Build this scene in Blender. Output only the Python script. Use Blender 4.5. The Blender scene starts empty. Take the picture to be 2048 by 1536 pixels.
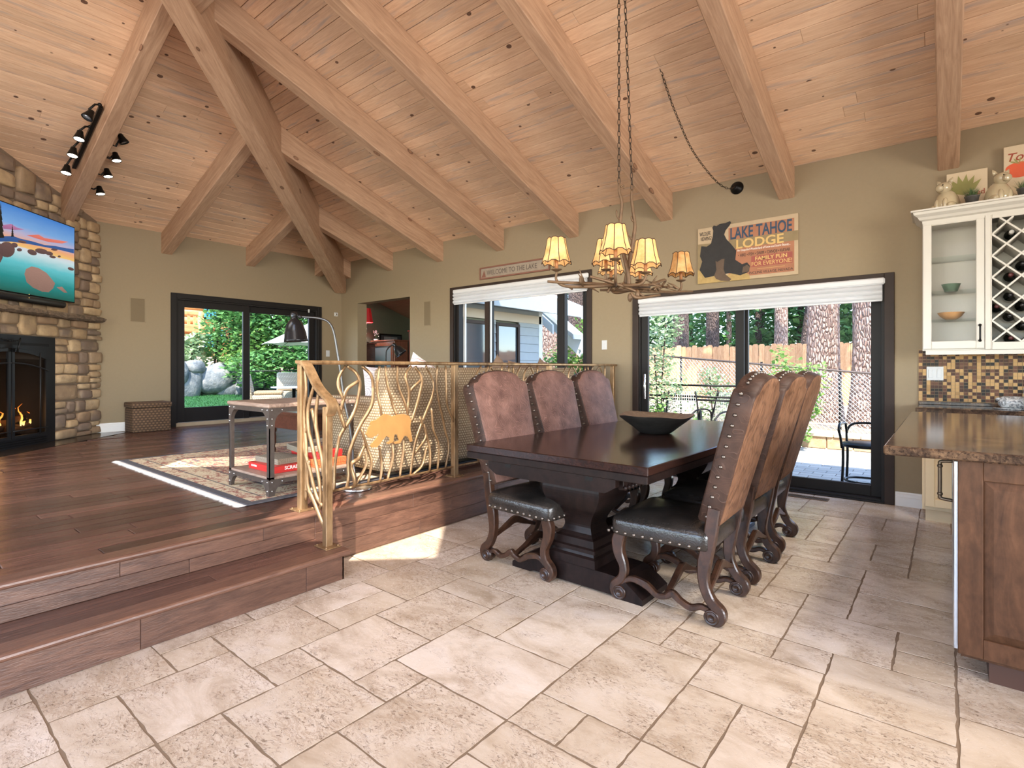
import bpy, bmesh, math, random
from mathutils import Vector, Matrix
from mathutils.geometry import tessellate_polygon
random.seed(7)
S = bpy.context.scene
COL = S.collection
PI = math.pi

# ---------------------------------------------------------------- camera
CAMZ = 1.23
FPX = 1068.6
cd = bpy.data.cameras.new('camera')
cam = bpy.data.objects.new('camera', cd)
COL.objects.link(cam)
cam.location = (0, 0, CAMZ)
cam.rotation_euler = (PI / 2, 0, math.radians(39.1))
cd.sensor_width = 36
cd.lens = 36 * FPX / 2048
cd.shift_y = -32 / 2048
cd.clip_start = 0.05
cd.clip_end = 300
S.camera = cam

# ---------------------------------------------------------------- world, sun, fill lights, exposure
S.view_settings.view_transform = 'Standard'
S.view_settings.look = 'None'
S.view_settings.gamma = 1
S.view_settings.use_curve_mapping = False
S.view_settings.exposure = 0.0

wd = bpy.data.worlds.new('sky')
S.world = wd
wd.use_nodes = True
wn = wd.node_tree.nodes
wl = wd.node_tree.links
sky = wn.new('ShaderNodeTexSky')
sky.sky_type = 'NISHITA'
sky.sun_disc = False
sky.sun_elevation = math.radians(53)
sky.sun_rotation = math.radians(145)
sky.altitude = 1900
bg = wn['Background']
bg.inputs[1].default_value = 1.4
wl.new(sky.outputs[0], bg.inputs[0])

SUN_T = Vector((-0.43, 0.62, -1.0)).normalized()      # direction the sunlight travels
sd = bpy.data.lights.new('sun', 'SUN')
sd.energy = 13.0
sd.angle = math.radians(0.6)
sd.color = (1.0, 0.94, 0.84)
so = bpy.data.objects.new('sun', sd)
COL.objects.link(so)
so.rotation_euler = SUN_T.to_track_quat('-Z', 'Y').to_euler()
so.location = (3, -5, 12)


def area(name, loc, target, sx, sy, energy, color=(1, 1, 1), spread=180):
    l = bpy.data.lights.new(name, 'AREA')
    l.shape = 'RECTANGLE'
    l.size = sx
    l.size_y = sy
    l.energy = energy
    l.color = color
    l.spread = math.radians(spread)
    o = bpy.data.objects.new(name, l)
    COL.objects.link(o)
    o.location = loc
    o.rotation_euler = (Vector(target) - Vector(loc)).to_track_quat('-Z', 'Y').to_euler()
    return o


# unseen fill lights added behind, beside and above the camera to brighten the room
area('fill_south', (-1.2, -2.9, 1.55), (-1.2, 5, -0.9), 6.6, 2.2, 66, (1.0, 0.97, 0.92), 150)
area('fill_south_west', (-6.6, -2.9, 1.75), (-7.2, 5, -0.6), 3.2, 2.0, 95, (1.0, 0.97, 0.92), 130)
area('fill_east', (4.3, 0.6, 1.6), (-9, 3.0, 0.9), 4.5, 2.0, 200, (1.0, 0.97, 0.92), 100)  # added side fill aimed across at the left wall
area('fill_overhead', (-1.1, -0.5, 3.82), (-1.1, 2.1, 0), 3.2, 1.2, 36, (1.0, 0.97, 0.92), 150)  # added overhead fill pair, evens out the floor brightness
area('fill_overhead_west', (-5.0, -0.4, 3.82), (-6.0, 2.4, 0.3), 2.4, 1.2, 48, (1.0, 0.97, 0.92), 150)
area('kitchen_fill', (0.9, 3.3, 3.5), (-0.6, 3.7, 0), 0.5, 0.5, 26, (1.0, 0.93, 0.82), 90)  # added fill over the island, stands for no known lamp


# ---------------------------------------------------------------- mesh helper
class MB:
    """collects vertices and faces of one mesh object"""

    def __init__(self):
        self.v = []
        self.f = []
        self.m = []
        self.sm = []
        self.mi = 0
        self.smooth = False

    def add(self, vs, fs, M=None):
        b = len(self.v)
        for p in vs:
            p = Vector(p)
            self.v.append(tuple(M @ p) if M else tuple(p))
        for f in fs:
            self.f.append([b + i for i in f])
            self.m.append(self.mi)
            self.sm.append(self.smooth)
        return self

    def box(self, a, b, M=None):
        x0, y0, z0 = a
        x1, y1, z1 = b
        vs = [(x0, y0, z0), (x1, y0, z0), (x1, y1, z0), (x0, y1, z0), (x0, y0, z1), (x1, y0, z1), (x1, y1, z1), (x0, y1, z1)]
        return self.add(vs, [(3, 2, 1, 0), (4, 5, 6, 7), (0, 1, 5, 4), (1, 2, 6, 5), (2, 3, 7, 6), (3, 0, 4, 7)], M)

    def bbox(self, a, b, r=0.004, M=None):
        """box with chamfered edges"""
        x0, y0, z0 = a
        x1, y1, z1 = b
        r = min(r, abs(x1 - x0) * .45, abs(y1 - y0) * .45, abs(z1 - z0) * .45)
        vs = []
        idx = {}
        for i, x in enumerate((x0, x1)):
            for j, y in enumerate((y0, y1)):
                for k, z in enumerate((z0, z1)):
                    sx, sy, sz = (r if i == 0 else -r), (r if j == 0 else -r), (r if k == 0 else -r)
                    idx[i, j, k, 0] = len(vs); vs.append((x, y + sy, z + sz))
                    idx[i, j, k, 1] = len(vs); vs.append((x + sx, y, z + sz))
                    idx[i, j, k, 2] = len(vs); vs.append((x + sx, y + sy, z))
        fs = []
        q = [(0, 0), (1, 0), (1, 1), (0, 1)]
        for i in (0, 1):
            fs.append([idx[i, a_, b_, 0] for a_, b_ in q][::(1 if i else -1)])
            fs.append([idx[a_, i, b_, 1] for a_, b_ in q][::(-1 if i else 1)])
            fs.append([idx[a_, b_, i, 2] for a_, b_ in q][::(1 if i else -1)])
        for a_ in (0, 1):
            for b_ in (0, 1):
                s = 1 if (a_ == b_) else -1
                fs.append([idx[0, a_, b_, 1], idx[1, a_, b_, 1], idx[1, a_, b_, 2], idx[0, a_, b_, 2]][::s])
                fs.append([idx[a_, 0, b_, 0], idx[a_, 1, b_, 0], idx[a_, 1, b_, 2], idx[a_, 0, b_, 2]][::-s])
                fs.append([idx[a_, b_, 0, 0], idx[a_, b_, 1, 0], idx[a_, b_, 1, 1], idx[a_, b_, 0, 1]][::s])
        for i in (0, 1):
            for j in (0, 1):
                for k in (0, 1):
                    s = 1 if (i + j + k) % 2 else -1
                    fs.append([idx[i, j, k, 0], idx[i, j, k, 1], idx[i, j, k, 2]][::s])
        return self.add(vs, fs, M)

    def prism(self, poly, z0, z1, M=None, caps=True):
        """polygon in local xy extruded along z"""
        n = len(poly)
        vs = [(p[0], p[1], z0) for p in poly] + [(p[0], p[1], z1) for p in poly]
        fs = [(i, (i + 1) % n, n + (i + 1) % n, n + i) for i in range(n)]
        self.add(vs, fs, M)
        if caps:
            b = len(self.v) - 2 * n
            for t in tessellate_polygon([[Vector((p[0], p[1], 0)) for p in poly]]):
                self.f.append([b + i for i in t]); self.m.append(self.mi); self.sm.append(False)
                self.f.append([b + n + i for i in t][::-1]); self.m.append(self.mi); self.sm.append(False)
        return self

    def tube(self, pts, r, n=8, cap=True, M=None, flat=1.0):
        """tube through points, r number or list; flat squashes the second axis"""
        pts = [Vector(p) for p in pts]
        N = len(pts)
        rs = r if isinstance(r, (list, tuple)) else [r] * N
        t0 = (pts[1] - pts[0]).normalized()
        up = Vector((0, 0, 1)) if abs(t0.z) < .9 else Vector((1, 0, 0))
        a = (up - t0 * up.dot(t0)).normalized()
        vs = []
        for i in range(N):
            t = (pts[min(i + 1, N - 1)] - pts[max(i - 1, 0)]).normalized()
            a = (a - t * a.dot(t))
            a = a.normalized() if a.length > 1e-6 else Vector((1, 0, 0))
            b = t.cross(a)
            for k in range(n):
                th = 2 * PI * k / n
                vs.append(pts[i] + (a * math.cos(th) + b * math.sin(th) * flat) * rs[i])
        fs = []
        for i in range(N - 1):
            for k in range(n):
                fs.append((i * n + k, i * n + (k + 1) % n, (i + 1) * n + (k + 1) % n, (i + 1) * n + k))
        s = self.smooth
        self.smooth = True
        if cap:
            fs.append(list(range(n))[::-1])
            fs.append([(N - 1) * n + k for k in range(n)])
        self.add(vs, fs, M)
        self.smooth = s
        return self

    def lathe(self, prof, n=16, M=None, closed=False, smooth=True):
        """profile of (r,z) round the z axis"""
        vs = []
        for r, z in prof:
            for k in range(n):
                th = 2 * PI * k / n
                vs.append((r * math.cos(th), r * math.sin(th), z))
        fs = []
        N = len(prof)
        for i in range(N - 1):
            for k in range(n):
                fs.append((i * n + k, i * n + (k + 1) % n, (i + 1) * n + (k + 1) % n, (i + 1) * n + k))
        if prof[0][0] > 1e-4 and not closed:
            fs.append(list(range(n))[::-1])
        if prof[-1][0] > 1e-4 and not closed:
            fs.append([(N - 1) * n + k for k in range(n)])
        s = self.smooth
        self.smooth = smooth
        self.add(vs, fs, M)
        self.smooth = s
        return self

    def ball(self, c, r, n=10, m=6, sc=(1, 1, 1), M=None):
        prof = [(max(1e-5, r * math.sin(PI * i / m)), -r * math.cos(PI * i / m)) for i in range(m + 1)]
        MM = Matrix.Translation(Vector(c)) @ Matrix.Diagonal((sc[0], sc[1], sc[2], 1))
        return self.lathe(prof, n, (M @ MM) if M else MM, closed=True)

    def grid(self, fn, nu, nv, close_u=False, smooth=True, M=None):
        vs = [fn(i / (nu if close_u else nu - 1), j / (nv - 1)) for j in range(nv) for i in range(nu)]
        fs = []
        for j in range(nv - 1):
            for i in range(nu if close_u else nu - 1):
                fs.append((j * nu + i, j * nu + (i + 1) % nu, (j + 1) * nu + (i + 1) % nu, (j + 1) * nu + i))
        s = self.smooth
        self.smooth = smooth
        self.add(vs, fs, M)
        self.smooth = s
        return self

    def mesh(self, name):
        me = bpy.data.meshes.new(name)
        me.from_pydata(self.v, [], self.f)
        me.polygons.foreach_set('use_smooth', self.sm)
        me.polygons.foreach_set('material_index', self.m)
        me.update()
        return me

    def build(self, name, mats, parent=None, loc=(0, 0, 0), rot=(0, 0, 0), fix=False):
        me = self.mesh(name)
        for mt in (mats if isinstance(mats, (list, tuple)) else [mats]):
            me.materials.append(mt)
        if fix:
            bm = bmesh.new(); bm.from_mesh(me)
            bmesh.ops.recalc_face_normals(bm, faces=bm.faces)
            bm.to_mesh(me); bm.free()
        return link(name, me, parent, loc, rot)


def link(name, me, parent=None, loc=(0, 0, 0), rot=(0, 0, 0)):
    o = bpy.data.objects.new(name, me)
    COL.objects.link(o)
    o.location = loc
    o.rotation_euler = rot
    if parent:
        o.parent = parent
    return o


def tag(o, label, cat, group=None, kind=None):
    o['label'] = label
    o['category'] = cat
    if group: o['group'] = group
    if kind: o['kind'] = kind
    return o


def thing(name, label, cat, loc=(0, 0, 0), rz=0, group=None):
    o = bpy.data.objects.new(name, None)
    COL.objects.link(o)
    o.empty_display_size = .1
    o.location = loc
    o.rotation_euler = (0, 0, rz)
    return tag(o, label, cat, group)


def struct(o, label=None):
    o['kind'] = 'structure'
    if label: o['label'] = label
    return o


def stuff(o):
    o['kind'] = 'stuff'
    return o


def copy_tree(o, parent=None):
    c = o.copy()
    COL.objects.link(c)
    c.parent = parent
    for ch in o.children:
        copy_tree(ch, c)
    return c


def bez(pts, n=8):
    """Catmull-Rom through points"""
    P = [Vector(p) for p in pts]
    P = [P[0] * 2 - P[1]] + P + [P[-1] * 2 - P[-2]]
    out = []
    for i in range(1, len(P) - 2):
        for k in range(n):
            t = k / n
            out.append(0.5 * ((2 * P[i]) + (P[i + 1] - P[i - 1]) * t + (2 * P[i - 1] - 5 * P[i] + 4 * P[i + 1] - P[i + 2]) * t * t + (3 * P[i] - P[i - 1] - 3 * P[i + 1] + P[i + 2]) * t ** 3))
    out.append(P[-2])
    return out


# pixel of the photograph (2048 x 1536) to a place on a plane
_yaw = math.radians(39.1)
_v = Vector((-math.sin(_yaw), math.cos(_yaw), 0))
_r = Vector((math.cos(_yaw), math.sin(_yaw), 0))


def ray(px, py): return _v + _r * ((px - 1024) / FPX) + Vector((0, 0, (736 - py) / FPX))


def onz(px, py, z=0.0):
    d = ray(px, py); return Vector((0, 0, CAMZ)) + d * ((z - CAMZ) / d.z)


def ony(px, py, y):
    d = ray(px, py); return Vector((0, 0, CAMZ)) + d * (y / d.y)


def onx(px, py, x):
    d = ray(px, py); return Vector((0, 0, CAMZ)) + d * (x / d.x)


def inview(p, mx=60):
    q = Vector(p) - Vector((0, 0, CAMZ))
    d = q.dot(_v)
    if d < .2: return False
    x = 1024 + FPX * q.dot(_r) / d
    y = 736 - FPX * q.z / d
    return -mx < x < 2048 + mx and -mx < y < 1536 + mx


# ---------------------------------------------------------------- materials
MATS = {}


class NT:
    def __init__(self, name):
        self.mat = bpy.data.materials.new(name)
        self.mat.use_nodes = True
        self.t = self.mat.node_tree
        self.n = self.t.nodes
        self.p = self.n['Principled BSDF']
        MATS[name] = self.mat

    def node(self, typ, **kw):
        n = self.n.new(typ)
        for k, v in kw.items():
            if k.startswith('_'):
                setattr(n, k[1:], v)
        for k, v in kw.items():
            if not k.startswith('_'):
                key = int(k[1:]) if (k[0] == 'i' and k[1:].isdigit()) else k.replace('__', ' ')
                self.set(n.inputs[key], v)
        return n

    def set(self, sock, v):
        if hasattr(v, 'is_output') or isinstance(v, bpy.types.NodeSocket):
            self.t.links.new(v, sock)
        else:
            if sock.type == 'RGBA' and isinstance(v, (tuple, list)) and len(v) == 3:
                v = (*v, 1)
            sock.default_value = v

    def P(self, **kw):
        for k, v in kw.items():
            self.set(self.p.inputs[k.replace('_', ' ')], v)
        return self

    def coord(self, out='Object'):
        return self.n.new('ShaderNodeTexCoord').outputs[out]

    def mapping(self, vec, scale=(1, 1, 1), loc=(0, 0, 0), rot=(0, 0, 0)):
        m = self.n.new('ShaderNodeMapping')
        self.t.links.new(vec, m.inputs[0])
        m.inputs[1].default_value = loc
        m.inputs[2].default_value = rot
        m.inputs[3].default_value = scale
        return m.outputs[0]

    def rnd(self):
        return self.n.new('ShaderNodeObjectInfo').outputs['Random']

    def math(self, op, a, b=0.0, c=0.0, clamp=False):
        n = self.n.new('ShaderNodeMath')
        n.operation = op
        n.use_clamp = clamp
        self.set(n.inputs[0], a); self.set(n.inputs[1], b); self.set(n.inputs[2], c)
        return n.outputs[0]

    def vmath(self, op, a, b=(0, 0, 0)):
        n = self.n.new('ShaderNodeVectorMath')
        n.operation = op
        self.set(n.inputs[0], a); self.set(n.inputs[1], b)
        return n.outputs[0]

    def noise(self, vec, scale=5, detail=3, rough=.5, dist=0):
        n = self.n.new('ShaderNodeTexNoise')
        self.t.links.new(vec, n.inputs['Vector'])
        n.inputs['Scale'].default_value = scale
        n.inputs['Detail'].default_value = detail
        n.inputs['Roughness'].default_value = rough
        n.inputs['Distortion'].default_value = dist
        return n.outputs[0]

    def voro(self, vec, scale=5, feature='F1', out='Distance', rand=1.0):
        n = self.n.new('ShaderNodeTexVoronoi')
        n.feature = feature
        self.t.links.new(vec, n.inputs['Vector'])
        n.inputs['Scale'].default_value = scale
        n.inputs['Randomness'].default_value = rand
        return n.outputs[out]

    def ramp(self, fac, stops, interp='LINEAR'):
        n = self.n.new('ShaderNodeValToRGB')
        self.t.links.new(fac, n.inputs[0])
        cr = n.color_ramp
        cr.interpolation = interp
        while len(cr.elements) < len(stops): cr.elements.new(.5)
        for e, (p, c) in zip(cr.elements, stops):
            e.position = p
            e.color = (*c, 1) if len(c) == 3 else c
        return n.outputs[0]

    def mix(self, fac, a, b, mode='MIX'):
        n = self.n.new('ShaderNodeMix')
        n.data_type = 'RGBA'
        n.blend_type = mode
        self.set(n.inputs[0], fac); self.set(n.inputs[6], a); self.set(n.inputs[7], b)
        return n.outputs[2]

    def shift(self, vec):
        """moves the texture by the object's random number"""
        r = self.rnd()
        c = self.n.new('ShaderNodeCombineXYZ')
        self.t.links.new(self.math('MULTIPLY', r, 37.0), c.inputs[0])
        self.t.links.new(self.math('MULTIPLY', r, 91.0), c.inputs[1])
        self.t.links.new(self.math('MULTIPLY', r, 53.0), c.inputs[2])
        return self.vmath('ADD', vec, c.outputs[0])

    def bump(self, h, strength=.3, dist=.01, normal=None):
        n = self.n.new('ShaderNodeBump')
        n.inputs['Strength'].default_value = strength
        n.inputs['Distance'].default_value = dist
        self.t.links.new(h, n.inputs['Height'])
        if normal: self.t.links.new(normal, n.inputs['Normal'])
        self.t.links.new(n.outputs[0], self.p.inputs['Normal'])
        return n.outputs[0]


def flat(name, col, rough=.5, metal=0.0, var=.0, scale=8, bump=0.0, spec=.5, coat=0):
    """plain material with a little mottling"""
    m = NT(name)
    v = m.coord()
    nz = m.noise(v, scale, 4, .55)
    if var:
        c = m.mix(nz, tuple(max(0, x * (1 - var)) for x in col), tuple(min(1, x * (1 + var)) for x in col))
        m.P(Base_Color=c)
    else:
        m.P(Base_Color=col)
    m.P(Roughness=rough, Metallic=metal, Specular_IOR_Level=spec)
    if coat: m.P(Coat_Weight=coat, Coat_Roughness=.1)
    if bump: m.bump(nz, bump, .01)
    return m.mat


def s2l(r, g, b):
    f = lambda c: (c / 255 / 12.92) if c / 255 <= .04045 else ((c / 255 + .055) / 1.055) ** 2.4
    return (f(r), f(g), f(b))


def wood(name, dark, light, rough=.4, grain=(1.2, 14, 14), knots=0, knotcol=(.05, .03, .02), streak=0, var=.25, coat=0.0, bump=.12, knotscale=(1.7, 5.5, 1), wear=0, spec=.5):
    """boards: grain along local x"""
    m = NT(name)
    v = m.shift(m.coord())
    g = m.mapping(v, grain)
    n1 = m.noise(g, 3.0, 6, .6, 1.2)
    n2 = m.noise(m.mapping(v, (grain[0] * 2, grain[1] * 5, grain[2] * 5)), 4.0, 3, .6, .3)
    f = m.math('ADD', m.math('MULTIPLY', n1, .7), m.math('MULTIPLY', n2, .3))
    c = m.ramp(f, [(.32, dark), (.68, light)])
    if var:
        r = m.rnd()
        k = m.math('ADD', m.math('MULTIPLY', r, var * 2), 1 - var)
        mul = m.node('ShaderNodeCombineColor')
        for i in range(3): m.t.links.new(k, mul.inputs[i])
        c = m.mix(1.0, c, mul.outputs[0], 'MULTIPLY')
    if streak:
        sn = m.noise(m.mapping(v, (.9, 9, 9)), 1.6, 4, .6, .6)
        c = m.mix(m.ramp(sn, [(.56, (0, 0, 0)), (.70, (streak, streak, streak))]), c, (.33, .31, .33))
    if knots:
        kv = m.mapping(m.vmath('ADD', v, m.mapping(m.coord(), (0, 0, 0))), knotscale)
        d = m.voro(kv, 1.0)
        cc = m.node('ShaderNodeSeparateColor')
        vn = m.n.new('ShaderNodeTexVoronoi'); m.t.links.new(kv, vn.inputs['Vector']); vn.inputs['Scale'].default_value = 1.0
        m.t.links.new(vn.outputs['Color'], cc.inputs[0])
        sz = m.math('MULTIPLY', m.math('POWER', cc.outputs[0], 1.0), knots)
        rat = m.math('DIVIDE', d, m.math('ADD', sz, .001))
        ring = m.ramp(rat, [(.0, knotcol), (.55, tuple(x * 2.2 for x in knotcol)), (.75, tuple(x * .8 for x in knotcol)), (1.0, tuple(x * 3 for x in knotcol))])
        mask = m.ramp(rat, [(.78, (1, 1, 1)), (1.0, (0, 0, 0))])
        c = m.mix(mask, c, ring)
    if wear:
        wn_ = m.noise(m.mapping(v, (3, 16, 16)), 4, 6, .75)
        c = m.mix(m.ramp(wn_, [(.66, (0, 0, 0)), (.74, (wear, wear, wear))]), c, (.55, .5, .48))
    m.P(Base_Color=c, Roughness=rough, Specular_IOR_Level=spec)
    if coat: m.P(Coat_Weight=coat, Coat_Roughness=.12)
    if bump: m.bump(n2, bump, .004)
    return m.mat


M_wall = flat('wall_paint', s2l(144, 127, 101), .75, var=.05, scale=30, bump=.06)
M_wall2 = flat('dark_green_paint', s2l(108, 114, 98), .75, var=.05, scale=30)
M_white = flat('white_paint', s2l(232, 230, 226), .45, var=.02)
M_frame = flat('bronze_frame', s2l(34, 31, 30), .5, 0, var=.12, scale=14, spec=.2)
M_frameb = flat('brown_trim', s2l(54, 42, 36), .5, 0, var=.2, scale=10, spec=.2)
M_black = flat('black_metal', s2l(22, 21, 20), .4, .6, var=.2)
M_chrome = flat('brushed_metal', (.62, .62, .62), .25, 1.0, var=.1, scale=40)
M_grout = flat('grout', s2l(126, 104, 82), .95, var=.2, scale=60)
M_pine = wood('pine_plank', s2l(212, 170, 136), s2l(240, 206, 172), .55, knots=.16, knotcol=s2l(84, 60, 46), streak=.5, var=.1, bump=.1, knotscale=(5.2, 6.5, 6.5))
M_beam = wood('beam_wood', s2l(158, 122, 95), s2l(198, 162, 132), .6, grain=(.8, 9, 9), knots=.16, knotcol=s2l(110, 80, 60), var=.06, knotscale=(2.2, 4, 4))
M_floorwood = wood('walnut_plank', s2l(62, 40, 33), s2l(108, 75, 62), .26, grain=(1.5, 22, 22), var=.38, bump=.4, wear=.55)
M_riser = wood('walnut_riser', s2l(64, 42, 34), s2l(112, 78, 62), .32, grain=(1.2, 10, 10), var=.12, bump=.3, wear=.1)

def mat_tile():
    m = NT('travertine')
    v = m.shift(m.coord())
    n1 = m.noise(m.mapping(v, (1, 1.7, 1)), 2.6, 7, .68, .8)
    c = m.ramp(n1, [(.28, s2l(164, 144, 122)), (.42, s2l(196, 176, 156)), (.54, s2l(216, 198, 180)), (.72, s2l(226, 211, 198))])
    r = m.rnd()
    r2 = m.math('FRACT', m.math('MULTIPLY', r, 7.31))
    c = m.mix(m.math('MULTIPLY', r, .5), c, s2l(182, 160, 132))
    area_ = m.noise(v, 4.0, 3, .6)
    msk = m.ramp(m.math('ADD', area_, m.math('MULTIPLY', m.math('SUBTRACT', r2, .5), .16)), [(.42, (0, 0, 0)), (.58, (1, 1, 1))])
    pit = m.noise(m.mapping(v, (26, 44, 26)), 2.0, 4, .65, .8)
    pf = m.math('MULTIPLY', m.ramp(pit, [(.575, (0, 0, 0)), (.64, (1, 1, 1))]), msk)
    fine = m.noise(v, 75, 4, .65)
    spk = m.math('MULTIPLY', m.ramp(fine, [(.60, (0, 0, 0)), (.68, (1, 1, 1))]), m.math('ADD', m.math('MULTIPLY', msk, .7), .25))
    pf = m.math('MAXIMUM', pf, m.math('MULTIPLY', spk, .6))
    c = m.mix(m.math('MULTIPLY', pf, .8), c, s2l(116, 94, 76))
    vein = m.noise(m.mapping(v, (2, 4.5, 2)), 3.0, 7, .75, 2.5)
    vf = m.ramp(vein, [(.46, (0, 0, 0)), (.5, (.6, .6, .6)), (.54, (0, 0, 0))])
    c = m.mix(m.math('MULTIPLY', vf, msk), c, s2l(146, 118, 94))
    m.P(Base_Color=c, Roughness=m.math('ADD', m.math('MULTIPLY', fine, .28), .10))
    h = m.math('SUBTRACT', m.math('MULTIPLY', m.noise(v, 22, 4, .6), .6), pf)
    m.bump(h, .45, .006)
    return m.mat


M_tile = mat_tile()


def mat_glass(name='window_glass', tint=(1, 1, 1), refl=.06):
    m = NT(name)
    n = m.n
    tr = n.new('ShaderNodeBsdfTransparent'); tr.inputs[0].default_value = (*tint, 1)
    gl = n.new('ShaderNodeBsdfGlossy'); gl.inputs['Roughness'].default_value = .02
    lw = n.new('ShaderNodeLayerWeight'); lw.inputs[0].default_value = .5
    fac = m.math('ADD', m.math('MULTIPLY', m.math('POWER', lw.outputs['Facing'], 6.0), .3), .001)
    mx = n.new('ShaderNodeMixShader')
    m.t.links.new(fac, mx.inputs[0])
    m.t.links.new(tr.outputs[0], mx.inputs[1])
    m.t.links.new(gl.outputs[0], mx.inputs[2])
    m.t.links.new(mx.outputs[0], n['Material Output'].inputs[0])
    return m.mat


M_glass = mat_glass()


def emis(name, col, strength):
    m = NT(name)
    m.P(Base_Color=col, Emission_Color=col, Emission_Strength=strength)
    return m.mat

# ================================================================ the shell
YR = 5.89        # wall with the big sliding door
XL = -9.0        # wall with the small sliding door
ZP = 0.343       # raised wooden floor
XE = -3.035      # riser of the raised floor
H0 = 3.23        # height of the walls
PT = 0.34        # pitch of the ceiling
YRIDGE = 1.7
XE_ = 4.6        # east wall
YS = -3.0        # south wall
TAP = YR - YRIDGE
ZRIDGE = H0 + PT * TAP

# ---------------- stone floor: tiles on an eight inch grid
G = 0.2037
GX0, GY0 = -2.21, 1.03
floor = MB().box((XE - .3, YS, -.12), (XE_, YR + .2, -.0011)).build('floor', M_grout)
struct(floor, 'travertine tile floor of mixed rectangles')
fixed = [(5, 3, 2, 3), (7, 3, 1, 2), (6, 6, 1, 1), (5, 2, 1, 1), (0, 1, 2, 2), (2, 1, 1, 1), (1, -1, 2, 2), (3, 0, 2, 2), (0, 0, 1, 1), (-2, 0, 2, 2),
         (9, 6, 2, 2), (8, 10, 1, 1), (8, 8, 2, 2), (10, 8, 1, 1), (10, 9, 1, 1), (9, 10, 2, 2), (8, 7, 1, 1), (7, 5, 2, 2), (2, 2, 3, 2), (0, 3, 2, 2), (3, 4, 2, 3), (8, 3, 1, 2), (9, 4, 2, 2), (7, 11, 2, 2), (6, 8, 2, 2), (6, 10, 1, 2)]
i0, i1 = math.floor((XE - GX0) / G), math.ceil((XE_ - GX0) / G)
j0, j1 = math.floor((YS - GY0) / G), math.ceil((YR + .02 - GY0) / G)
occ = set()
tiles = []


def put(i, j, w, h):
    cells = [(i + a, j + b) for a in range(w) for b in range(h)]
    if any(c in occ or not (i0 <= c[0] < i1 and j0 <= c[1] < j1) for c in cells): return False
    occ.update(cells)
    tiles.append((i, j, w, h))
    return True


for t in fixed: put(*t)
rt = random.Random(11)
for j in range(j0, j1):
    for i in range(i0, i1):
        if (i, j) in occ: continue
        opts = [(2, 3), (3, 2), (2, 2), (2, 2), (3, 2), (2, 1), (1, 2)]
        rt.shuffle(opts)
        for o_ in opts + [(1, 1)]:
            if put(i, j, *o_): break
rest = MB()
for (i, j, w, h) in tiles:
    x0, x1 = max(GX0 + i * G, XE), min(GX0 + (i + w) * G, XE_)
    y0, y1 = GY0 + j * G, min(GY0 + (j + h) * G, YR + .03)
    if x1 - x0 < .02 or y1 - y0 < .02: continue
    g = .0042
    cx, cy = (x0 + x1) / 2, (y0 + y1) / 2
    hx, hy = (x1 - x0) / 2 - g, (y1 - y0) / 2 - g
    if any(inview((x, y, 0)) for x in (x0, cx, x1) for y in (y0, cy, y1)):
        mb = MB()
        # slightly tumbled outline
        n = 9
        pts = []
        for a, b in (((-hx, -hy), (hx, -hy)), ((hx, -hy), (hx, hy)), ((hx, hy), (-hx, hy)), ((-hx, hy), (-hx, -hy))):
            for k in range(n):
                t = k / n
                pts.append((a[0] + (b[0] - a[0]) * t + rt.uniform(-.0028, .0028), a[1] + (b[1] - a[1]) * t + rt.uniform(-.0028, .0028)))
        N = len(pts)
        dz = rt.uniform(-.0004, .0004)
        vs = [(p[0], p[1], -.008) for p in pts] + [(p[0] * (1 - .0004 / hx), p[1] * (1 - .0004 / hy), dz) for p in pts]
        mb.add(vs, [(k, (k + 1) % N, N + (k + 1) % N, N + k) for k in range(N)] + [[N + k for k in range(N)]])
        mb.build('tile', M_tile, floor, (cx, cy, 0))
    else:
        rest.box((x0 + g, y0 + g, -.008), (x1 - g, y1 - g, 0))
stuff(rest.build('tile_field', M_tile, floor))

# ---------------- raised wooden floor
plat = MB().box((XL - .2, YS, -.1), (XE - .0125, YR + .2, ZP - .02)).build('floor_raised', M_riser)
struct(plat, 'raised floor of dark walnut planks')
PW = 0.127
rp = random.Random(5)
planks = []
x = XE + .005 - .085
row = 0
while x > XL - .1:
    y = YS - rp.uniform(0, 1.2)
    while y < YR + .1:
        L = rp.uniform(.55, 1.7)
        a, b = max(y, YS), min(y + L, YR + .1)
        if b - a > .05: planks.append((x - PW, x, a, b))
        y += L
    x -= PW
vis = []
for (xa, xb, ya, yb) in planks:
    v_ = any(inview((xx, yy, ZP), 10) for xx in (xa, xb) for yy in (ya, (ya + yb) / 2, yb)) and xa + ya > -6.95
    d = Vector(((xa + xb) / 2, (ya + yb) / 2, 0)).length
    vis.append((d if v_ else 99 + d, xa, xb, ya, yb))
vis.sort()
rest = MB()
for k, (d, xa, xb, ya, yb) in enumerate(vis):
    if k < 240 and d < 99:
        cx, cy = (xa + xb) / 2, (ya + yb) / 2
        mb = MB()
        L, W = (yb - ya) / 2 - .0014, (xb - xa) / 2 - .0014
        mb.bbox((-L, -W, -.02), (L, W, rp.uniform(-.0008, .0008)), .004)
        mb.build('plank', M_floorwood, plat, (cx, cy, ZP), (0, 0, PI / 2))
    elif xa + ya > -7.4:
        L, W = (yb - ya) / 2 - .0012, (xb - xa) / 2 - .0012
        rest.bbox(((xa + xb) / 2 - W, (ya + yb) / 2 - L, ZP - .02), ((xa + xb) / 2 + W, (ya + yb) / 2 + L, ZP), .0025)
M_floorrest = wood('walnut_plank_field', s2l(62, 40, 33), s2l(108, 75, 62), .3, grain=(22, 1.5, 22), var=0, bump=.35)
stuff(rest.build('plank_field', M_floorrest, plat))


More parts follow.
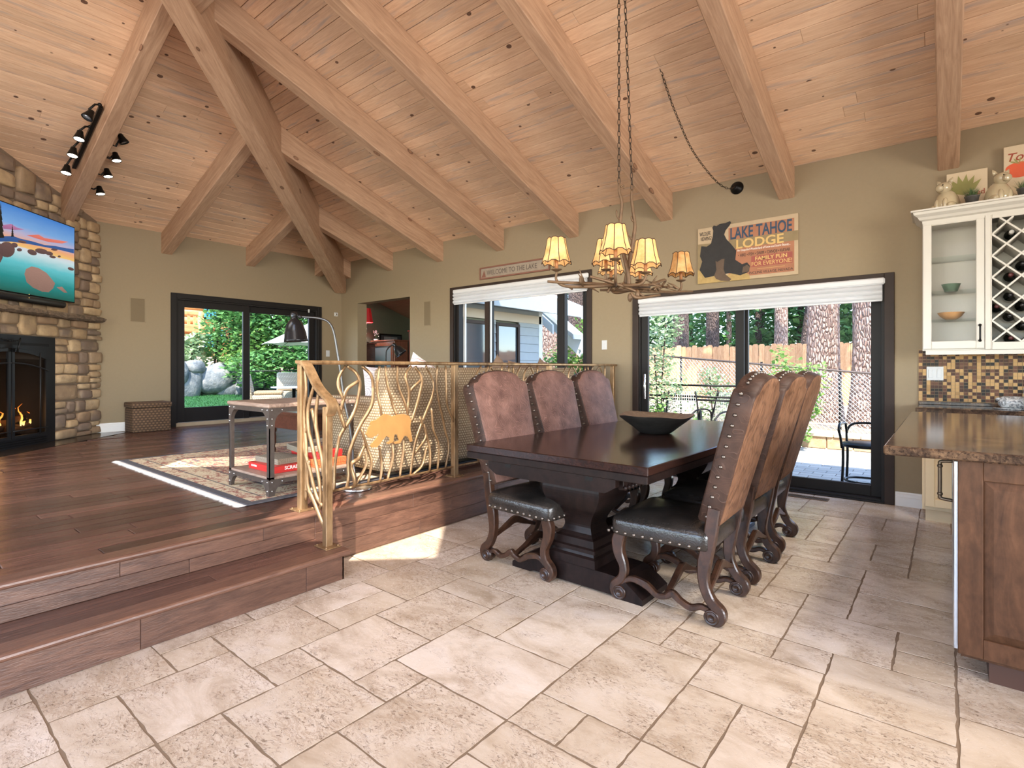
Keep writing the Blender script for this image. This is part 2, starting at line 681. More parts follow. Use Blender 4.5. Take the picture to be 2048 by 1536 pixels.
def nosing(y0, y1, x0, x1, z, th=.032):
    """bullnosed tread edge, rounded towards +x; built along local x"""
    mb = MB()
    prof = [(x0, z - th), (x0, z)]
    for k in range(7):
        a = PI / 2 - PI * k / 6
        prof.append((x1 - th / 2 + math.cos(a) * th / 2, z - th / 2 + math.sin(a) * th / 2))
    # local: X along -y ... keep grain along local x
    L = y1 - y0
    vs = [(0, p[0], p[1]) for p in prof] + [(L, p[0], p[1]) for p in prof]
    n = len(prof)
    mb.add(vs, [(i, (i + 1) % n, n + (i + 1) % n, n + i) for i in range(n)] + [list(range(n))[::-1], [n + i for i in range(n)]])
    return mb


# local x -> world y, local y -> world x mirrored by a negative rotation
def along_y(mb):
    mb.v = [(p[1], p[0], p[2]) for p in mb.v]
    mb.f = [f[::-1] for f in mb.f]
    return mb


M_nose = wood('walnut_nosing', s2l(80, 54, 44), s2l(126, 90, 72), .28, grain=(16, 1.2, 16), var=.1, bump=.25, wear=.25)
M_riserY = wood('walnut_riser_board', s2l(66, 44, 36), s2l(112, 80, 64), .3, grain=(14, 1.3, 9), var=.16, bump=.3, wear=.12)


def boards_on_riser(x, y0, y1, z0, z1, rows, parent, seed):
    r = random.Random(seed)
    hz = (z1 - z0) / rows
    for k in range(rows):
        y = y0
        while y < y1 - .01:
            L = r.uniform(.5, 1.25)
            b = min(y + L, y1)
            if y1 - b < .2: b = y1
            mb = MB().bbox((-.012, -(b - y) / 2 + .0008, -hz / 2 + .0008), (.0, (b - y) / 2 - .0008, hz / 2 - .0008), .0015)
            mb.build('riser_board', M_riserY, parent, (x, (y + b) / 2, z0 + hz * (k + .5)))
            y = b


YST = 1.80        # the lower step ends here
XS = -2.725       # riser of the lower step
step = struct(MB().box((XE - .01, YS, 0), (XS - .0125, YST - .0125, .15)).build('floor_step', M_riser), 'lower walnut step along the raised floor')
# tread boards of the lower step
for (xa, xb) in ((XE, XE + .11), (XE + .11, XE + .215)):
    y = YS
    while y < YST:
        b = min(y + rp.uniform(.7, 1.5), YST)
        if YST - b < .25: b = YST
        L, W = (b - y) / 2 - .001, (xb - xa) / 2 - .001
        if b > -.8:
            MB().bbox((-L, -W, -.02), (L, W, 0), .002).build('tread_board', M_floorwood, step, ((xa + xb) / 2, (y + b) / 2, .171), (0, 0, PI / 2))
        y = b
along_y(nosing(-.8, YST + .025, XE + .215, XS + .028, .1715)).build('nosing', M_nose, step, (0, -.8, 0))
boards_on_riser(XS, -.8, YST, 0.0, .141, 1, step, 3)
mb = MB().bbox((XE, YST - .012, 0), (XS, YST, .141), .0015)
mb.build('end_board', M_riser, step)
along_y(nosing(-.8, YR, XE - .085, XE + .022, ZP + .0005)).build('nosing', M_nose, plat, (0, -.8, 0))
boards_on_riser(XE, -.8, YST, .171, .312, 2, plat, 8)
boards_on_riser(XE, YST, YR, 0.0, .312, 3, plat, 9)

# ---------------- walls
def wall_boxes_y(x0, x1, z0, z1, ya, yb, holes):
    """wall in the plane y, holes (xa,xb,za,zb) sorted by x"""
    mb = MB()
    x = x0
    for (xa, xb, za, zb) in sorted(holes):
        mb.box((x, ya, z0), (xa, yb, z1))
        if za > z0: mb.box((xa, ya, z0), (xb, yb, za))
        mb.box((xa, ya, zb), (xb, yb, z1))
        x = xb
    mb.box((x, ya, z0), (x1, yb, z1))
    return mb


def wall_boxes_x(y0, y1, z0, z1, xa, xb, holes):
    mb = MB()
    y = y0
    for (a, b, za, zb) in sorted(holes):
        mb.box((xa, y, z0), (xb, a, z1))
        if za > z0: mb.box((xa, a, z0), (xb, b, za))
        mb.box((xa, a, zb), (xb, b, z1))
        y = b
    mb.box((xa, y, z0), (xb, y1, z1))
    return mb


DW = (-8.48, -7.0, ZP, 2.43)             # open doorway
WN = (-5.96, -3.55, 1.0, 2.41)           # window over the sofa
SL = (-2.85, -.43, 0.0, 2.02)            # big sliding door
SD = (3.045, 5.39, ZP, 2.29)             # small sliding door (y range)
struct(wall_boxes_y(XL - .2, XE_, -.1, H0 + .06, YR, YR + .2, [DW, WN, SL]).build('wall_right', M_wall), 'tan painted wall with window and big sliding door')
struct(wall_boxes_x(YS, YR, -.1, H0 + .06, XL - .2, XL, [SD]).build('wall_left', M_wall), 'tan painted wall with the small sliding door')
struct(wall_boxes_y(XL - .2, XE_, -.1, H0 + .06, YS - .2, YS, [(-8.2, -5.0, .75, 2.75), (-4.5, 2.1, .45, 2.65)]).build('wall_south', M_wall), 'tan wall behind the camera')  # openings added in the unseen wall to let sky light in
struct(wall_boxes_x(YS, YR, -.1, ZRIDGE + .1, XE_, XE_ + .2, [(-1.65, 2.85, .6, 2.6)]).build('wall_east', M_wall), 'tan kitchen end wall')  # opening added in this unseen wall for more sky light

# ---------------- ceiling
th = math.atan(PT)
ce, se = math.cos(th), math.sin(th)
ceil = MB()
E_ = .045
ceil.add([(XL, YR + .2, H0 - .2 * PT + E_), (XE_, YR + .2, H0 - .2 * PT + E_), (XE_, YRIDGE, ZRIDGE + E_), (XL + TAP, YRIDGE, ZRIDGE + E_), (XL - .2, YR + .2, H0 - .2 * PT + E_)], [(0, 1, 2, 3), (0, 3, 4)])
ceil.add([(XL - .2, YR + .2, H0 - .2 * PT + E_), (XL + TAP, YRIDGE, ZRIDGE + E_), (XL - .2, YRIDGE - TAP - .2, H0 - .2 * PT + E_)], [(0, 1, 2)])
# unseen slope behind the camera, two openings cut to shape the sun patches


def up_to_slope(p):
    # follow the sunlight back to the south slope z = ZRIDGE - PT*(YRIDGE-y)
    p = Vector(p)
    k = (ZRIDGE + E_ - PT * YRIDGE + PT * p.y - p.z) / (-SUN_T.z + PT * SUN_T.y)
    return p - SUN_T * k


patch1 = [(-2.575, 2.376, 0), (-3.60, 3.53, 0), (-4.27, 2.86, 0), (-3.245, 1.72, 0)]
patch2 = [(-5.38, 1.70, ZP), (-5.72, 2.03, ZP), (-5.10, 2.82, ZP), (-4.66, 2.56, ZP), (-5.0, 2.08, ZP)]
holes = [[up_to_slope(p) for p in patch1], [up_to_slope(p) for p in patch2]]
outer = [Vector((XL + TAP, YRIDGE, ZRIDGE + E_)), Vector((XE_, YRIDGE, ZRIDGE + E_)), Vector((XE_, YS - .2, ZRIDGE + E_ - PT * (YRIDGE - YS + .2))), Vector((XL - .2, YS - .2, ZRIDGE + E_ - PT * (YRIDGE - YS + .2))), Vector((XL - .2, YRIDGE - TAP - .2, H0 - .2 * PT + E_))]
loops = [outer] + holes
flatp = [p for l in loops for p in l]
ceil.add(flatp, [tuple(t) for t in tessellate_polygon([[Vector((p.x, p.y, 0)) for p in l] for l in loops])])
ceil_o = struct(ceil.build('ceiling', M_pine), 'vaulted whitewashed pine plank ceiling')

PLW = .13
rc = random.Random(21)


def slope_planks(kind):
    rows = int(TAP / ce / PLW) + 1
    rest_ = MB()
    for k in range(rows):
        s = (k + .5) * PLW
        t = s * ce
        if t > TAP - .02: break
        z = H0 + t * PT
        if kind == 'R':
            a, b = XL + t, 3.2
        else:
            a, b = max(YRIDGE - TAP + t, -1.2), YR - t
        if b - a < .05: continue
        x = a
        while x < b - .01:
            L = rc.uniform(1.8, 4.2)
            e = min(x + L, b)
            if b - e < .4: e = b
            mid = (x + e) / 2
            hl = (e - x) / 2 - .0008
            mb = MB()
            mb.bbox((-hl, -PLW / 2 + .0026, -.02), (hl, PLW / 2 - .0026, 0), .0018)
            if kind == 'R':
                R = Matrix(((1, 0, 0), (0, -ce, -se), (0, se, -ce)))
                loc = (mid, YR - t, z)
            else:
                R = Matrix(((0, ce, se), (1, 0, 0), (0, se, -ce)))
                loc = (XL + t, mid, z)
            o = mb.build('ceiling_plank', M_pine, ceil_o, loc)
            o.rotation_euler = R.to_euler()
            x = e


slope_planks('R')
slope_planks('L')


def beam(name, p0, p1, w, h, parent, mat=None, drop=0.0):
    """timber whose top centre line runs p0-p1 and which hangs h below it"""
    p0, p1 = Vector(p0), Vector(p1)
    d = (p1 - p0)
    L = d.length
    X = d.normalized()
    Y = Vector((0, 0, 1)).cross(X).normalized()
    Z = X.cross(Y)
    mb = MB().bbox((0, -w / 2, -h), (L, w / 2, 0), .008)
    o = mb.build(name, mat or M_beam, parent, p0 - Z * drop)
    o.rotation_euler = Matrix((X, Y, Z)).transposed().to_euler()
    return o


BW, BH = .145, .29
for k in range(8):
    x = .087 - BW / 2 - 1.2553 * k
    t = min(x - XL, TAP)
    y1 = YR - t
    beam('rafter', (x, YR + .1, H0 - .1 * PT), (x, y1 + .02, H0 + PT * (t - .02)), BW, BH, ceil_o)
for x in (1.35, 2.6): beam('rafter', (x, YR + .1, H0 - .1 * PT), (x, YRIDGE, ZRIDGE), BW, BH, ceil_o)
for k, y in enumerate((5.40, 4.16, 2.93, 1.68)):
    t = min(YR - y, y - (YRIDGE - TAP), TAP)
    beam('rafter', (XL - .1, y, H0 - .1 * PT), (XL + t - .02, y, H0 + PT * (t - .02)), BW, BH, ceil_o)
beam('hip_beam', (XL - .05, YR + .05, H0 - .05 * PT), (XL + TAP + .5, YR - TAP - .5, H0 + PT * (TAP + .5)), .21, .58, ceil_o)
beam('ridge_beam', (XL + TAP - .05, YRIDGE, ZRIDGE - .02), (XE_, YRIDGE, ZRIDGE - .02), .2, .5, ceil_o)

# ---------------- baseboards
def base_prof(h=.125, t=.016):
    return [(0, 0), (t, 0), (t, h * .62), (t * .75, h * .66), (t * .75, h * .84), (t * .35, h * .9), (t * .35, h), (0, h)]


def baseboard(name, p0, p1, nrm, label, z=0.0):
    p0, p1, nrm = Vector(p0), Vector(p1), Vector(nrm)
    mb = MB()
    pr = base_prof()
    vs = [(*(p0 + nrm * a).xy, z + b) for a, b in pr] + [(*(p1 + nrm * a).xy, z + b) for a, b in pr]
    n = len(pr)
    mb.add(vs, [(i, (i + 1) % n, n + (i + 1) % n, n + i) for i in range(n)] + [list(range(n))[::-1], [n + i for i in range(n)]])
    return struct(mb.build(name, M_white, fix=True), label)


baseboard('baseboard_left', (XL, 1.9, 0), (XL, 2.97, 0), (1, 0, 0), 'white moulded baseboard under the tan left wall', ZP)
baseboard('baseboard_right', (-.355, YR, 0), (-.16, YR, 0), (0, -1, 0), 'white moulded baseboard beside the big sliding door')

# ---------------- big sliding door (door_1), window (window_1), small sliding door (door_2)
def frame_y(name, parent, x0, x1, z0, z1, ya, yb, w, mat, bottom=True, wb=None):
    mb = MB()
    mb.bbox((x0, ya, z0), (x0 + w, yb, z1), .003)
    mb.bbox((x1 - w, ya, z0), (x1, yb, z1), .003)
    mb.bbox((x0 + w, ya, z1 - w), (x1 - w, yb, z1), .003)
    if bottom: mb.bbox((x0 + w, ya, z0), (x1 - w, yb, z0 + (wb or w)), .003)
    return mb.build(name, mat, parent)


def frame_x(name, parent, y0, y1, z0, z1, xa, xb, w, mat, bottom=True, wb=None):
    mb = MB()
    mb.bbox((xa, y0, z0), (xb, y0 + w, z1), .003)
    mb.bbox((xa, y1 - w, z0), (xb, y1, z1), .003)
    mb.bbox((xa, y0 + w, z1 - w), (xb, y1 - w, z1), .003)
    if bottom: mb.bbox((xa, y0 + w, z0), (xb, y1 - w, z0 + (wb or w)), .003)
    return mb.build(name, mat, parent)


d1 = bpy.data.objects.new('door_1', None); COL.objects.link(d1)
struct(d1, 'dark bronze two-panel sliding glass door beside the dining table')
frame_y('casing', d1, SL[0] - .065, SL[1] + .07, 0, SL[3] + .07, YR - .022, YR + .004, .075, M_frameb, False)
frame_y('jamb', d1, SL[0], SL[1], 0, SL[3], YR - .004, YR + .18, .03, M_frame, True, .035)
xm = -1.685
p = frame_y('sliding_panel', d1, SL[0] + .03, xm + .03, .035, SL[3] - .03, YR + .02, YR + .065, .085, M_frame, True, .1)
MB().box((SL[0] + .11, YR + .04, .13), (xm - .05, YR + .045, SL[3] - .11)).build('pane', M_glass, p)
h = MB()
h.bbox((-2.775, YR + .006, .86), (-2.76, YR + .02, 1.16), .004)
h.box((-2.772, YR - .012, .88), (-2.763, YR + .01, .895)).box((-2.772, YR - .012, 1.125), (-2.763, YR + .01, 1.14))
h.tube([(-2.7675, YR - .014, .865), (-2.7675, YR - .014, 1.155)], .006)
h.build('handle', M_chrome, p)
p = frame_y('fixed_panel', d1, xm - .03, SL[1] - .03, .035, SL[3] - .03, YR + .085, YR + .13, .085, M_frame, True, .1)
MB().box((xm + .05, YR + .105, .13), (SL[1] - .11, YR + .11, SL[3] - .11)).build('pane', M_glass, p)
MB().bbox((SL[0], YR - .03, 0), (SL[1], YR + .19, .014), .004).build('threshold', M_frame, d1)

w1 = bpy.data.objects.new('window_1', None); COL.objects.link(w1)
struct(w1, 'brown framed window above the sofa')
frame_y('casing', w1, WN[0] - .065, WN[1] + .07, WN[2] - .07, WN[3] + .07, YR - .022, YR + .004, .07, M_frameb)
frame_y('jamb', w1, WN[0], WN[1], WN[2], WN[3], YR - .004, YR + .18, .03, M_frame)
xs = [WN[0] + .03, -5.28, -3.97, WN[1] - .03]
for k in range(3):
    mat = M_frame
    p = frame_y('sash', w1, xs[k], xs[k + 1], WN[2] + .03, WN[3] - .03, YR + (.03 if k != 1 else .075), YR + (.075 if k != 1 else .12), .055, M_frame)
    MB().box((xs[k] + .05, YR + (.05 if k != 1 else .095), WN[2] + .08), (xs[k + 1] - .05, YR + (.055 if k != 1 else .1), WN[3] - .08)).build('pane', M_glass, p)
MB().bbox((-5.33, YR + .02, WN[2] + .03), (-5.25, YR + .13, WN[3] - .03), .003).build('mullion', M_frameb, w1)
MB().bbox((-4.03, YR + .02, WN[2] + .03), (-3.93, YR + .13, WN[3] - .03), .003).build('mullion', M_frame, w1)
MB().bbox((-5.235, YR + .03, WN[2] + .03), (-5.215, YR + .06, WN[3] - .03), .003).build('channel', flat('silver_channel', s2l(190, 190, 192), .35, .3), w1)
MB().bbox((-5.78, YR + .03, WN[2] + .03), (-5.74, YR + .06, WN[3] - .03), .003).build('channel', MATS['silver_channel'], w1)

d2 = bpy.data.objects.new('door_2', None); COL.objects.link(d2)
struct(d2, 'dark sliding glass door to the garden')
frame_x('casing', d2, SD[0] - .065, SD[1] + .07, ZP, SD[3] + .07, XL - .004, XL + .022, .075, M_frame, False)
frame_x('jamb', d2, SD[0], SD[1], ZP, SD[3], XL - .18, XL + .004, .03, M_frame, True, .03)
ym = 4.12
p = frame_x('fixed_panel', d2, SD[0] + .03, ym + .03, ZP + .06, SD[3] - .03, XL - .06, XL - .015, .10, M_frame, True, .22)
MB().box((XL - .04, SD[0] + .12, ZP + .27), (XL - .035, ym - .06, SD[3] - .12)).build('pane', M_glass, p)
p = frame_x('sliding_panel', d2, ym - .03, SD[1] - .03, ZP + .06, SD[3] - .03, XL - .12, XL - .075, .10, M_frame, True, .22)
MB().box((XL - .1, ym + .06, ZP + .27), (XL - .095, SD[1] - .12, SD[3] - .12)).build('pane', M_glass, p)
MB().bbox((XL - .075, ym + .02, 1.02), (XL - .06, ym + .05, 1.2), .004).build('handle', M_chrome, p)
M_sill = flat('pale_sill', s2l(178, 158, 130), .5, var=.1)
MB().bbox((XL - .18, SD[0], ZP), (XL + .03, SD[1], ZP + .055), .004).build('threshold', M_sill, d2)

# ================================================================ dining furniture
def mat_leather(name, dark, light, rough=.5, emboss=0, crack=0):
    m = NT(name)
    v = m.shift(m.coord())
    n = m.noise(v, 9, 5, .6)
    c = m.ramp(n, [(.3, dark), (.72, light)])
    h = m.noise(v, 120, 2, .5)
    if emboss:
        w = m.vmath('ADD', m.mapping(v, (1, 1, 1)), m.mapping(m.noise(v, 6, 2, .5), (.0, .0, .0)))
        wv = m.n.new('ShaderNodeTexWave'); wv.wave_type = 'RINGS'; wv.inputs['Scale'].default_value = 5.0
        wv.inputs['Distortion'].default_value = 14; wv.inputs['Detail'].default_value = 1.2; wv.inputs['Detail Scale'].default_value = 1.4
        m.t.links.new(m.mapping(v, (1, 1.6, 1.6)), wv.inputs['Vector'])
        e = m.ramp(wv.outputs[1], [(.38, (0, 0, 0)), (.5, (1, 1, 1)), (.62, (0, 0, 0))])
        c = m.mix(m.math('MULTIPLY', e, .45), c, tuple(min(1, x * 1.6) for x in light))
        h = m.math('ADD', m.math('MULTIPLY', e, 1.0), m.math('MULTIPLY', h, .3))
    if crack:
        d = m.voro(m.mapping(v, (22, 22, 9)), 1.0, 'DISTANCE_TO_EDGE')
        k = m.ramp(d, [(.0, (1, 1, 1)), (.13, (0, 0, 0))])
        msk = m.ramp(m.noise(v, 11, 3, .6), [(.36, (0, 0, 0)), (.52, (1, 1, 1))])
        k = m.math('MULTIPLY', k, msk)
        c = m.mix(m.math('MULTIPLY', k, .7), c, tuple(x * .4 for x in dark))
        h = m.math('SUBTRACT', m.math('MULTIPLY', h, .4), k)
    m.P(Base_Color=c, Roughness=rough, Specular_IOR_Level=.5 if rough < .3 else .2)
    m.bump(h, .35, .004)
    return m.mat


M_suede = mat_leather('tooled_leather', s2l(82, 56, 49), s2l(128, 94, 83), .55, emboss=1)
M_gusset = mat_leather('tooled_gusset', s2l(40, 28, 24), s2l(78, 56, 46), .5, emboss=1)
M_crackle = mat_leather('crackled_leather', s2l(94, 63, 45), s2l(132, 95, 71), .5, crack=1)
M_seat = mat_leather('dark_seat_leather', s2l(28, 25, 23), s2l(50, 44, 40), .22)
M_chairwood = wood('chair_walnut', s2l(28, 18, 14), s2l(74, 47, 33), .28, grain=(6, 6, 2.5), var=.05, bump=.1)
M_scroll = wood('chair_scroll', s2l(26, 16, 12), s2l(64, 40, 28), .28, grain=(6, 6, 6), var=.05)
M_nail = flat('nailhead', s2l(116, 106, 98), .3, .9, var=.15)


def strip2d(path, widths):
    """outline of a curved band in 2D"""
    P = [Vector((p[0], p[1])) for p in path]
    L, R = [], []
    for i, p in enumerate(P):
        t = (P[min(i + 1, len(P) - 1)] - P[max(i - 1, 0)]).normalized()
        n = Vector((-t.y, t.x))
        L.append(p + n * widths[i]); R.append(p - n * widths[i])
    return L, R


def band(mb, path, widths, y, th, n=6):
    """curved band in local xz plane with thickness th around y"""
    pts = [(q.x, q.y) for q in bez([(a, b, 0) for a, b in path], n)]
    ws = []
    k = len(widths)
    for i in range(len(pts)):
        f = i / (len(pts) - 1) * (k - 1)
        a = min(int(f), k - 2)
        ws.append(widths[a] + (widths[a + 1] - widths[a]) * (f - a))
    L, R = strip2d(pts, ws)
    N = len(pts)
    vs = []
    c = .006
    for i in range(N):
        m_ = (L[i] + R[i]) / 2
        l2, r2 = L[i] + (m_ - L[i]).normalized() * c, R[i] + (m_ - R[i]).normalized() * c
        vs += [(l2.x, y - th / 2, l2.y), (r2.x, y - th / 2, r2.y), (R[i].x, y - th / 2 + c, R[i].y), (R[i].x, y + th / 2 - c, R[i].y),
               (r2.x, y + th / 2, r2.y), (l2.x, y + th / 2, l2.y), (L[i].x, y + th / 2 - c, L[i].y), (L[i].x, y - th / 2 + c, L[i].y)]
    fs = []
    for i in range(N - 1):
        for k in range(8):
            fs.append((i * 8 + k, (i + 1) * 8 + k, (i + 1) * 8 + (k + 1) % 8, i * 8 + (k + 1) % 8))
    fs.append(list(range(8)))
    fs.append([(N - 1) * 8 + k for k in range(8)][::-1])
    mb.add(vs, fs)


def scroll_disc(mb, cx, cz, y, th, r=.036):
    M = Matrix.Translation((cx, y - th / 2, cz)) @ Matrix.Rotation(-PI / 2, 4, 'X')
    mb.lathe([(.001, .003), (r * .35, .003), (r * .42, -.002), (r * .55, -.002), (r * .62, .003), (r * .8, .003), (r * .86, -.001), (r, .004), (r, th - .004), (r * .86, th + .001), (r * .8, th - .003), (r * .62, th - .003), (r * .55, th + .002), (r * .42, th + .002), (r * .35, th - .003), (.001, th - .003)], 20, M, closed=True)


def plate(outline, t, bulge, M, mb, side_only=None):
    """upholstered plate: outline in (a,b), thickness along c; material 0 front(+c), 1 back(-c), 2 sides"""
    n = len(outline)
    cx = sum(p[0] for p in outline) / n
    cy = (min(p[1] for p in outline) + max(p[1] for p in outline)) / 2
    sc = lambda s, c: [(cx + (p[0] - cx) * s, cy + (p[1] - cy) * s, c) for p in outline]
    base = len(mb.v)
    rings = [[(cx, cy, t / 2 + bulge)], sc(.55, t / 2 + bulge * .8), sc(.9, t / 2 + .004), sc(.975, t / 2), sc(1, t / 2 - .01), sc(1, -t / 2 + .01), sc(.975, -t / 2), sc(.9, -t / 2), sc(.5, -t / 2 - .004), [(cx, cy, -t / 2 - .005)]]
    mats = [0, 0, 0, 2, 2, 2, 1, 1, 1]
    vs = []
    starts = []
    for r_ in rings:
        starts.append(len(vs)); vs += r_
    mb.smooth = True
    mb.add(vs, [], M)
    for i in range(len(rings) - 1):
        a, b = starts[i], starts[i + 1]
        for k in range(n):
            k2 = (k + 1) % n
            if len(rings[i]) == 1: f = [a, b + k, b + k2]
            elif len(rings[i + 1]) == 1: f = [a + k2, a + k, b]
            else: f = [a + k2, a + k, b + k, b + k2]
            mb.f.append([base + q for q in f]); mb.m.append(mats[i]); mb.sm.append(True)
    mb.smooth = False


def make_chair():
    t = thing('dining_chair', 'chair', 'chair')
    W = .215           # half distance of the legs
    for s in (-1, 1):
        mb = MB()
        band(mb, [(.245, .365), (.265, .31), (.262, .25), (.235, .18), (.243, .12), (.285, .075), (.292, .04), (.275, .012), (.245, .008)], [.03, .034, .028, .021, .022, .023, .018, .012, .005], s * W, .046)
        leg = mb.build('leg', M_chairwood, t)
        mb = MB(); scroll_disc(mb, .252, .042, s * W, .058); mb.build('scroll', M_scroll, leg)
        mb = MB()
        band(mb, [(-.235, .56), (-.215, .42), (-.19, .30), (-.185, .20), (-.215, .12), (-.262, .072), (-.268, .036), (-.245, .010), (-.215, .008)], [.03, .03, .032, .024, .024, .026, .02, .012, .005], s * W, .046)
        leg = mb.build('leg', M_chairwood, t)
        mb = MB(); scroll_disc(mb, -.226, .042, s * W, .058); mb.build('scroll', M_scroll, leg)
        mb = MB()
        band(mb, [(.255, .085), (.19, .122), (.11, .108), (.05, .072), (0, .082), (-.03, .10), (-.07, .074), (-.12, .055), (-.17, .072), (-.215, .062)], [.012, .015, .018, .014, .014, .018, .014, .015, .013, .012], s * W, .034)
        mb.build('side_stretcher', M_chairwood, t)
    # wavy stretchers across
    for x, z in ((.0, .13), (-.2, .19)):
        mb = MB()
        band(mb, [(-W, z - .04), (-W * .6, z - .01), (-W * .35, z + .01), (0, z + .035), (W * .35, z + .01), (W * .6, z - .01), (W, z - .04)], [.012, .014, .02, .024, .02, .014, .012], 0, .03)
        mb.v = [(x + p[1], p[0], p[2]) for p in mb.v]
        mb.f = [f[::-1] for f in mb.f]
        mb.build('cross_stretcher', M_chairwood, t)
    # seat
    mb = MB()
    hx, hy = .265, .262

    def sq(u):
        a = 2 * PI * u
        c_, s_ = math.cos(a), math.sin(a)
        e = .22
        return (math.copysign(abs(c_) ** e, c_), math.copysign(abs(s_) ** e, s_))
    lv = [(.0, .352, .0), (.985, .352, 0), (1.0, .36, 0), (1.0, .42, 0), (.97, .44, 0), (.85, .458, 0), (.6, .474, 0), (.3, .482, 0), (.0, .484, 0)]
    mb.grid(lambda u, v: (lambda s_, z: (sq(u)[0] * hx * s_ + .04, sq(u)[1] * hy * s_, z))(*lv[int(round(v * (len(lv) - 1)))][:2]), 48, len(lv), True)
    seat = mb.build('seat', M_seat, t)
    nails = MB()
    for k in range(44):
        u = k / 44
        a = sq(u)
        # even spacing round the rectangle
        per = k / 44 * 4
        side, f = int(per), per % 1 * 2 - 1
        px, py = [(1, f), (-f, 1), (-1, -f), (f, -1)][side]
        if px < -.9: continue
        nails.ball((px * hx * .99 + .04, py * hy * .99, .368), .0105, 6, 4)
    stuff(nails.build('nailhead_trim', M_nail, seat))
    # tall back
    out = []
    wb, wt = .225, .268
    z0, zs, zt = 0.0, .655, .745
    out += [(-wb, z0), (wb, z0)]
    for k in range(1, 6): out.append((wb + (wt - wb) * k / 6, zs * k / 6))
    out += [(wt, zs - .02), (wt - .012, zs + .008), (wt - .05, zs + .016)]
    for k in range(1, 12):
        a = PI * k / 12
        out.append(((wt - .065) * math.cos(a), zs + .016 + (zt - zs - .016) * math.sin(a) ** .8))
    out += [(-(wt - .05), zs + .016), (-(wt - .012), zs + .008), (-wt, zs - .02)]
    for k in range(5, 0, -1): out.append((-(wb + (wt - wb) * k / 6), zs * k / 6))
    tilt = math.radians(15.5)
    # local a -> y, b -> up the tilted back, c -> forward
    B = Vector((-math.sin(tilt), 0, math.cos(tilt)))
    Cc = Vector((math.cos(tilt), 0, math.sin(tilt)))
    A = Vector((0, 1, 0))
    M = Matrix(((A.x, B.x, Cc.x, -.205), (A.y, B.y, Cc.y, 0), (A.z, B.z, Cc.z, .485), (0, 0, 0, 1)))
    mb = MB()
    plate(out, .105, .016, M, mb)
    bk = mb.build('backrest', [M_suede, M_crackle, M_gusset], t, fix=True)
    nails = MB()
    for s in (-1, 1):
        for k in range(13):
            b = .03 + k * .0515
            w = wb + (wt - wb) * b / zs + .001
            nails.ball((s * w, b, .012), .0105, 6, 4, M=M)
    for k in range(1, 12):
        a = PI * k / 12
        nails.ball(((wt - .062) * math.cos(a), zs + .018 + (zt - zs - .016) * math.sin(a) ** .8, .012), .009, 6, 4, M=M)
    stuff(nails.build('nailhead_trim', M_nail, bk))
    return t


chair0 = make_chair()
CH = [  # x, y, facing angle (direction the front points), label
    (-1.10, 2.80, PI + .03, 'nearest of the dining chairs seen from behind, tan crackled leather back'),
    (-1.10, 3.45, PI - .02, 'middle of the three chairs between the table and the big sliding door'),
    (-1.12, 4.09, PI + .02, 'farthest of the three chairs between the table and the big sliding door'),
    (-2.03, 2.76, -.07, 'dining chair by the near corner of the table, beside the railing with the bear'),
    (-2.05, 3.42, -.05, 'middle of the three chairs between the table and the metal railing'),
    (-2.07, 4.08, -.03, 'farthest of the three chairs along the railing, close to the wooden bowl')]
for k, (x, y, a, lab) in enumerate(CH):
    c = chair0 if k == 0 else copy_tree(chair0)
    c.location = (x, y, 0)
    c.rotation_euler = (0, 0, a)
    c['label'] = lab
    c['group'] = 'dining chairs around the table'

# ---------------- table
M_table = wood('table_mahogany', s2l(24, 14, 12), s2l(50, 30, 24), .15, grain=(9, 1.2, 9), var=0, coat=.0, bump=.08, wear=.05, spec=.4)
M_tabled = wood('table_dark', s2l(18, 13, 12), s2l(38, 26, 23), .34, grain=(5, 5, 2), var=0, bump=.1, wear=.05, spec=.16)
TC = (-1.63, 3.52)
tb = thing('dining_table', 'long dark mahogany trestle dining table with urn pedestals', 'table', (TC[0], TC[1], 0), math.radians(-1.5))
hx, hy = .595, 1.2
MB().bbox((-hx, -hy, .728), (hx, hy, .77), .004).build('tabletop', M_table, tb)
MB().bbox((-hx + .004, -hy + .002, .688), (hx - .004, hy - .002, .7265), .003).build('draw_leaf', M_tabled, tb)
for s in (-1, 1):
    # shaped end apron
    pr = [(-.42, .687), (.42, .687), (.42, .65), (.39, .632), (.36, .615), (-.36, .615), (-.39, .632), (-.42, .65)]
    mb = MB()
    Mx = Matrix(((1, 0, 0, 0), (0, 0, 1, 0), (0, 1, 0, 0), (0, 0, 0, 1)))
    mb.prism(pr, s * 1.17 - .02, s * 1.17 + .02, Mx)
    ap = mb.build('end_apron', M_tabled, tb, fix=True)
    for xq in (-.27, .27): MB().box((xq - .022, s * 1.19 - .001, .665), (xq + .022, s * 1.19 + .0012, .684)).build('runner_slot', M_black, ap)
    mb = MB().bbox((s * .40 - .015, -1.1, .62), (s * .40 + .015, 1.1, .687), .003)
    ra = mb.build('side_rail', M_tabled, tb)
    bd = MB()
    for k in range(60): bd.ball((s * .418, -1.09 + k * .037, .632), .014, 6, 4)
    stuff(bd.build('beading', M_tabled, ra))
prof = [(.115, .155, .15), (.165, .155, .15), (.175, .14, .135), (.19, .135, .13), (.195, .15, .145), (.215, .15, .145), (.222, .135, .13), (.26, .13, .125), (.268, .115, .11)]
prof += [(q.z, q.x, q.y) for q in bez([(.10, .095, .285), (.088, .085, .33), (.11, .105, .385), (.155, .145, .44), (.188, .165, .50), (.19, .166, .555), (.165, .148, .60), (.12, .11, .625), (.085, .08, .635)], 4)] + [(.69, .085, .08)]
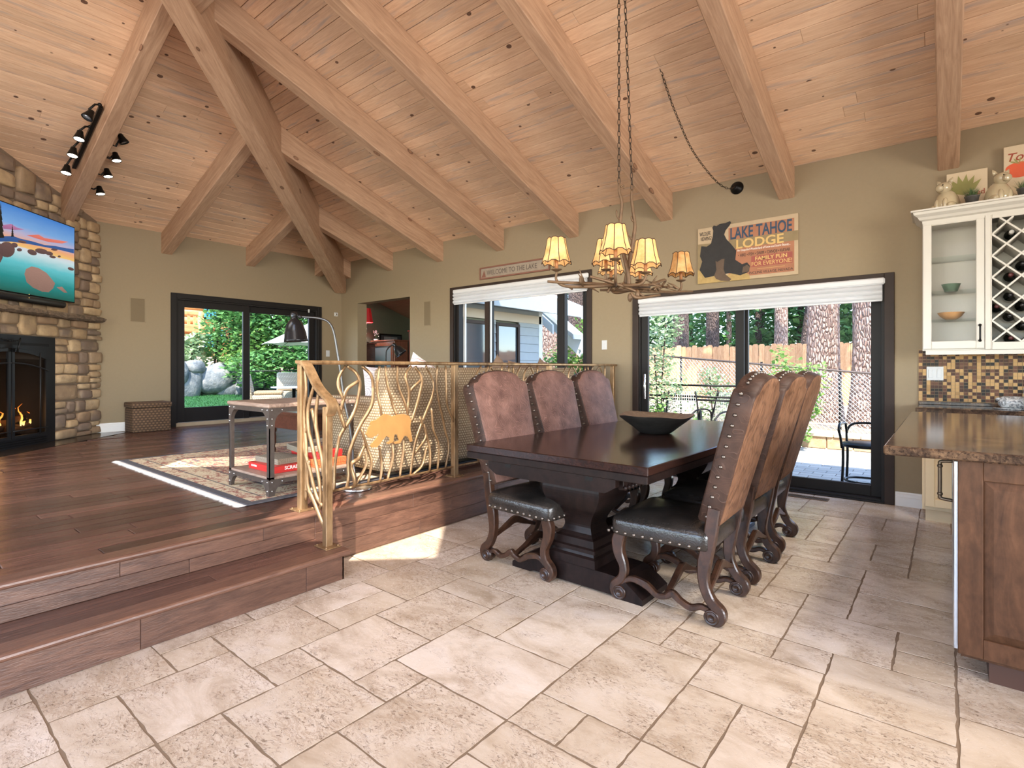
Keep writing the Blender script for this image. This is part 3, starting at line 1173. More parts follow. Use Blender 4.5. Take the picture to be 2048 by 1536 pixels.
for s in (-1, 1):
    y = s * .80
    mb = MB()
    n = len(prof)
    vs = []
    for z, a, b in prof: vs += [(-a, y - b, z), (a, y - b, z), (a, y + b, z), (-a, y + b, z)]
    fs = []
    for i in range(n - 1):
        for k in range(4): fs.append((i * 4 + k, i * 4 + (k + 1) % 4, (i + 1) * 4 + (k + 1) % 4, (i + 1) * 4 + k))
    mb.add(vs, fs + [[3, 2, 1, 0], [(n - 1) * 4 + k for k in range(4)]])
    ped = mb.build('pedestal', M_tabled, tb)
    mb = MB()
    sl = [(-.44, 0), (-.30, 0), (-.285, .012), (.285, .012), (.30, 0), (.44, 0), (.44, .03), (.40, .06), (.34, .10), (.30, .115), (.22, .118), (-.22, .118), (-.30, .115), (-.34, .10), (-.40, .06), (-.44, .03)]
    mb.prism(sl, y - .15, y + .15, Mx)
    mb.build('sled_foot', M_tabled, ped, fix=True)
MB().bbox((-.05, -.68, .19), (.05, .68, .27), .006).build('stretcher', M_tabled, tb)

# ---------------- wooden bowl on the table
M_bowl = wood('bowl_wood', s2l(24, 23, 22), s2l(46, 43, 40), .5, grain=(4, 10, 10), var=0)
M_bowlin = wood('bowl_inside', s2l(84, 68, 54), s2l(128, 106, 86), .55, grain=(4, 10, 10), var=0)
bw = MB()
bw.mi = 0
rr = random.Random(3)


def bowlring(r, z, k=0): return (r, z)


wob = [1 + .018 * math.sin(3 * a * 2 * PI / 32 + 1) + .012 * math.cos(5 * a * 2 * PI / 32) for a in range(32)]


def bowl(mb, prof, mat):
    n = 32
    base = len(mb.v)
    vs = []
    for r, z in prof:
        for k in range(n):
            a = 2 * PI * k / n
            w = 1 + (wob[k] - 1) * min(1, r / .2)
            vs.append((r * w * math.cos(a) * 1.06, r * w * math.sin(a) * 1.02, z + (wob[k] - 1) * .35 * (r / .24) ** 3))
    fs = []
    for i in range(len(prof) - 1):
        for k in range(n): fs.append((i * n + k, i * n + (k + 1) % n, (i + 1) * n + (k + 1) % n, (i + 1) * n + k))
    mb.mi = mat; mb.smooth = True
    mb.add(vs, fs)


bowl(bw, [(.001, 0), (.09, 0), (.105, .006), (.15, .045), (.20, .085), (.238, .118), (.243, .128)], 0)
bowl(bw, [(.243, .128), (.234, .131), (.22, .122), (.18, .09), (.13, .05), (.09, .03), (.001, .026)], 1)
tag(bw.build('wooden_bowl', [M_bowl, M_bowlin], None, (-1.60, 3.58, .7705), (0, 0, math.radians(20)), fix=True), 'wide dark carved wooden bowl on the dining table', 'bowl')

# ================================================================ railing with the bear
M_rail = NT('bronzed_steel')
_v1 = M_rail.coord()
_n1 = M_rail.noise(M_rail.mapping(_v1, (3, 3, 1)), 6, 4, .6)
M_rail.P(Base_Color=M_rail.ramp(_n1, [(.3, s2l(100, 74, 48)), (.7, s2l(172, 138, 100))]), Metallic=.6, Roughness=.38)
M_rail.bump(_n1, .2, .003)
M_rail = M_rail.mat
M_bear = flat('bear_bronze', s2l(190, 140, 84), .35, .4, var=.2, scale=12)
XRL = -3.13
ZRT = 1.278
rail = thing('stair_railing', 'bronze metal railing of curving reeds with a bear cut-out', 'railing', (XRL, 1.77, ZP))
RO = Vector((XRL, 1.77, ZP))


def rl(mb, name, mat, parent=None):
    mb.v = [tuple(Vector(p) - RO) if not parent else tuple(Vector(p) - RO) for p in mb.v]
    return mb.build(name, mat, parent or rail)


def Z4(a, b): return (580 + a * .27344, 680 + b * .27344)


for y in (1.77, 3.105, 4.45, 5.78):
    mb = MB().bbox((XRL - .0235, y - .0235, ZP), (XRL + .0235, y + .0235, ZRT - .015), .003)
    po = rl(mb, 'post', M_rail)
    mb = MB().bbox((XRL - .06, y - .055, ZP), (XRL + .06, y + .055, ZP + .008), .002)
    rl(mb, 'base_plate', M_rail, po)
    for sx in (-1, 1):
        for sy in (-1, 1):
            rl(MB().lathe([(.0075, 0), (.0075, .004), (.003, .006)], 6, Matrix.Translation((XRL + sx * .045, y + sy * .042, ZP + .008))), 'bolt', M_rail, po)
# newel on the lower step
XN = -2.845
mb = MB().bbox((XN - .022, 1.768 - .022, .171), (XN + .022, 1.768 + .022, 1.0), .003)
po = rl(mb, 'newel_post', M_rail)
rl(MB().bbox((XN - .065, 1.768 - .05, .1715), (XN + .065, 1.768 + .05, .18), .002), 'base_plate', M_rail, po)
for sx in (-1, 1):
    for sy in (-1, 1):
        rl(MB().lathe([(.008, 0), (.008, .004), (.003, .006)], 6, Matrix.Translation((XN + sx * .05, 1.768 + sy * .038, .18))), 'bolt', M_rail, po)
rl(MB().bbox((XRL - .03, 1.74, ZRT - .026), (XRL + .03, 5.85, ZRT), .008), 'top_rail', M_rail)
rl(MB().bbox((XRL - .008, 1.79, .415), (XRL + .008, 5.77, .43), .003), 'bottom_rail', M_rail)
# sloping handrail with a curled end
pts = bez([(XRL - .03, 1.768, ZRT - .008), (XRL + .06, 1.768, ZRT - .03), (-2.95, 1.768, 1.12), (-2.83, 1.768, 1.045), (-2.80, 1.768, 1.01), (-2.81, 1.768, .965), (-2.835, 1.768, .945)], 6)
mb = MB()
vs = []
ws = [.03] * (len(pts) - 8) + [.03, .03, .029, .027, .024, .02, .015, .01]
for i, p in enumerate(pts):
    t = (pts[min(i + 1, len(pts) - 1)] - pts[max(i - 1, 0)]).normalized()
    nn = Vector((-t.z, 0, t.x)) * .009
    w = ws[i]
    vs += [p + nn + Vector((0, -w, 0)), p + nn + Vector((0, w, 0)), p - nn + Vector((0, w, 0)), p - nn + Vector((0, -w, 0))]
fs = [(0, 1, 2, 3), [4 * len(pts) - 4 + k for k in (3, 2, 1, 0)]]
for i in range(len(pts) - 1):
    for k in range(4): fs.append((i * 4 + k, (i + 1) * 4 + k, (i + 1) * 4 + (k + 1) % 4, i * 4 + (k + 1) % 4))
mb.add(vs, fs)
mb.v = [tuple(Vector(p) - RO) for p in mb.v]
mb.build('handrail', M_rail, rail, fix=True)

BARS = [
    [(405, 190), (365, 255), (358, 350), (386, 440), (376, 540), (402, 650)],
    [(500, 298), (425, 358), (388, 440), (378, 520)],
    [(420, 190), (482, 240), (512, 340), (490, 470), (425, 605), (362, 720), (338, 830), (328, 1000), (316, 1108)],
    [(530, 190), (590, 260), (612, 360), (592, 480), (520, 620), (456, 750), (432, 860), (425, 1000), (414, 1085)],
    [(320, 430), (368, 540), (404, 650)],
    [(520, 650), (568, 790), (592, 900), (575, 1052)],
    [(552, 770), (505, 860), (452, 905), (462, 990), (474, 1072)],
    [(556, 820), (552, 920), (490, 1045), (430, 1082)],
    [(650, 190), (640, 330), (652, 460), (672, 560)],
    [(652, 775), (672, 900), (655, 1034)],
    [(700, 190), (712, 340), (748, 450), (776, 550)],
    [(748, 750), (748, 880), (716, 1022)],
    [(780, 190), (792, 320), (840, 470), (868, 560)],
    [(886, 190), (848, 270), (872, 400), (862, 540)],
    [(920, 192), (962, 285), (945, 430), (884, 600)],
    [(958, 292), (900, 350), (872, 410)],
    [(990, 190), (1050, 290), (1042, 400), (972, 600), (912, 760), (885, 985)],
    [(1080, 188), (1076, 390), (1128, 620), (1160, 760), (1135, 950)],
    [(1140, 188), (1142, 400), (1160, 500), (1192, 600)],
    [(1030, 500), (1048, 640), (1085, 760), (1080, 955)],
    [(975, 615), (1022, 780), (1018, 968)],
    [(1005, 780), (966, 910), (900, 985)],
    [(828, 720), (825, 840), (806, 1005)],
    [(945, 560), (1002, 700), (912, 830)],
]


def bar_pts(tr):
    out = []
    for a, b in tr:
        p = onx(*Z4(a, b), XRL)
        out.append(Vector((XRL, p.y, min(max(p.z, .42), ZRT - .018))))
    return out


for k, tr in enumerate(BARS):
    P = bez(bar_pts(tr), 6)
    for i, p in enumerate(P): p.x += .006 * math.sin(k * 1.7 + i * .5)
    rs = [.0115 + .003 * math.sin(PI * i / (len(P) - 1)) for i in range(len(P))]
    rl(MB().tube(P, rs, 6, flat=.6), 'reed_bar', M_rail)
for off in (1.335, 2.675):
    for k, tr in enumerate(BARS):
        P = bez(bar_pts(tr), 5)
        P = [Vector((p.x, 3.105 * 0 + (p.y + off if k % 2 else 2 * 2.44 - p.y + off), p.z)) for p in P]
        if min(p.y for p in P) < 1.8 + off or max(p.y for p in P) > 3.09 + off: continue
        if k in (5, 9, 11, 22): continue
        rl(MB().tube(P, .0125, 6, flat=.6), 'reed_bar', M_rail)
# the short flight between post and newel (in the plane y = 1.768)
SH = [[(-3.10, 1.23), (-3.085, 1.1), (-3.11, .95), (-3.085, .75), (-3.08, .55), (-3.09, .41)],
      [(-2.99, 1.13), (-3.06, .98), (-3.055, .85), (-2.99, .7), (-2.93, .53), (-2.92, .38)],
      [(-2.945, 1.08), (-2.975, .93), (-2.95, .80), (-2.905, .68), (-2.89, .58)],
      [(-3.06, .90), (-3.11, .76), (-3.04, .60), (-2.97, .46), (-2.90, .40)],
      [(-3.02, .98), (-2.96, .84), (-2.93, .72)],
      [(-3.10, .47), (-3.05, .47), (-2.98, .40), (-2.90, .30), (-2.86, .26)],
      [(-3.05, .66), (-3.07, .53), (-3.02, .42)]]
for tr in SH:
    P = bez([Vector((x, 1.768, z)) for x, z in tr], 6)
    rl(MB().tube(P, [.0135 + .003 * math.sin(PI * i / (len(P) - 1)) for i in range(len(P))], 6, flat=.6), 'reed_bar', M_rail)
BEAR = [(558, 690), (575, 712), (600, 715), (640, 692), (657, 680), (640, 712), (588, 772), (598, 788), (640, 782), (680, 732), (706, 702), (732, 716), (732, 738), (704, 754), (720, 763), (756, 746), (764, 692), (784, 690), (800, 735), (758, 748), (768, 760), (806, 756), (836, 702), (856, 702), (870, 722), (880, 746), (897, 740), (890, 700), (880, 640), (886, 590), (872, 556), (832, 541), (790, 546), (746, 560), (720, 546), (690, 541), (660, 562), (630, 586), (604, 590), (586, 604), (590, 622), (574, 642), (568, 668)]
mb = MB()
bp = [onx(*Z4(a, b), XRL + .02) for a, b in BEAR]
mb.prism([(p.y, p.z) for p in bp], XRL + .012, XRL + .02, Matrix(((0, 0, 1, 0), (1, 0, 0, 0), (0, 1, 0, 0), (0, 0, 0, 1))))
mb.v = [tuple(Vector(p) - RO) for p in mb.v]
mb.build('bear_cutout', M_bear, rail, fix=True)['label'] = 'golden walking bear silhouette'

# ================================================================ sofa
def mat_weave(name, dark, light, sx=42, sy=26):
    m = NT(name)
    v = m.coord()
    def tri(axis, s, ph=0.0):
        sp = m.node('ShaderNodeSeparateXYZ'); m.t.links.new(v, sp.inputs[0])
        return sp.outputs[axis]
    a = m.math('ADD', tri(0, 1), tri(1, 1))
    b = tri(2, 1)
    row = m.math('FLOOR', m.math('MULTIPLY', b, sy))
    off = m.math('MULTIPLY', m.math('MODULO', row, 2.0), .5)
    fx = m.math('FRACT', m.math('ADD', m.math('MULTIPLY', a, sx), off))
    fz = m.math('FRACT', m.math('MULTIPLY', b, sy))
    dx = m.math('ABSOLUTE', m.math('SUBTRACT', fx, .5))
    dz = m.math('ABSOLUTE', m.math('SUBTRACT', fz, .5))
    d = m.math('ADD', m.math('MULTIPLY', dx, 1.2), m.math('MULTIPLY', m.math('ABSOLUTE', m.math('SUBTRACT', dz, m.math('MULTIPLY', dx, .5))), 1.4))
    c = m.ramp(d, [(.25, light), (.62, dark)])
    c = m.mix(m.math('MULTIPLY', m.noise(v, 3, 3), .4), c, tuple(x * .7 for x in light))
    m.P(Base_Color=c, Roughness=.85)
    m.bump(m.math('SUBTRACT', 1.0, d), .6, .01)
    return m.mat


M_weave = mat_weave('sofa_weave', s2l(126, 100, 70), s2l(198, 176, 144), 34, 46)
M_sofacush = flat('sofa_cushion_fabric', s2l(168, 148, 118), .9, var=.2, scale=60, bump=.3)


def softbox(a, b, r=.06, n=5, mb=None, puff=0.0):
    """rounded box"""
    mb = mb or MB()
    a, b = Vector(a), Vector(b)
    c = (a + b) / 2
    h = (b - a) / 2
    r = min(r, h.x * .98, h.y * .98, h.z * .98)
    # sphere grid pushed out to the box corners
    nu, nv = 4 * (n + 1), 2 * (n + 1)
    vs = []
    for j in range(nv):
        jj = j // (n + 1)
        ph = -PI / 2 + (PI / 2) * ((j % (n + 1)) / n) + jj * PI / 2
        for i in range(nu):
            q = i // (n + 1)
            th_ = (PI / 2) * ((i % (n + 1)) / n) + q * PI / 2
            sx = 1 if q in (0, 3) else -1
            sy = 1 if q in (0, 1) else -1
            sz = -1 if jj == 0 else 1
            d = Vector((math.cos(ph) * math.cos(th_), math.cos(ph) * math.sin(th_), math.sin(ph)))
            vs.append((c.x + sx * (h.x - r) + d.x * r, c.y + sy * (h.y - r) + d.y * r, c.z + sz * (h.z - r) + d.z * r))
    fs = []
    for j in range(nv - 1):
        for i in range(nu): fs.append((j * nu + i, j * nu + (i + 1) % nu, (j + 1) * nu + (i + 1) % nu, (j + 1) * nu + i))
    fs.append([i for i in range(nu)][::-1])
    fs.append([(nv - 1) * nu + i for i in range(nu)])
    s = mb.smooth; mb.smooth = True
    mb.add(vs, fs)
    mb.smooth = s
    return mb


SX0, SX1, SY0, SY1 = -4.24, -3.37, 2.60, 5.35
sofa = thing('sofa', 'woven beige sofa standing with its back to the railing', 'sofa', (SX1, SY0, ZP))
SO = Vector((SX1, SY0, ZP))


def sf(mb, name, mat):
    mb.v = [tuple(Vector(p) - SO) for p in mb.v]
    return mb.build(name, mat, sofa)


sf(softbox((-3.58, SY0 + .02, ZP + .06), (SX1, SY1 - .02, 1.235), .05), 'backrest', M_weave)
for s, y in ((0, SY0), (1, SY1 - .2)):
    sf(softbox((SX0, y, ZP + .06), (-3.45, y + .2, .995), .06), 'arm', M_weave)
sf(softbox((SX0 + .04, SY0 + .18, ZP + .06), (-3.5, SY1 - .18, ZP + .28), .02), 'seat_frame', M_weave)
for k in range(3):
    L = (SY1 - SY0 - .4) / 3
    sf(softbox((SX0 + .02, SY0 + .2 + k * L, ZP + .28), (-3.56, SY0 + .2 + (k + 1) * L - .005, ZP + .45), .05), 'seat_cushion', M_sofacush)
for x in (SX0 + .08, SX1 - .1):
    for y in (SY0 + .08, SY1 - .1):
        sf(MB().lathe([(.02, ZP), (.028, ZP + .03), (.03, ZP + .065)], 10, Matrix.Translation((x, y, 0))), 'foot', M_chairwood)


def mat_paisley(name, base, c1, c2, sc=9):
    m = NT(name)
    v = m.coord()
    wv = m.n.new('ShaderNodeTexWave'); wv.wave_type = 'RINGS'; wv.inputs['Scale'].default_value = sc
    wv.inputs['Distortion'].default_value = 9; wv.inputs['Detail'].default_value = 2
    m.t.links.new(v, wv.inputs['Vector'])
    c = m.ramp(wv.outputs[1], [(.30, base), (.42, c1), (.55, base), (.68, c2), (.82, base)])
    m.P(Base_Color=c, Roughness=.9)
    return m.mat


def pillow(name, label, loc, rot, w, h, t, mat):
    mb = MB()

    def fn(u, v, s):
        x, y = u * 2 - 1, v * 2 - 1
        e = (1 - x ** 4) * (1 - y ** 4)
        pin = 1 - .06 * (1 - abs(x) * abs(y))
        return (x * w / 2 * (1 - .07 * (1 - y * y)), y * h / 2 * (1 - .07 * (1 - x * x)), s * t / 2 * max(0, e) ** .55)
    mb.grid(lambda u, v: fn(u, v, 1), 13, 13)
    mb.grid(lambda u, v: fn(u, 1 - v, -1), 13, 13)
    o = mb.build(name, mat, None, loc, rot)
    return tag(o, label, 'pillow', 'throw pillows on the sofa')


M_pais = mat_paisley('paisley_fabric', s2l(214, 204, 200), s2l(120, 66, 78), s2l(92, 96, 122))
M_redwhite = mat_paisley('red_white_fabric', s2l(240, 234, 226), s2l(240, 234, 226), s2l(172, 44, 44), 4)
M_brownp = flat('brown_pillow_fabric', s2l(128, 104, 84), .9, var=.25, scale=50)
pillow('throw_pillow', 'white and purple paisley pillow in the near corner of the sofa', (-3.78, 2.96, 1.02), (math.radians(78), 0, math.radians(62)), .46, .46, .15, M_pais)
pillow('throw_pillow', 'bright white and red pillow standing taller than the railing', (-4.02, 3.58, 1.06), (math.radians(72), math.radians(30), math.radians(70)), .5, .5, .15, M_redwhite)
pillow('throw_pillow', 'brown pillow corner above the railing next to the window frame', (-3.66, 4.30, 1.10), (math.radians(80), math.radians(45), math.radians(88)), .40, .40, .14, M_brownp)
pillow('throw_pillow', 'flat brown pillow top just above the railing below the window', (-3.66, 4.72, 1.07), (math.radians(80), math.radians(4), math.radians(88)), .5, .46, .14, M_brownp)
pillow('throw_pillow', 'brown pillow with a pointed corner above the railing under the window post', (-3.66, 5.1, 1.08), (math.radians(80), math.radians(38), math.radians(88)), .40, .40, .14, M_brownp)

# ================================================================ rug
M_rug = NT('persian_rug')
rv = M_rug.coord()
sp = M_rug.node('ShaderNodeSeparateXYZ'); M_rug.t.links.new(rv, sp.inputs[0])
RW, RL_ = 2.62, 3.4            # x size, y size
ex = M_rug.math('SUBTRACT', RW / 2, M_rug.math('ABSOLUTE', sp.outputs[0]))
ey = M_rug.math('SUBTRACT', RL_ / 2, M_rug.math('ABSOLUTE', sp.outputs[1]))
ed = M_rug.math('MINIMUM', ex, ey)
fl = M_rug.voro(M_rug.mapping(rv, (1, 1, .01)), 17, 'F1', 'Color')
fn_ = M_rug.noise(rv, 34, 3, .6)
fl2 = M_rug.noise(rv, 12, 4, .7, 1.5)
floral = M_rug.ramp(fl2, [(.36, s2l(60, 62, 74)), (.43, s2l(150, 78, 68)), (.5, s2l(192, 170, 138)), (.56, s2l(122, 110, 92)), (.62, s2l(158, 72, 64)), (.7, s2l(206, 186, 152))], 'CONSTANT')
border = M_rug.ramp(fl2, [(.38, s2l(150, 92, 76)), (.46, s2l(206, 190, 158)), (.6, s2l(186, 168, 132)), (.64, s2l(120, 92, 74))], 'CONSTANT')
c = M_rug.mix(M_rug.ramp(ed, [(.0, (1, 1, 1)), (.36, (1, 1, 1)), (.361, (0, 0, 0))], 'CONSTANT'), floral, border)
lines = M_rug.ramp(ed, [(0, (1, 1, 1)), (.055, (0, 0, 0)), (.15, (0, 0, 0)), (.16, (.8, .8, .8)), (.175, (0, 0, 0)), (.33, (0, 0, 0)), (.345, (.8, .8, .8)), (.365, (0, 0, 0))], 'CONSTANT')
c = M_rug.mix(lines, c, s2l(40, 48, 64))
c = M_rug.mix(M_rug.math('MULTIPLY', fn_, .35), c, s2l(150, 134, 114))
M_rug.P(Base_Color=c, Roughness=.95)
M_rug.bump(M_rug.noise(rv, 160, 2), .4, .004)
rug = thing('area_rug', 'patterned red and beige rug with navy edge and white fringe', 'rug', (-3.48 - RW / 2, 1.585 + RL_ / 2, ZP))
MB().bbox((-RW / 2, -RL_ / 2, .001), (RW / 2, RL_ / 2, .011), .003).build('pile', M_rug.mat, rug)
fr = MB()
rf = random.Random(4)
for k in range(420):
    x = -RW / 2 + RW * (k + .5) / 420
    fr.add([(x - .003, -RL_ / 2 + .002, .004), (x + .003, -RL_ / 2 + .002, .004), (x + rf.uniform(-.006, .006), -RL_ / 2 - .055 - rf.uniform(0, .02), .003), (x, -RL_ / 2 - .03, .010)], [(0, 1, 3), (1, 2, 3), (2, 0, 3)])
stuff(fr.build('fringe', flat('fringe_cotton', s2l(228, 222, 212), .95), rug, fix=True))

# ================================================================ industrial side table with games
M_iron = flat('aged_iron', s2l(98, 88, 82), .42, .75, var=.35, scale=22, bump=.15)
M_tabletop = wood('weathered_top', s2l(112, 88, 74), s2l(176, 150, 132), .5, grain=(1.5, 9, 9), var=0, wear=.3)
TX0, TX1, TY0, TY1 = -4.18, -3.565, 1.775, 2.44
ct = thing('side_table', 'riveted iron and wood side table holding board games', 'table', (TX0, TY0, ZP + .011))
TO = Vector((TX0, TY0, ZP + .011))
zt, zs = .985, .485
zf = ZP + .0112


def tt(mb, name, mat, parent=None, fix=False):
    mb.v = [tuple(Vector(p) - TO) for p in mb.v]
    return mb.build(name, mat, parent or ct, fix=fix)


tt(MB().bbox((TX0 - .012, TY0 - .012, zt - .028), (TX1 + .012, TY1 + .012, zt), .006), 'tabletop', M_tabletop)
tt(MB().bbox((TX0, TY0, zs - .018), (TX1, TY1, zs), .003), 'shelf', M_tabletop)
for (x, sx) in ((TX0, 1), (TX1, -1)):
    for (y, sy) in ((TY0, 1), (TY1, -1)):
        mb = MB()
        w, t_ = .036, .006
        xa, xb = sorted((x, x + sx * w)); ya, yb = sorted((y, y + sy * t_))
        mb.box((xa, ya, zf), (xb, yb, zt - .028))
        xa, xb = sorted((x, x + sx * t_)); ya, yb = sorted((y, y + sy * w))
        mb.box((xa, ya, zf), (xb, yb, zt - .028))
        leg = tt(mb, 'leg', M_iron)
        for z, up in ((zt - .028, -1), (zs - .02, -1)):
            # curved corner brackets on both faces
            for ax in (0, 1):
                pr = [(0, 0), (.11, 0), (.11, -.028)]
                for k in range(7):
                    a = PI / 2 * k / 6
                    pr.append((.11 - .074 * math.sin(a) - .0, -.028 - .09 * (1 - math.cos(a))))
                pr += [(.036, -.14), (0, -.14)]
                g = MB()
                if ax == 0:
                    g.prism([(x + sx * p[0], z + p[1]) for p in pr], y - sy * .003, y + sy * .001, Matrix(((1, 0, 0, 0), (0, 0, 1, 0), (0, 1, 0, 0), (0, 0, 0, 1))))
                else:
                    g.prism([(y + sy * p[0], z + p[1]) for p in pr], x - sx * .003, x + sx * .001, Matrix(((0, 0, 1, 0), (1, 0, 0, 0), (0, 1, 0, 0), (0, 0, 0, 1))))
                br = tt(g, 'bracket', M_iron, leg, fix=True)
                rv_ = MB()
                for (a, b) in ((.018, -.015), (.09, -.015), (.018, -.075), (.018, -.12)):
                    if ax == 0: rv_.ball((x + sx * a, y - sy * .004, z + b), .006, 6, 4)
                    else: rv_.ball((x - sx * .004, y + sy * a, z + b), .006, 6, 4)
                stuff(tt(rv_, 'rivet', M_chrome, leg))
for y, s in ((TY0, 1), (TY1, -1)):
    for z in (zt - .03, zs - .018):
        ya, yb = sorted((y, y + s * .006))
        tt(MB().box((TX0, ya, z - .03), (TX1, yb, z)), 'apron', M_iron)
for x, s in ((TX0, 1), (TX1, -1)):
    for z in (zt - .03, zs - .018):
        xa, xb = sorted((x, x + s * .006))
        tt(MB().box((xa, TY0, z - .03), (xb, TY1, z)), 'apron', M_iron)


def text_obj(s, size, mat, parent=None, loc=(0, 0, 0), R=None, extrude=.0006, align='LEFT', stretch=1.0, shear=0, name='lettering', bold=0):
    c = bpy.data.curves.new('lettering', 'FONT')
    c.body = s
    c.size = size
    c.extrude = extrude
    c.align_x = align
    c.shear = shear
    c.offset = bold
    c.resolution_u = 3
    o = bpy.data.objects.new('lettering', c)
    COL.objects.link(o)
    dg = bpy.context.evaluated_depsgraph_get()
    me = bpy.data.meshes.new_from_object(o.evaluated_get(dg))
    bpy.data.objects.remove(o)
    me.materials.clear()
    me.materials.append(mat)
    if stretch != 1.0:
        for v in me.vertices: v.co.x *= stretch
    q = bpy.data.objects.new(name, me)
    COL.objects.link(q)
    if parent: q.parent = parent
    q.location = loc
    if R is not None: q.rotation_euler = R.to_euler() if isinstance(R, Matrix) else R
    return q


# text frames: on a face looking to -y, and on a face looking to +x
R_my = Matrix(((1, 0, 0), (0, 0, -1), (0, 1, 0)))
R_px = Matrix(((0, 0, 1), (1, 0, 0), (0, 1, 0)))
M_red = flat('box_red', s2l(196, 44, 40), .4, var=.1)
M_ink = flat('white_ink', s2l(240, 236, 228), .5)
M_boxart = mat_paisley('box_art', s2l(140, 128, 110), s2l(110, 70, 50), s2l(90, 100, 84), 14)
M_orange = mat_paisley('box_orange', s2l(206, 92, 48), s2l(226, 150, 70), s2l(150, 50, 40), 10)


def gamebox(loc, rz, sx, sy, sz, mat, label, txt=None, tsize=.03, mat2=None):
    b = thing('game_box', label, 'box', loc, rz, 'board games on the side table')
    MB().bbox((0, 0, 0), (sx, sy, sz), .002).build('carton', mat, b)
    MB().bbox((-.0015, -.0015, sz * .35), (sx + .0015, sy + .0015, sz + .001), .002).build('lid', mat2 or mat, b)
    if txt:
        text_obj(txt, tsize, M_ink, b, (sx + .002, sy * .30, sz * .42), R_px, bold=.0006)
        text_obj(txt, tsize * .55, M_ink, b, (sx * .12, -.0022, sz * .45), R_my, bold=.0004)
    return b


gamebox((-4.05, 1.86, zs), 0, .38, .26, .045, M_red, 'flat red word game box on the lower shelf of the iron table', 'SCRABBLE', .034)
gamebox((-4.03, 1.90, zs + .046), .06, .30, .21, .04, M_boxart, 'grey jigsaw box lying on the red word game box')
gamebox((-4.02, 2.16, zs), 0, .40, .25, .06, M_orange, 'orange game box at the far end of the shelf')
gamebox((-4.00, 2.17, zs + .061), .04, .36, .21, .055, M_red, 'red game box stacked on the orange game box', 'JENGA' if False else None)
gamebox((-3.98, 2.12, zs + .117), -.2, .30, .16, .04, M_boxart, 'brown patterned box on top of the red stack')

# ================================================================ coffee table
M_cof = wood('coffee_wood', s2l(52, 30, 24), s2l(92, 56, 44), .3, grain=(6, 1.5, 6), var=0, coat=.2)
CX0, CX1, CY0, CY1 = -5.5, -4.72, 2.72, 3.95
cf = thing('coffee_table', 'dark wooden coffee table with turned legs on the rug', 'table', (CX0, CY0, ZP + .0112))
CO = Vector((CX0, CY0, ZP + .0112))


def cft(mb, name, mat):
    mb.v = [tuple(Vector(p) - CO) for p in mb.v]
    return mb.build(name, mat, cf)


cft(MB().bbox((CX0 - .03, CY0 - .03, .765), (CX1 + .03, CY1 + .03, .795), .008), 'tabletop', M_cof)
cft(MB().bbox((CX0, CY0, .62), (CX1, CY1, .764), .004), 'apron', M_cof)
for x in (CX0 + .04, CX1 - .04):
    for y in (CY0 + .04, CY1 - .04):
        z0 = ZP + .0112
        cft(MB().lathe([(.022, z0), (.03, z0 + .03), (.018, z0 + .06), (.028, z0 + .1), (.034, z0 + .16), (.022, z0 + .2), (.034, z0 + .22), (.034, .64)], 14, Matrix.Translation((x, y, 0))), 'leg', M_cof)

# ================================================================ floor lamps
def atd(px, py, d):
    return Vector((0, 0, CAMZ)) + ray(px, py) * d


def lamp_bell(mb, M, r=.085, h=.17):
    mb.lathe([(.004, h + .055), (.022, h + .05), (.027, h + .03), (.022, h + .012), (.03, h), (.045, h - .015), (.062, h - .05), (.076, h - .1), (.083, .01), (.086, 0), (.082, 0), (.078, .01), (.07, h - .1), (.05, h - .03), (.002, h - .01)], 24, M, closed=True)


D1 = 3.97
M_blackgloss = flat('black_enamel', s2l(24, 24, 26), .2, .2, var=.1)
b0 = onz(714, 979, ZP)
fl1 = thing('floor_lamp', 'chrome floor lamp with black bell shade beside the sofa', 'lamp', (b0.x, b0.y, ZP))


def lp(mb, name, mat, parent):
    o_ = parent.location
    mb.v = [tuple(Vector(p) - o_) for p in mb.v]
    return mb.build(name, mat, parent)


lp(MB().lathe([(.001, 0), (.105, 0), (.108, .012), (.1, .022), (.03, .03), (.014, .04), (.001, .04)], 28, Matrix.Translation((b0.x, b0.y, ZP))), 'base', M_chrome, fl1)
pp = [Vector((b0.x, b0.y, ZP + .03))] + [atd(a, b, D1) for a, b in ((707, 930), (705, 895), (699, 850), (689, 803), (681, 745), (674, 700), (667, 662), (657, 644), (640, 637), (622, 635), (603, 634))]
lp(MB().tube(bez(pp, 4), .0085, 8), 'stem', flat('dark_chrome', (.12, .12, .12), .4, 1.0), fl1)
hp = atd(592, 683, D1)
mb = MB()
lamp_bell(mb, Matrix.Translation(hp) @ Matrix.Rotation(math.radians(-4), 4, _v), .085, .165)
lp(mb, 'shade', M_blackgloss, fl1)
q = atd(600, 634, D1)
lp(MB().ball(q, .016, 10, 6), 'joint', M_blackgloss, fl1)

D2 = 7.4
b2 = atd(772, 850, D2); b2.z = ZP
fl2 = thing('floor_lamp', 'black arched reading lamp in front of the doorway', 'lamp', (b2.x, b2.y, ZP))
lp(MB().lathe([(.001, 0), (.12, 0), (.12, .015), (.02, .025), (.001, .03)], 24, Matrix.Translation((b2.x, b2.y, ZP))), 'base', M_black, fl2)
pp = [Vector((b2.x, b2.y, ZP + .02)), atd(772, 760, D2), atd(772, 710, D2), atd(775, 698, D2), atd(783, 691, D2), atd(791, 690, D2)]
lp(MB().tube(bez(pp, 5), .009, 8), 'stem', M_black, fl2)
mb = MB()
lamp_bell(mb, Matrix.Translation(atd(803, 708, D2)) @ Matrix.Rotation(math.radians(-38), 4, _v), .09, .13)
lp(mb, 'shade', M_blackgloss, fl2)

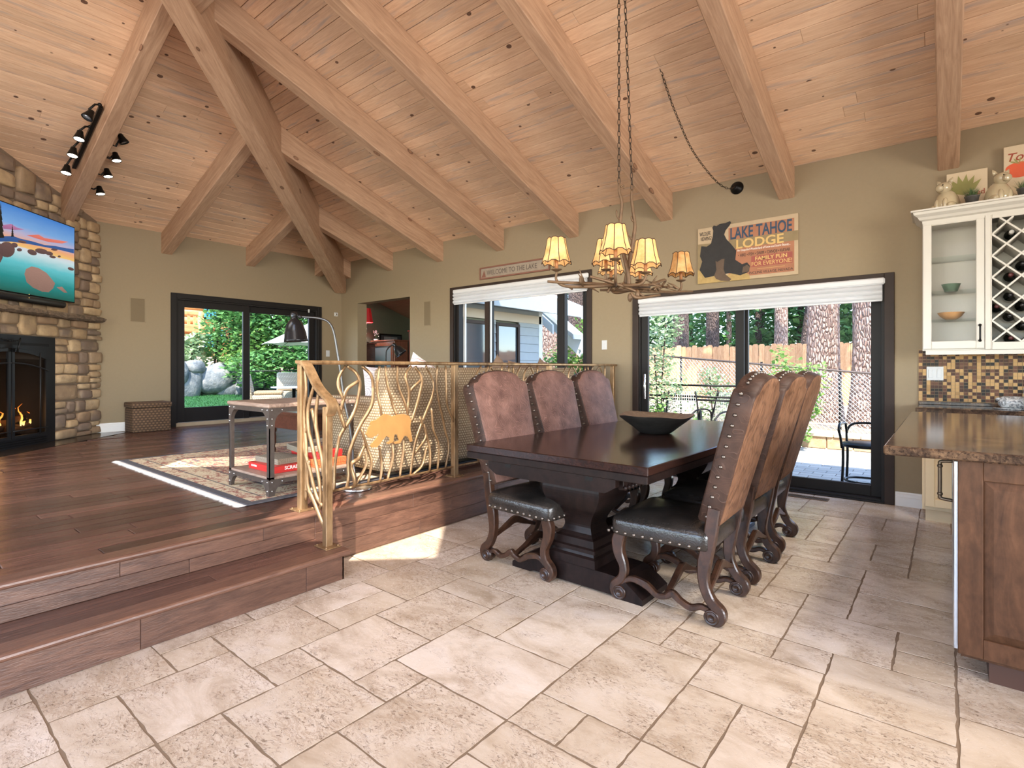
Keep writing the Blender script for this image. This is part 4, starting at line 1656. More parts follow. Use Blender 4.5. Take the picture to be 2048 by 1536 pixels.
# ================================================================ wicker hamper
M_wick = mat_weave('wicker', s2l(64, 46, 32), s2l(126, 98, 72), 22, 30)
hm = thing('wicker_hamper', 'square brown woven lidded hamper against the tan wall', 'basket', (-8.76, 2.62, ZP))
softbox((-.17, -.235, .0), (.17, .235, .335), .02, 3).build('body', M_wick, hm)
softbox((-.18, -.245, .335), (.18, .245, .41), .02, 3).build('lid', M_wick, hm)

# ================================================================ fireplace
FC = -6.87
DS = Vector((1, -1, 0)).normalized()          # along the stone face, away from the corner
FN = Vector((1, 1, 0)).normalized()           # out of the stone face
FO = Vector((XL, FC - XL, 0))                 # where it meets the left wall
MF = Matrix(((DS.x, 0, FN.x, FO.x), (DS.y, 0, FN.y, FO.y), (0, 1, 0, 0), (0, 0, 0, 1)))   # (s, z, n)


def onf(px, py, off=0.0):
    d = ray(px, py)
    p0 = FO + FN * off - Vector((0, 0, CAMZ))
    t = p0.dot(FN) / d.dot(FN)
    p = Vector((0, 0, CAMZ)) + d * t
    return ((p - FO).dot(DS), p.z)


M_mortar = flat('mortar', s2l(128, 110, 92), .95, var=.2, scale=40, bump=.2)


def mat_stone():
    m = NT('ledge_stone')
    v = m.shift(m.coord())
    r = m.rnd()
    base = m.ramp(r, [(.0, s2l(166, 140, 110)), (.2, s2l(190, 160, 122)), (.4, s2l(136, 116, 100)), (.55, s2l(204, 176, 138)), (.7, s2l(156, 126, 98)), (.85, s2l(130, 112, 98)), (1, s2l(186, 154, 116))], 'CONSTANT')
    n = m.noise(v, 7, 6, .65)
    c = m.mix(m.ramp(n, [(.35, (0, 0, 0)), (.7, (.6, .6, .6))]), base, s2l(124, 104, 86))
    n2 = m.noise(v, 3, 3, .6)
    c = m.mix(m.ramp(n2, [(.5, (0, 0, 0)), (.7, (.5, .5, .5))]), c, s2l(196, 168, 126))
    m.P(Base_Color=c, Roughness=.85)
    m.bump(m.noise(v, 22, 5, .65), .6, .012)
    return m.mat


M_stone = mat_stone()
FB0, FB1, FBZ = .85, 2.17, 1.60       # fire box opening along s, and its top
SMAX = 2.85
wf = MB()
ctop = lambda s: H0 + PT * s * DS.x
for poly in ([(0, 0), (FB0, 0), (FB0, ctop(FB0)), (0, ctop(0))], [(FB0, FBZ), (FB1, FBZ), (FB1, ctop(FB1)), (FB0, ctop(FB0))], [(FB1, 0), (SMAX, 0), (SMAX, ctop(SMAX)), (FB1, ctop(FB1))]):
    wf.prism(poly, -.6, -.03, MF)
wfo = struct(wf.build('wall_fireplace', M_mortar, fix=True), 'corner chimney wall of mixed brown ledge stone')
rs = random.Random(12)


def stone(s0, s1, z0, z1):
    cx, cz = (s0 + s1) / 2, (z0 + z1) / 2
    hx, hz = (s1 - s0) / 2 - .004, (z1 - z0) / 2 - .004
    n = 10
    out = []
    for k in range(n):
        a = 2 * PI * (k + .5) / n
        ca, sa = math.cos(a), math.sin(a)
        e = .38
        out.append((math.copysign(abs(ca) ** e, ca) * hx * rs.uniform(.90, 1.02), math.copysign(abs(sa) ** e, sa) * hz * rs.uniform(.88, 1.02)))
    d = rs.uniform(-.004, .03)
    mb = MB(); mb.smooth = True
    tx, tz = rs.uniform(-.01, .01), rs.uniform(-.01, .01)
    ring = lambda f, dd: [(p[0] * f, p[1] * f, dd + tx * p[0] * f / hx + tz * p[1] * f / hz) for p in out]
    vs = ring(1, -.05) + ring(1, d - .014) + ring(.93, d - .003) + ring(.6, d + rs.uniform(.0, .008)) + [(0, 0, d + rs.uniform(0, .008))]
    fs = []
    for r_ in range(3):
        for k in range(n): fs.append((r_ * n + k, r_ * n + (k + 1) % n, (r_ + 1) * n + (k + 1) % n, (r_ + 1) * n + k))
    for k in range(n): fs.append((3 * n + k, 3 * n + (k + 1) % n, 4 * n))
    mb.add(vs, fs)
    o = mb.build('stone', M_stone, wfo)
    o.matrix_local = MF @ Matrix.Translation((cx, cz, 0))


cells = []


def split(s0, s1, z0, z1, dep=0):
    w, h_ = s1 - s0, z1 - z0
    mw, mh = rs.uniform(.22, .36), rs.uniform(.10, .21)
    if h_ > mh * 1.35 and (h_ / mh > w / mw or w < .2):
        f = rs.uniform(.36, .64); split(s0, s1, z0, z0 + h_ * f); split(s0, s1, z0 + h_ * f, z1)
    elif w > mw * 1.25:
        f = rs.uniform(.36, .64); split(s0, s0 + w * f, z0, z1); split(s0 + w * f, s1, z0, z1)
    else: cells.append((s0, s1, z0, z1))


split(0.0, FB0, ZP, 1.60)
split(0.0, 1.1, 1.60, 1.86)
split(1.1, SMAX, 1.60, 1.86)
split(0.0, .95, 1.86, 3.20)
split(.95, SMAX, 1.86, 3.20)
split(FB1, SMAX, ZP, 1.60)
s = 0.05
while s < SMAX - .1:
    w = rs.uniform(.2, .34)
    zc = ctop(s) - .01
    if zc - 3.2 > .05:
        if zc - 3.2 > .3:
            cells.append((s, s + w, 3.2, 3.2 + (zc - 3.2) / 2)); cells.append((s, s + w, 3.2 + (zc - 3.2) / 2, zc))
        else: cells.append((s, s + w, 3.2, zc))
    s += w
for c_ in cells: stone(*c_)

# mantel
M_mantel = wood('rough_mantel', s2l(58, 48, 40), s2l(128, 108, 88), .9, grain=(3, 9, 9), var=0, bump=.8, wear=.5)
mb = MB()
nS = 46
rm = random.Random(8)
sec = []
for i in range(nS + 1):
    s_ = .16 + (2.75 - .16) * i / nS
    j = lambda a: rm.uniform(-a, a)
    sec.append([(s_, 1.835 + j(.008), -.02), (s_, 1.83 + j(.008), .135 + j(.02)), (s_, 1.85 + j(.008), .165 + j(.012)), (s_, 1.885 + j(.008), .165 + j(.012)), (s_, 1.905, .14 + j(.02)), (s_, 1.905, -.02)])
vs = [p for r_ in sec for p in r_]
fs = []
for i in range(nS):
    for k in range(6): fs.append((i * 6 + k, i * 6 + (k + 1) % 6, (i + 1) * 6 + (k + 1) % 6, (i + 1) * 6 + k))
fs += [[0, 1, 2, 3, 4, 5], [nS * 6 + k for k in range(6)]]
mb.add(vs, fs, MF)
tag(mb.build('fireplace_mantel', M_mantel, fix=True), 'rough weathered mantel slab below the television', 'mantel')

# hearth slab in the floor
mb = MB().box((.02, ZP - .02, .0), (SMAX, ZP + .004, .34), MF)
struct(mb.build('trim_hearth', flat('dark_granite', s2l(48, 40, 34), .18, 0, var=.5, scale=22), fix=True), 'dark polished hearth strip in front of the fireplace')

# insert
M_fb = flat('firebox_black', s2l(34, 34, 36), .45, .4, var=.15)
M_fbin = flat('firebox_inside', s2l(44, 38, 34), .9, var=.3)
fp = thing('fireplace_insert', 'black gas fireplace with arched glass doors and burning logs', 'fireplace', FO + DS * ((FB0 + FB1) / 2) + Vector((0, 0, ZP)))
FPI = Matrix.Translation(-fp.location) @ MF


def fpb(mb, name, mat, parent=None, fix=True):
    return mb.build(name, mat, parent or fp, fix=fix)


sc_ = (FB0 + FB1) / 2 - .005
o0, o1 = FB0 + .004, FB1 - .004
d0, d1_ = FB0 + .13, FB1 - .13
zb, zd0, zd1 = ZP + .006, ZP + .10, 1.36
arch = lambda s_: zd1 + .09 * (1 - ((s_ - sc_) / (sc_ - d0)) ** 2)
# face plate with arched opening
pl = [(o0, zb), (d0, zb), (d0, arch(d0))]
outl = [(o0, zb), (o0, FBZ - .004), (o1, FBZ - .004), (o1, zb), (d1_, zb), (d1_, arch(d1_))]
for k in range(1, 14): outl.append((d1_ + (d0 - d1_) * k / 14, arch(d1_ + (d0 - d1_) * k / 14)))
outl += [(d0, arch(d0)), (d0, zb)]
fpb(MB().prism(outl, -.03, .012, FPI), 'face_plate', M_fb)
fpb(MB().box((d0, zb, -.03), (d1_, zd0, .014), FPI), 'lower_panel', M_fb)
for k in range(3):
    fpb(MB().box((d0 + .02, zb + .018 + k * .025, .012), (d1_ - .02, zb + .028 + k * .025, .02), FPI), 'louver', M_black)
fpb(MB().box((o0 + .1, 1.485, .0122), (o1 - .1, 1.515, .0135), FPI), 'vent_slot', flat('void_black', (.004, .004, .004), .9), None)
for s0_, s1_ in ((d0, sc_ - .008), (sc_ + .008, d1_)):
    door = MB()
    w = .035
    N = 10
    top = [(s0_ + (s1_ - s0_) * k / N, arch(s0_ + (s1_ - s0_) * k / N) - .004) for k in range(N + 1)]
    door.prism([(s0_, zd0 + .002), (s1_, zd0 + .002), (s1_, zd0 + w), (s0_, zd0 + w)], .0, .024, FPI)
    door.prism([(s0_, zd0 + w), (s0_ + w, zd0 + w), (s0_ + w, top[0][1]), (s0_, top[0][1])], 0, .024, FPI)
    door.prism([(s1_ - w, zd0 + w), (s1_, zd0 + w), (s1_, top[-1][1]), (s1_ - w, top[-1][1])], 0, .024, FPI)
    door.prism([(p[0], p[1] - w) for p in top] + top[::-1], 0, .024, FPI)
    dd = fpb(door, 'door', M_fb)
    lo = s0_ + (s1_ - s0_) * (.24 if s0_ == d0 else .76)
    fpb(MB().tube([FPI @ Vector((lo, zd0 + .02, .026)), FPI @ Vector((lo, arch(lo) + .01, .026))], .008, 6), 'grille_bar', M_fb, dd, False)
    fpb(MB().tube([FPI @ Vector((p[0], p[1] - .16, .026)) for p in top], .008, 6), 'grille_bar', M_fb, dd, False)
    fpb(MB().tube([FPI @ Vector((s0_ + .01, zd0 + .09, .026)), FPI @ Vector((s1_ - .01, zd0 + .09, .026))], .007, 6), 'grille_bar', M_fb, dd, False)
    gp = MB().box((s0_ + .03, zd0 + .03, .008), (s1_ - .03, zd1 - .03, .012), FPI)
    fpb(gp, 'pane', mat_glass('fire_glass', (.72, .72, .72)) if s0_ == d0 else MATS['fire_glass'], dd)
box_ = MB()
bi = (d0 - .03, d1_ + .03)
box_.add([(bi[0], zb, -.03), (bi[1], zb, -.03), (bi[1] - .12, zb, -.5), (bi[0] + .12, zb, -.5), (bi[0], 1.5, -.03), (bi[1], 1.5, -.03), (bi[1] - .12, 1.5, -.5), (bi[0] + .12, 1.5, -.5)], [(0, 1, 2, 3), (7, 6, 5, 4), (0, 3, 7, 4), (1, 5, 6, 2), (3, 2, 6, 7)], FPI)
fpb(box_, 'firebox', M_fbin, None, False)
M_fbr = flat('fire_brick', s2l(84, 70, 58), .9, var=.3, scale=14, bump=.3)
rows = 12
bh = .085
for r_ in range(rows):
    s_ = bi[0] + .12 - (.11 if r_ % 2 else 0)
    while s_ < bi[1] - .12:
        a_, b_ = max(s_, bi[0] + .122) + .004, min(s_ + .22, bi[1] - .122) - .004
        if b_ - a_ > .03:
            fpb(MB().bbox((a_, zb + .06 + r_ * bh + .004, -.499), (b_, zb + .06 + (r_ + 1) * bh - .004, -.485), .004, FPI), 'firebrick', M_fbr, None, False)
        s_ += .22
M_log = flat('gas_log', s2l(92, 66, 48), .9, var=.6, scale=16, bump=.6)
for (s_, z_, n_, l_, r_, a_) in ((sc_ - .35, .545, -.19, .5, .045, .15), (sc_ + .12, .55, -.20, .5, .05, -.12), (sc_ - .2, .60, -.2, .55, .04, -.4), (sc_ - .36, .50, -.13, .36, .04, .3), (sc_ + .3, .53, -.17, .4, .04, .4)):
    p0 = Vector((s_ - math.cos(a_) * l_ / 2, z_ - math.sin(a_) * l_ / 5, n_)); p1 = Vector((s_ + math.cos(a_) * l_ / 2, z_ + math.sin(a_) * l_ / 5, n_ - .06))
    P = [p0.lerp(p1, k / 6) + Vector((0, .012 * math.sin(k * 2.1), .01 * math.cos(k * 1.7))) for k in range(7)]
    fpb(MB().tube([FPI @ p for p in P], [r_ * rr.uniform(.85, 1.1) for _ in P], 9), 'log', M_log, None, False)
fpb(MB().box((bi[0] + .1, zb, -.45), (bi[1] - .1, zb + .07, -.12), FPI), 'ember_bed', flat('ember_ash', s2l(120, 92, 78), .95, var=.6, scale=30), None)
M_fl = NT('flame')
_fz = M_fl.node('ShaderNodeSeparateXYZ'); M_fl.t.links.new(M_fl.coord('Generated'), _fz.inputs[0])
M_fl.P(Base_Color=(0, 0, 0), Emission_Color=M_fl.ramp(_fz.outputs[2], [(0, (1, .62, .25)), (.35, (1, .45, .08)), (1, (.8, .14, .01))]), Emission_Strength=4.0, Roughness=1)
rfl = random.Random(31)
for k in range(11):
    s_ = sc_ - .52 + k * .085 + rfl.uniform(-.02, .02)
    h_ = rfl.uniform(.14, .30)
    z_ = .56
    n_ = -.17 + rfl.uniform(-.04, .04)
    P = [FPI @ Vector((s_ + .03 * math.sin(q * 1.3 + k) * q / 3, z_ + h_ * q / 6, n_)) for q in range(7)]
    w = rfl.uniform(.016, .03)
    fpb(MB().tube(P, [w * .6, w, w * .9, w * .7, w * .5, w * .3, .001], 7, flat=.6), 'flame', M_fl.mat, None, False)
fire = bpy.data.lights.new('fire_glow', 'POINT'); fire.energy = 6; fire.color = (1, .5, .18); fire.shadow_soft_size = .12
fo_ = bpy.data.objects.new('fire_glow', fire); COL.objects.link(fo_); fo_.location = MF @ Vector((sc_, .75, -.2))
# brush hung on a chain
tl = thing('hearth_brush', 'small brush hanging on a thin chain over the fireplace doors', 'brush', MF @ Vector((1.37, 1.36, .04)))
TI = Matrix.Translation(-tl.location) @ MF
s1_, z1_ = onf(40, 676, .04)
s2_, z2_ = onf(34, 704, .04)
mb = MB().tube([TI @ Vector((s1_, z1_, .045)), TI @ Vector((s2_, z2_, .045))], [.014, .018], 6, flat=.5)
mb.build('handle', M_black, tl)
mb = MB()
for k in range(26):
    mb.ball(TI @ Vector((s1_ + .015 + k * .022, z1_ - .03 - .01 * math.sin(k * .4), .04)), .009, 6, 4)
stuff(mb.build('chain', M_black, tl))

# ================================================================ television and sound bar
TVO = .07
sa, za = onf(150, 455, TVO + .03)
_, zb_ = onf(147, 606, TVO + .03)
TVW = 1.78
tv = thing('television', 'large flat television showing a lake at sunset', 'television', FO + DS * (sa + TVW / 2) + FN * TVO + Vector((0, 0, zb_)))
TVI = Matrix.Translation(-tv.location) @ MF
MB().bbox((sa, zb_, TVO), (sa + TVW, za, TVO + .03), .004, TVI).build('housing', M_black, tv, fix=True)
MB().box((sa + .5, (za + zb_) / 2 - .2, .0), (sa + 1.2, (za + zb_) / 2 + .2, TVO), TVI).build('wall_bracket', M_black, tv, fix=True)


def scr(name, poly_px, mat, lift, grad=False):
    pts = [onf(px, py, TVO + .0305) for px, py in poly_px]
    pts = [(min(max(p[0], sa + .012), sa + TVW - .012), min(max(p[1], zb_ + .012), za - .012)) for p in pts]
    mb = MB()
    base = len(mb.v)
    mb.add([(p[0], p[1], TVO + .0305 + lift) for p in pts], [tuple(t) for t in tessellate_polygon([[Vector((p[0], p[1], 0)) for p in pts]])], TVI)
    return mb.build(name, mat, tv, fix=True)


def screen_mat(name, stops, strength=1.0, noise=0.0):
    m = NT(name)
    sp = m.node('ShaderNodeSeparateXYZ'); m.t.links.new(m.coord('Generated'), sp.inputs[0])
    f = sp.outputs[2]
    if noise:
        f = m.math('ADD', f, m.math('MULTIPLY', m.math('SUBTRACT', m.noise(m.mapping(m.coord('Generated'), (3, 3, 9)), 3, 4), .5), noise))
    c = m.ramp(f, stops)
    m.P(Base_Color=(.01, .01, .01), Emission_Color=c, Emission_Strength=strength, Roughness=.25)
    return m.mat


zh = onf(75, 478)[1]
hf = .53
m_ = screen_mat('screen_picture', [(0, s2l(10, 96, 84)), (.18, s2l(28, 150, 148)), (.36, s2l(104, 206, 214)), (.50, s2l(214, 236, 240)), (.545, s2l(226, 226, 232)), (.55, s2l(255, 206, 120)), (.62, s2l(250, 178, 128)), (.70, s2l(196, 186, 214)), (.80, s2l(124, 176, 232)), (1, s2l(66, 136, 216))], .85, .05)
mb = MB()
mb.add([(sa + .012, zb_ + .012, TVO + .0305), (sa + TVW - .012, zb_ + .012, TVO + .0305), (sa + TVW - .012, za - .012, TVO + .0305), (sa + .012, za - .012, TVO + .0305)], [(0, 1, 2, 3)], TVI)
scn = mb.build('screen', m_, tv, fix=True)
e_ = lambda n, c: screen_mat(n, [(0, c), (1, tuple(min(1, x * 1.5) for x in c))], .8, .6)
M_mtn = e_('screen_mountain', s2l(44, 84, 140)); M_bld = e_('screen_boulder', s2l(150, 116, 104)); M_bld2 = e_('screen_rock', s2l(96, 72, 70)); M_cl = e_('screen_cloud', s2l(236, 120, 104)); M_clp = e_('screen_cloud_purple', s2l(170, 110, 150)); M_tr = e_('screen_tree', s2l(16, 24, 22))
K = lambda L: [(a * 320 / 1446, 300 + b * 320 / 1446) for a, b in L]
scr('mountain', K([(-700, 745), (120, 778), (180, 800), (290, 825), (400, 858), (500, 868), (600, 888), (668, 895), (668, 935), (560, 908), (420, 880), (250, 848), (100, 828), (-700, 790)]), M_mtn, .0004)
scr('cloud', K([(240, 770), (350, 765), (400, 795), (620, 830), (560, 845), (440, 832), (330, 800)]), M_cl, .0004)
scr('cloud', K([(20, 680), (100, 668), (150, 700), (220, 720), (130, 722), (30, 712)]), M_clp, .0004)
blob = lambda cx, cy, rx, ry, rot=0, n=16: [(cx + rx * math.cos(2 * PI * k / n) * math.cos(rot) - ry * math.sin(2 * PI * k / n) * math.sin(rot), cy + rx * math.cos(2 * PI * k / n) * math.sin(rot) + ry * math.sin(2 * PI * k / n) * math.cos(rot)) for k in range(n)]
scr('boulder', K([(220, 1120), (235, 1075), (285, 1052), (345, 1065), (420, 1110), (470, 1170), (498, 1205), (480, 1250), (440, 1285), (380, 1280), (300, 1245), (240, 1195)]), M_bld, .0006)
scr('boulder', K([(510, 1240), (560, 1235), (610, 1290), (580, 1290)]), M_bld, .0006)
for (cx, cy, rx, ry, r_) in ((60, 900, 75, 70, .3), (175, 902, 24, 15, .1), (290, 925, 45, 24, .35), (375, 915, 60, 24, .2), (445, 935, 35, 18, .2), (475, 966, 30, 12, .2), (535, 962, 14, 9, 0), (490, 900, 30, 10, .1), (640, 1075, 30, 14, .3), (200, 830, 40, 12, .2), (-60, 930, 90, 120, 0), (130, 860, 30, 22, .2)):
    scr('rock', K(blob(cx, cy, rx, ry, r_)), M_bld2, .0005)
for (cx, b, t, w) in ((5, 790, 470, 34), (112, 780, 665, 14), (-60, 800, 420, 45)):
    P = [(cx, t)]
    for k in range(1, 7): P += [(cx + w * k / 6, t + (b - t) * k / 6), (cx + w * k / 9, t + (b - t) * k / 6 + 4)]
    for k in range(6, 0, -1): P += [(cx - w * k / 9, t + (b - t) * k / 6 + 4), (cx - w * k / 6, t + (b - t) * k / 6)]
    scr('tree', K(P), M_tr, .0007)
sb = thing('sound_bar', 'long black cylindrical sound bar under the television', 'speaker', FO + DS * (sa + .9) + FN * .12 + Vector((0, 0, zb_ - .06)))
SBI = Matrix.Translation(-sb.location) @ MF
s0_, z0_ = onf(128, 604, .12)
zc_ = zb_ - .045
mb = MB().tube([SBI @ Vector((s0_ + .0, zc_, .11)), SBI @ Vector((s0_ + .008, zc_, .11)), SBI @ Vector((s0_ + 1.4, zc_, .11)), SBI @ Vector((s0_ + 1.408, zc_, .11))], [.03, .042, .042, .03], 14)
mb.build('body', M_fb, sb)
mb = MB().box((s0_ + .2, zc_ - .02, .0), (s0_ + .26, zc_ + .02, .09), SBI); mb.build('bracket', M_black, sb, fix=True)
mb = MB().box((s0_ + 1.1, zc_ - .02, .0), (s0_ + 1.16, zc_ + .02, .09), SBI); mb.build('bracket', M_black, sb, fix=True)
for z_ in (zc_ + .048, zc_ + .01):
    sb_s, _ = onf(56, 600, .14)
    MB().ball(SBI @ Vector((sb_s, z_, .152)), .006, 8, 5).build('indicator', flat('gold_dot', s2l(220, 190, 120), .3, .5) if 'gold_dot' not in MATS else MATS['gold_dot'], sb)

# ================================================================ track lights on the rafter
M_bulb_on = emis('spot_on', (1.0, .86, .66), 14)
M_bulb_off = flat('spot_off', s2l(170, 176, 184), .15, .6)
for side, yb_, a, b, heads in ((-1, 1.60, (207, 213), (152, 345), [(178, 230, 0), (159, 272, 1), (146, 305, 1), (133, 340, 1)]), (1, 1.76, (262, 262), (212, 372), [(245, 279, 0), (232, 315, 1), (215, 347, 1), (200, 382, 1)])):
    p0, p1 = ony(*a, yb_), ony(*b, yb_)
    # keep the track on the beam side, parallel to it
    tr = thing('track_light', 'black track light on the %s side of the big rafter, four spots' % ('fireplace' if side < 0 else 'sliding door'), 'light', (p0 + p1) / 2)
    mid = (p0 + p1) / 2
    X = (p1 - p0).normalized()
    zl = lambda x: H0 + PT * (x - XL) - .14
    q0, q1 = Vector((p0.x, yb_ + side * .02, zl(p0.x))), Vector((p1.x, yb_ + side * .02, zl(p1.x)))
    bar = MB()
    dirv = (q1 - q0)
    Xn = dirv.normalized(); Yn = Vector((0, 1, 0)); Zn = Xn.cross(Yn)
    Mt = Matrix(((Xn.x, Yn.x, Zn.x, q0.x - mid.x), (Xn.y, Yn.y, Zn.y, q0.y - mid.y), (Xn.z, Yn.z, Zn.z, q0.z - mid.z), (0, 0, 0, 1)))
    bar.bbox((0, -.018, -.018), (dirv.length, .018, .018), .003, Mt).build('track', M_black, tr)
    for (px, py, on) in heads:
        h_ = ony(px, py, yb_ + side * .13)
        base = Vector((h_.x - .03, yb_ + side * .035, zl(h_.x - .03)))
        hd = MB()
        hd.tube([base - mid, base + Vector((0, side * .04, -.01)) - mid, h_ + Vector((0, 0, .055)) - mid], .01, 6)
        hd.ball(base - mid, .02, 8, 5)
        aim = Vector((.1, side * .5, -1)).normalized() if not on else Vector((.15, side * .15, -1)).normalized()
        Rm = aim.to_track_quat('-Z', 'Y').to_matrix().to_4x4()
        Mh = Matrix.Translation(h_ - mid) @ Rm
        hd.lathe([(.018, .06), (.026, .055), (.03, .03), (.042, -.01), (.05, -.035), (.05, -.042), (.045, -.042), (.044, -.034)], 16, Mh)
        ho = hd.build('spot_head', M_black, tr)
        MB().lathe([(.001, -.036), (.044, -.036), (.04, -.03), (.001, -.03)], 16, Mh, closed=True).build('lamp_face', M_bulb_on if on else M_bulb_off, ho)
        if on:
            sl_ = bpy.data.lights.new('spot_beam', 'SPOT'); sl_.energy = 14; sl_.color = (1, .8, .55); sl_.spot_size = 1.7; sl_.spot_blend = .8; sl_.shadow_soft_size = .04
            so_ = bpy.data.objects.new('spot_beam', sl_); COL.objects.link(so_); so_.location = h_ + aim * .06
            so_.rotation_euler = aim.to_track_quat('-Z', 'Y').to_euler()

# ================================================================ kitchen
M_cab = flat('cabinet_white', s2l(200, 194, 184), .4, var=.03)
M_cream = flat('cabinet_cream', s2l(228, 204, 164), .45, var=.04)
M_cabin = flat('cabinet_inside', s2l(190, 184, 172), .6)
M_islandw = wood('island_cherry', s2l(56, 36, 24), s2l(92, 62, 43), .4, grain=(5, 5, 1.2), var=0, bump=.06, spec=.15)


def mat_granite():
    m = NT('granite')
    v = m.coord()
    n = m.noise(m.mapping(v, (1, 2.2, 1), rot=(0, 0, .5)), 9, 6, .7, 1.5)
    c = m.ramp(n, [(.32, s2l(30, 23, 20)), (.45, s2l(62, 47, 38)), (.55, s2l(90, 69, 53)), (.68, s2l(124, 97, 73))])
    f = m.noise(v, 90, 3, .7)
    c = m.mix(m.ramp(f, [(.5, (0, 0, 0)), (.62, (.8, .8, .8))]), c, s2l(40, 30, 26))
    m.P(Base_Color=c, Roughness=.12, Specular_IOR_Level=.22)
    return m.mat


M_granite = mat_granite()
YC = 5.55                       # front of the upper cabinet
U = lambda px, py, y=YC: ony(px, py, y)
xA, xB = -.152, 1.25
zA, zB = 1.372, 2.435
xD = .234                       # right edge of the glass door
uc = thing('wall_cabinet', 'white upper cabinet with a glass door and wine lattice', 'cabinet', (xA, YR, zA))
UO = Vector((xA, YR, zA))


def ku(mb, name, mat, parent=None, fix=False, org=None):
    o_ = UO if org is None else org
    mb.v = [tuple(Vector(p) - o_) for p in mb.v]
    return mb.build(name, mat, parent or uc, fix=fix)


mb = MB()
t_ = .018
mb.box((xA, YC + .02, zA), (xA + t_, YR, zB)).box((xB - t_, YC + .02, zA), (xB, YR, zB)).box((xA + t_, YC + .02, zA), (xB - t_, YR, zA + t_)).box((xA + t_, YC + .02, zB - t_), (xB - t_, YR, zB)).box((xD - .01, YC + .02, zA + t_), (xD + .03, YR, zB - t_))
mb.box((xA + t_, YR - .012, zA + t_), (xB - t_, YR, zB - t_))
ku(mb, 'body', M_cab)
ku(MB().bbox((xA + .003, YC, zB - .036), (xD - .001, YC + .02, zB), .002), 'top_rail', M_cab)
ku(MB().bbox((xA + .02, YC + .015, zA - .035), (xB, YC + .04, zA + .001), .003), 'light_rail', M_cab)
# door frame with glass
dr = MB()
gx0, gx1 = U(1863, 560).x, U(1952, 560).x
gz1, gz0 = U(1863, 452).z, U(1863, 683).z
dr.bbox((xA + .003, YC - .002, zA + .012), (gx0, YC + .02, zB - .035), .003).bbox((gx1, YC - .002, zA + .012), (xD - .003, YC + .02, zB - .035), .003)
dr.bbox((gx0, YC - .002, zA + .012), (gx1, YC + .02, gz0), .003).bbox((gx0, YC - .002, gz1), (gx1, YC + .02, zB - .035), .003)
do = ku(dr, 'door', M_cab)
ku(MB().box((gx0 - .005, YC + .008, gz0 - .005), (gx1 + .005, YC + .012, gz1 + .005)), 'pane', M_glass, do)
hx_ = U(1960, 660).x
hz0, hz1 = U(1960, 681).z, U(1960, 650).z
hd = MB()
hd.tube(bez([(hx_, YC - .004, hz0), (hx_, YC - .028, hz0 + .005), (hx_, YC - .03, (hz0 + hz1) / 2), (hx_, YC - .028, hz1 - .005), (hx_, YC - .004, hz1)], 4), .006, 8)
hd.ball((hx_, YC - .006, hz0), .011, 8, 5).ball((hx_, YC - .006, hz1), .011, 8, 5)
ku(hd, 'pull_handle', M_black, do)
ku(MB().bbox((xD + .0, YC, zA + .002), (xD + .035, YC + .02, zB - .002), .003), 'face_stile', M_cab)
rx0, rx1 = U(1984, 560).x, 1.1
rz0, rz1 = U(1984, 684).z, min(U(1984, 437).z, zB - .03)
fr_ = MB()
fr_.bbox((xD + .035, YC, zA), (rx0, YC + .02, zB), .003).bbox((rx0, YC, zA), (rx1, YC + .02, rz0), .003).bbox((rx0, YC, rz1), (rx1, YC + .02, zB), .003).bbox((rx1, YC, zA), (xB, YC + .02, zB), .003)
ku(fr_, 'rack_frame', M_cab)
# glass shelves
shz = [U(1863, y).z for y in (515, 582, 639)]
for z_ in shz:
    ku(MB().box((xA + t_ + .002, YC + .03, z_ - .005), (xD - .012, YR - .014, z_)), 'glass_shelf', mat_glass('shelf_glass', (.96, .99, .975)) if 'shelf_glass' not in MATS else MATS['shelf_glass'])
# crown
cr = [(.0015, 0), (.0015, .02), (.02, .03), (.03, .05), (.055, .07), (.06, .09), (.075, .092), (.075, .105), (0, .105)]
mb = MB()
# crown run along the front and the left end with a mitre
path = [(xB, YC, None), (xA, YC, None), (xA, YR, None)]
vs = []
for a, b in cr: vs.append((xB, YC - a, zB - .02 + b))
for a, b in cr: vs.append((xA - a, YC - a, zB - .02 + b))
for a, b in cr: vs.append((xA - a, YR, zB - .02 + b))
n = len(cr)
fs = []
for r_ in range(2):
    for k in range(n): fs.append((r_ * n + k, r_ * n + (k + 1) % n, (r_ + 1) * n + (k + 1) % n, (r_ + 1) * n + k))
mb.add(vs, fs)
mb.box((xA, YC, zB + .0), (xB, YR, zB + .084))
ku(mb, 'crown', M_cab, None, True)
ZCT = zB + .085
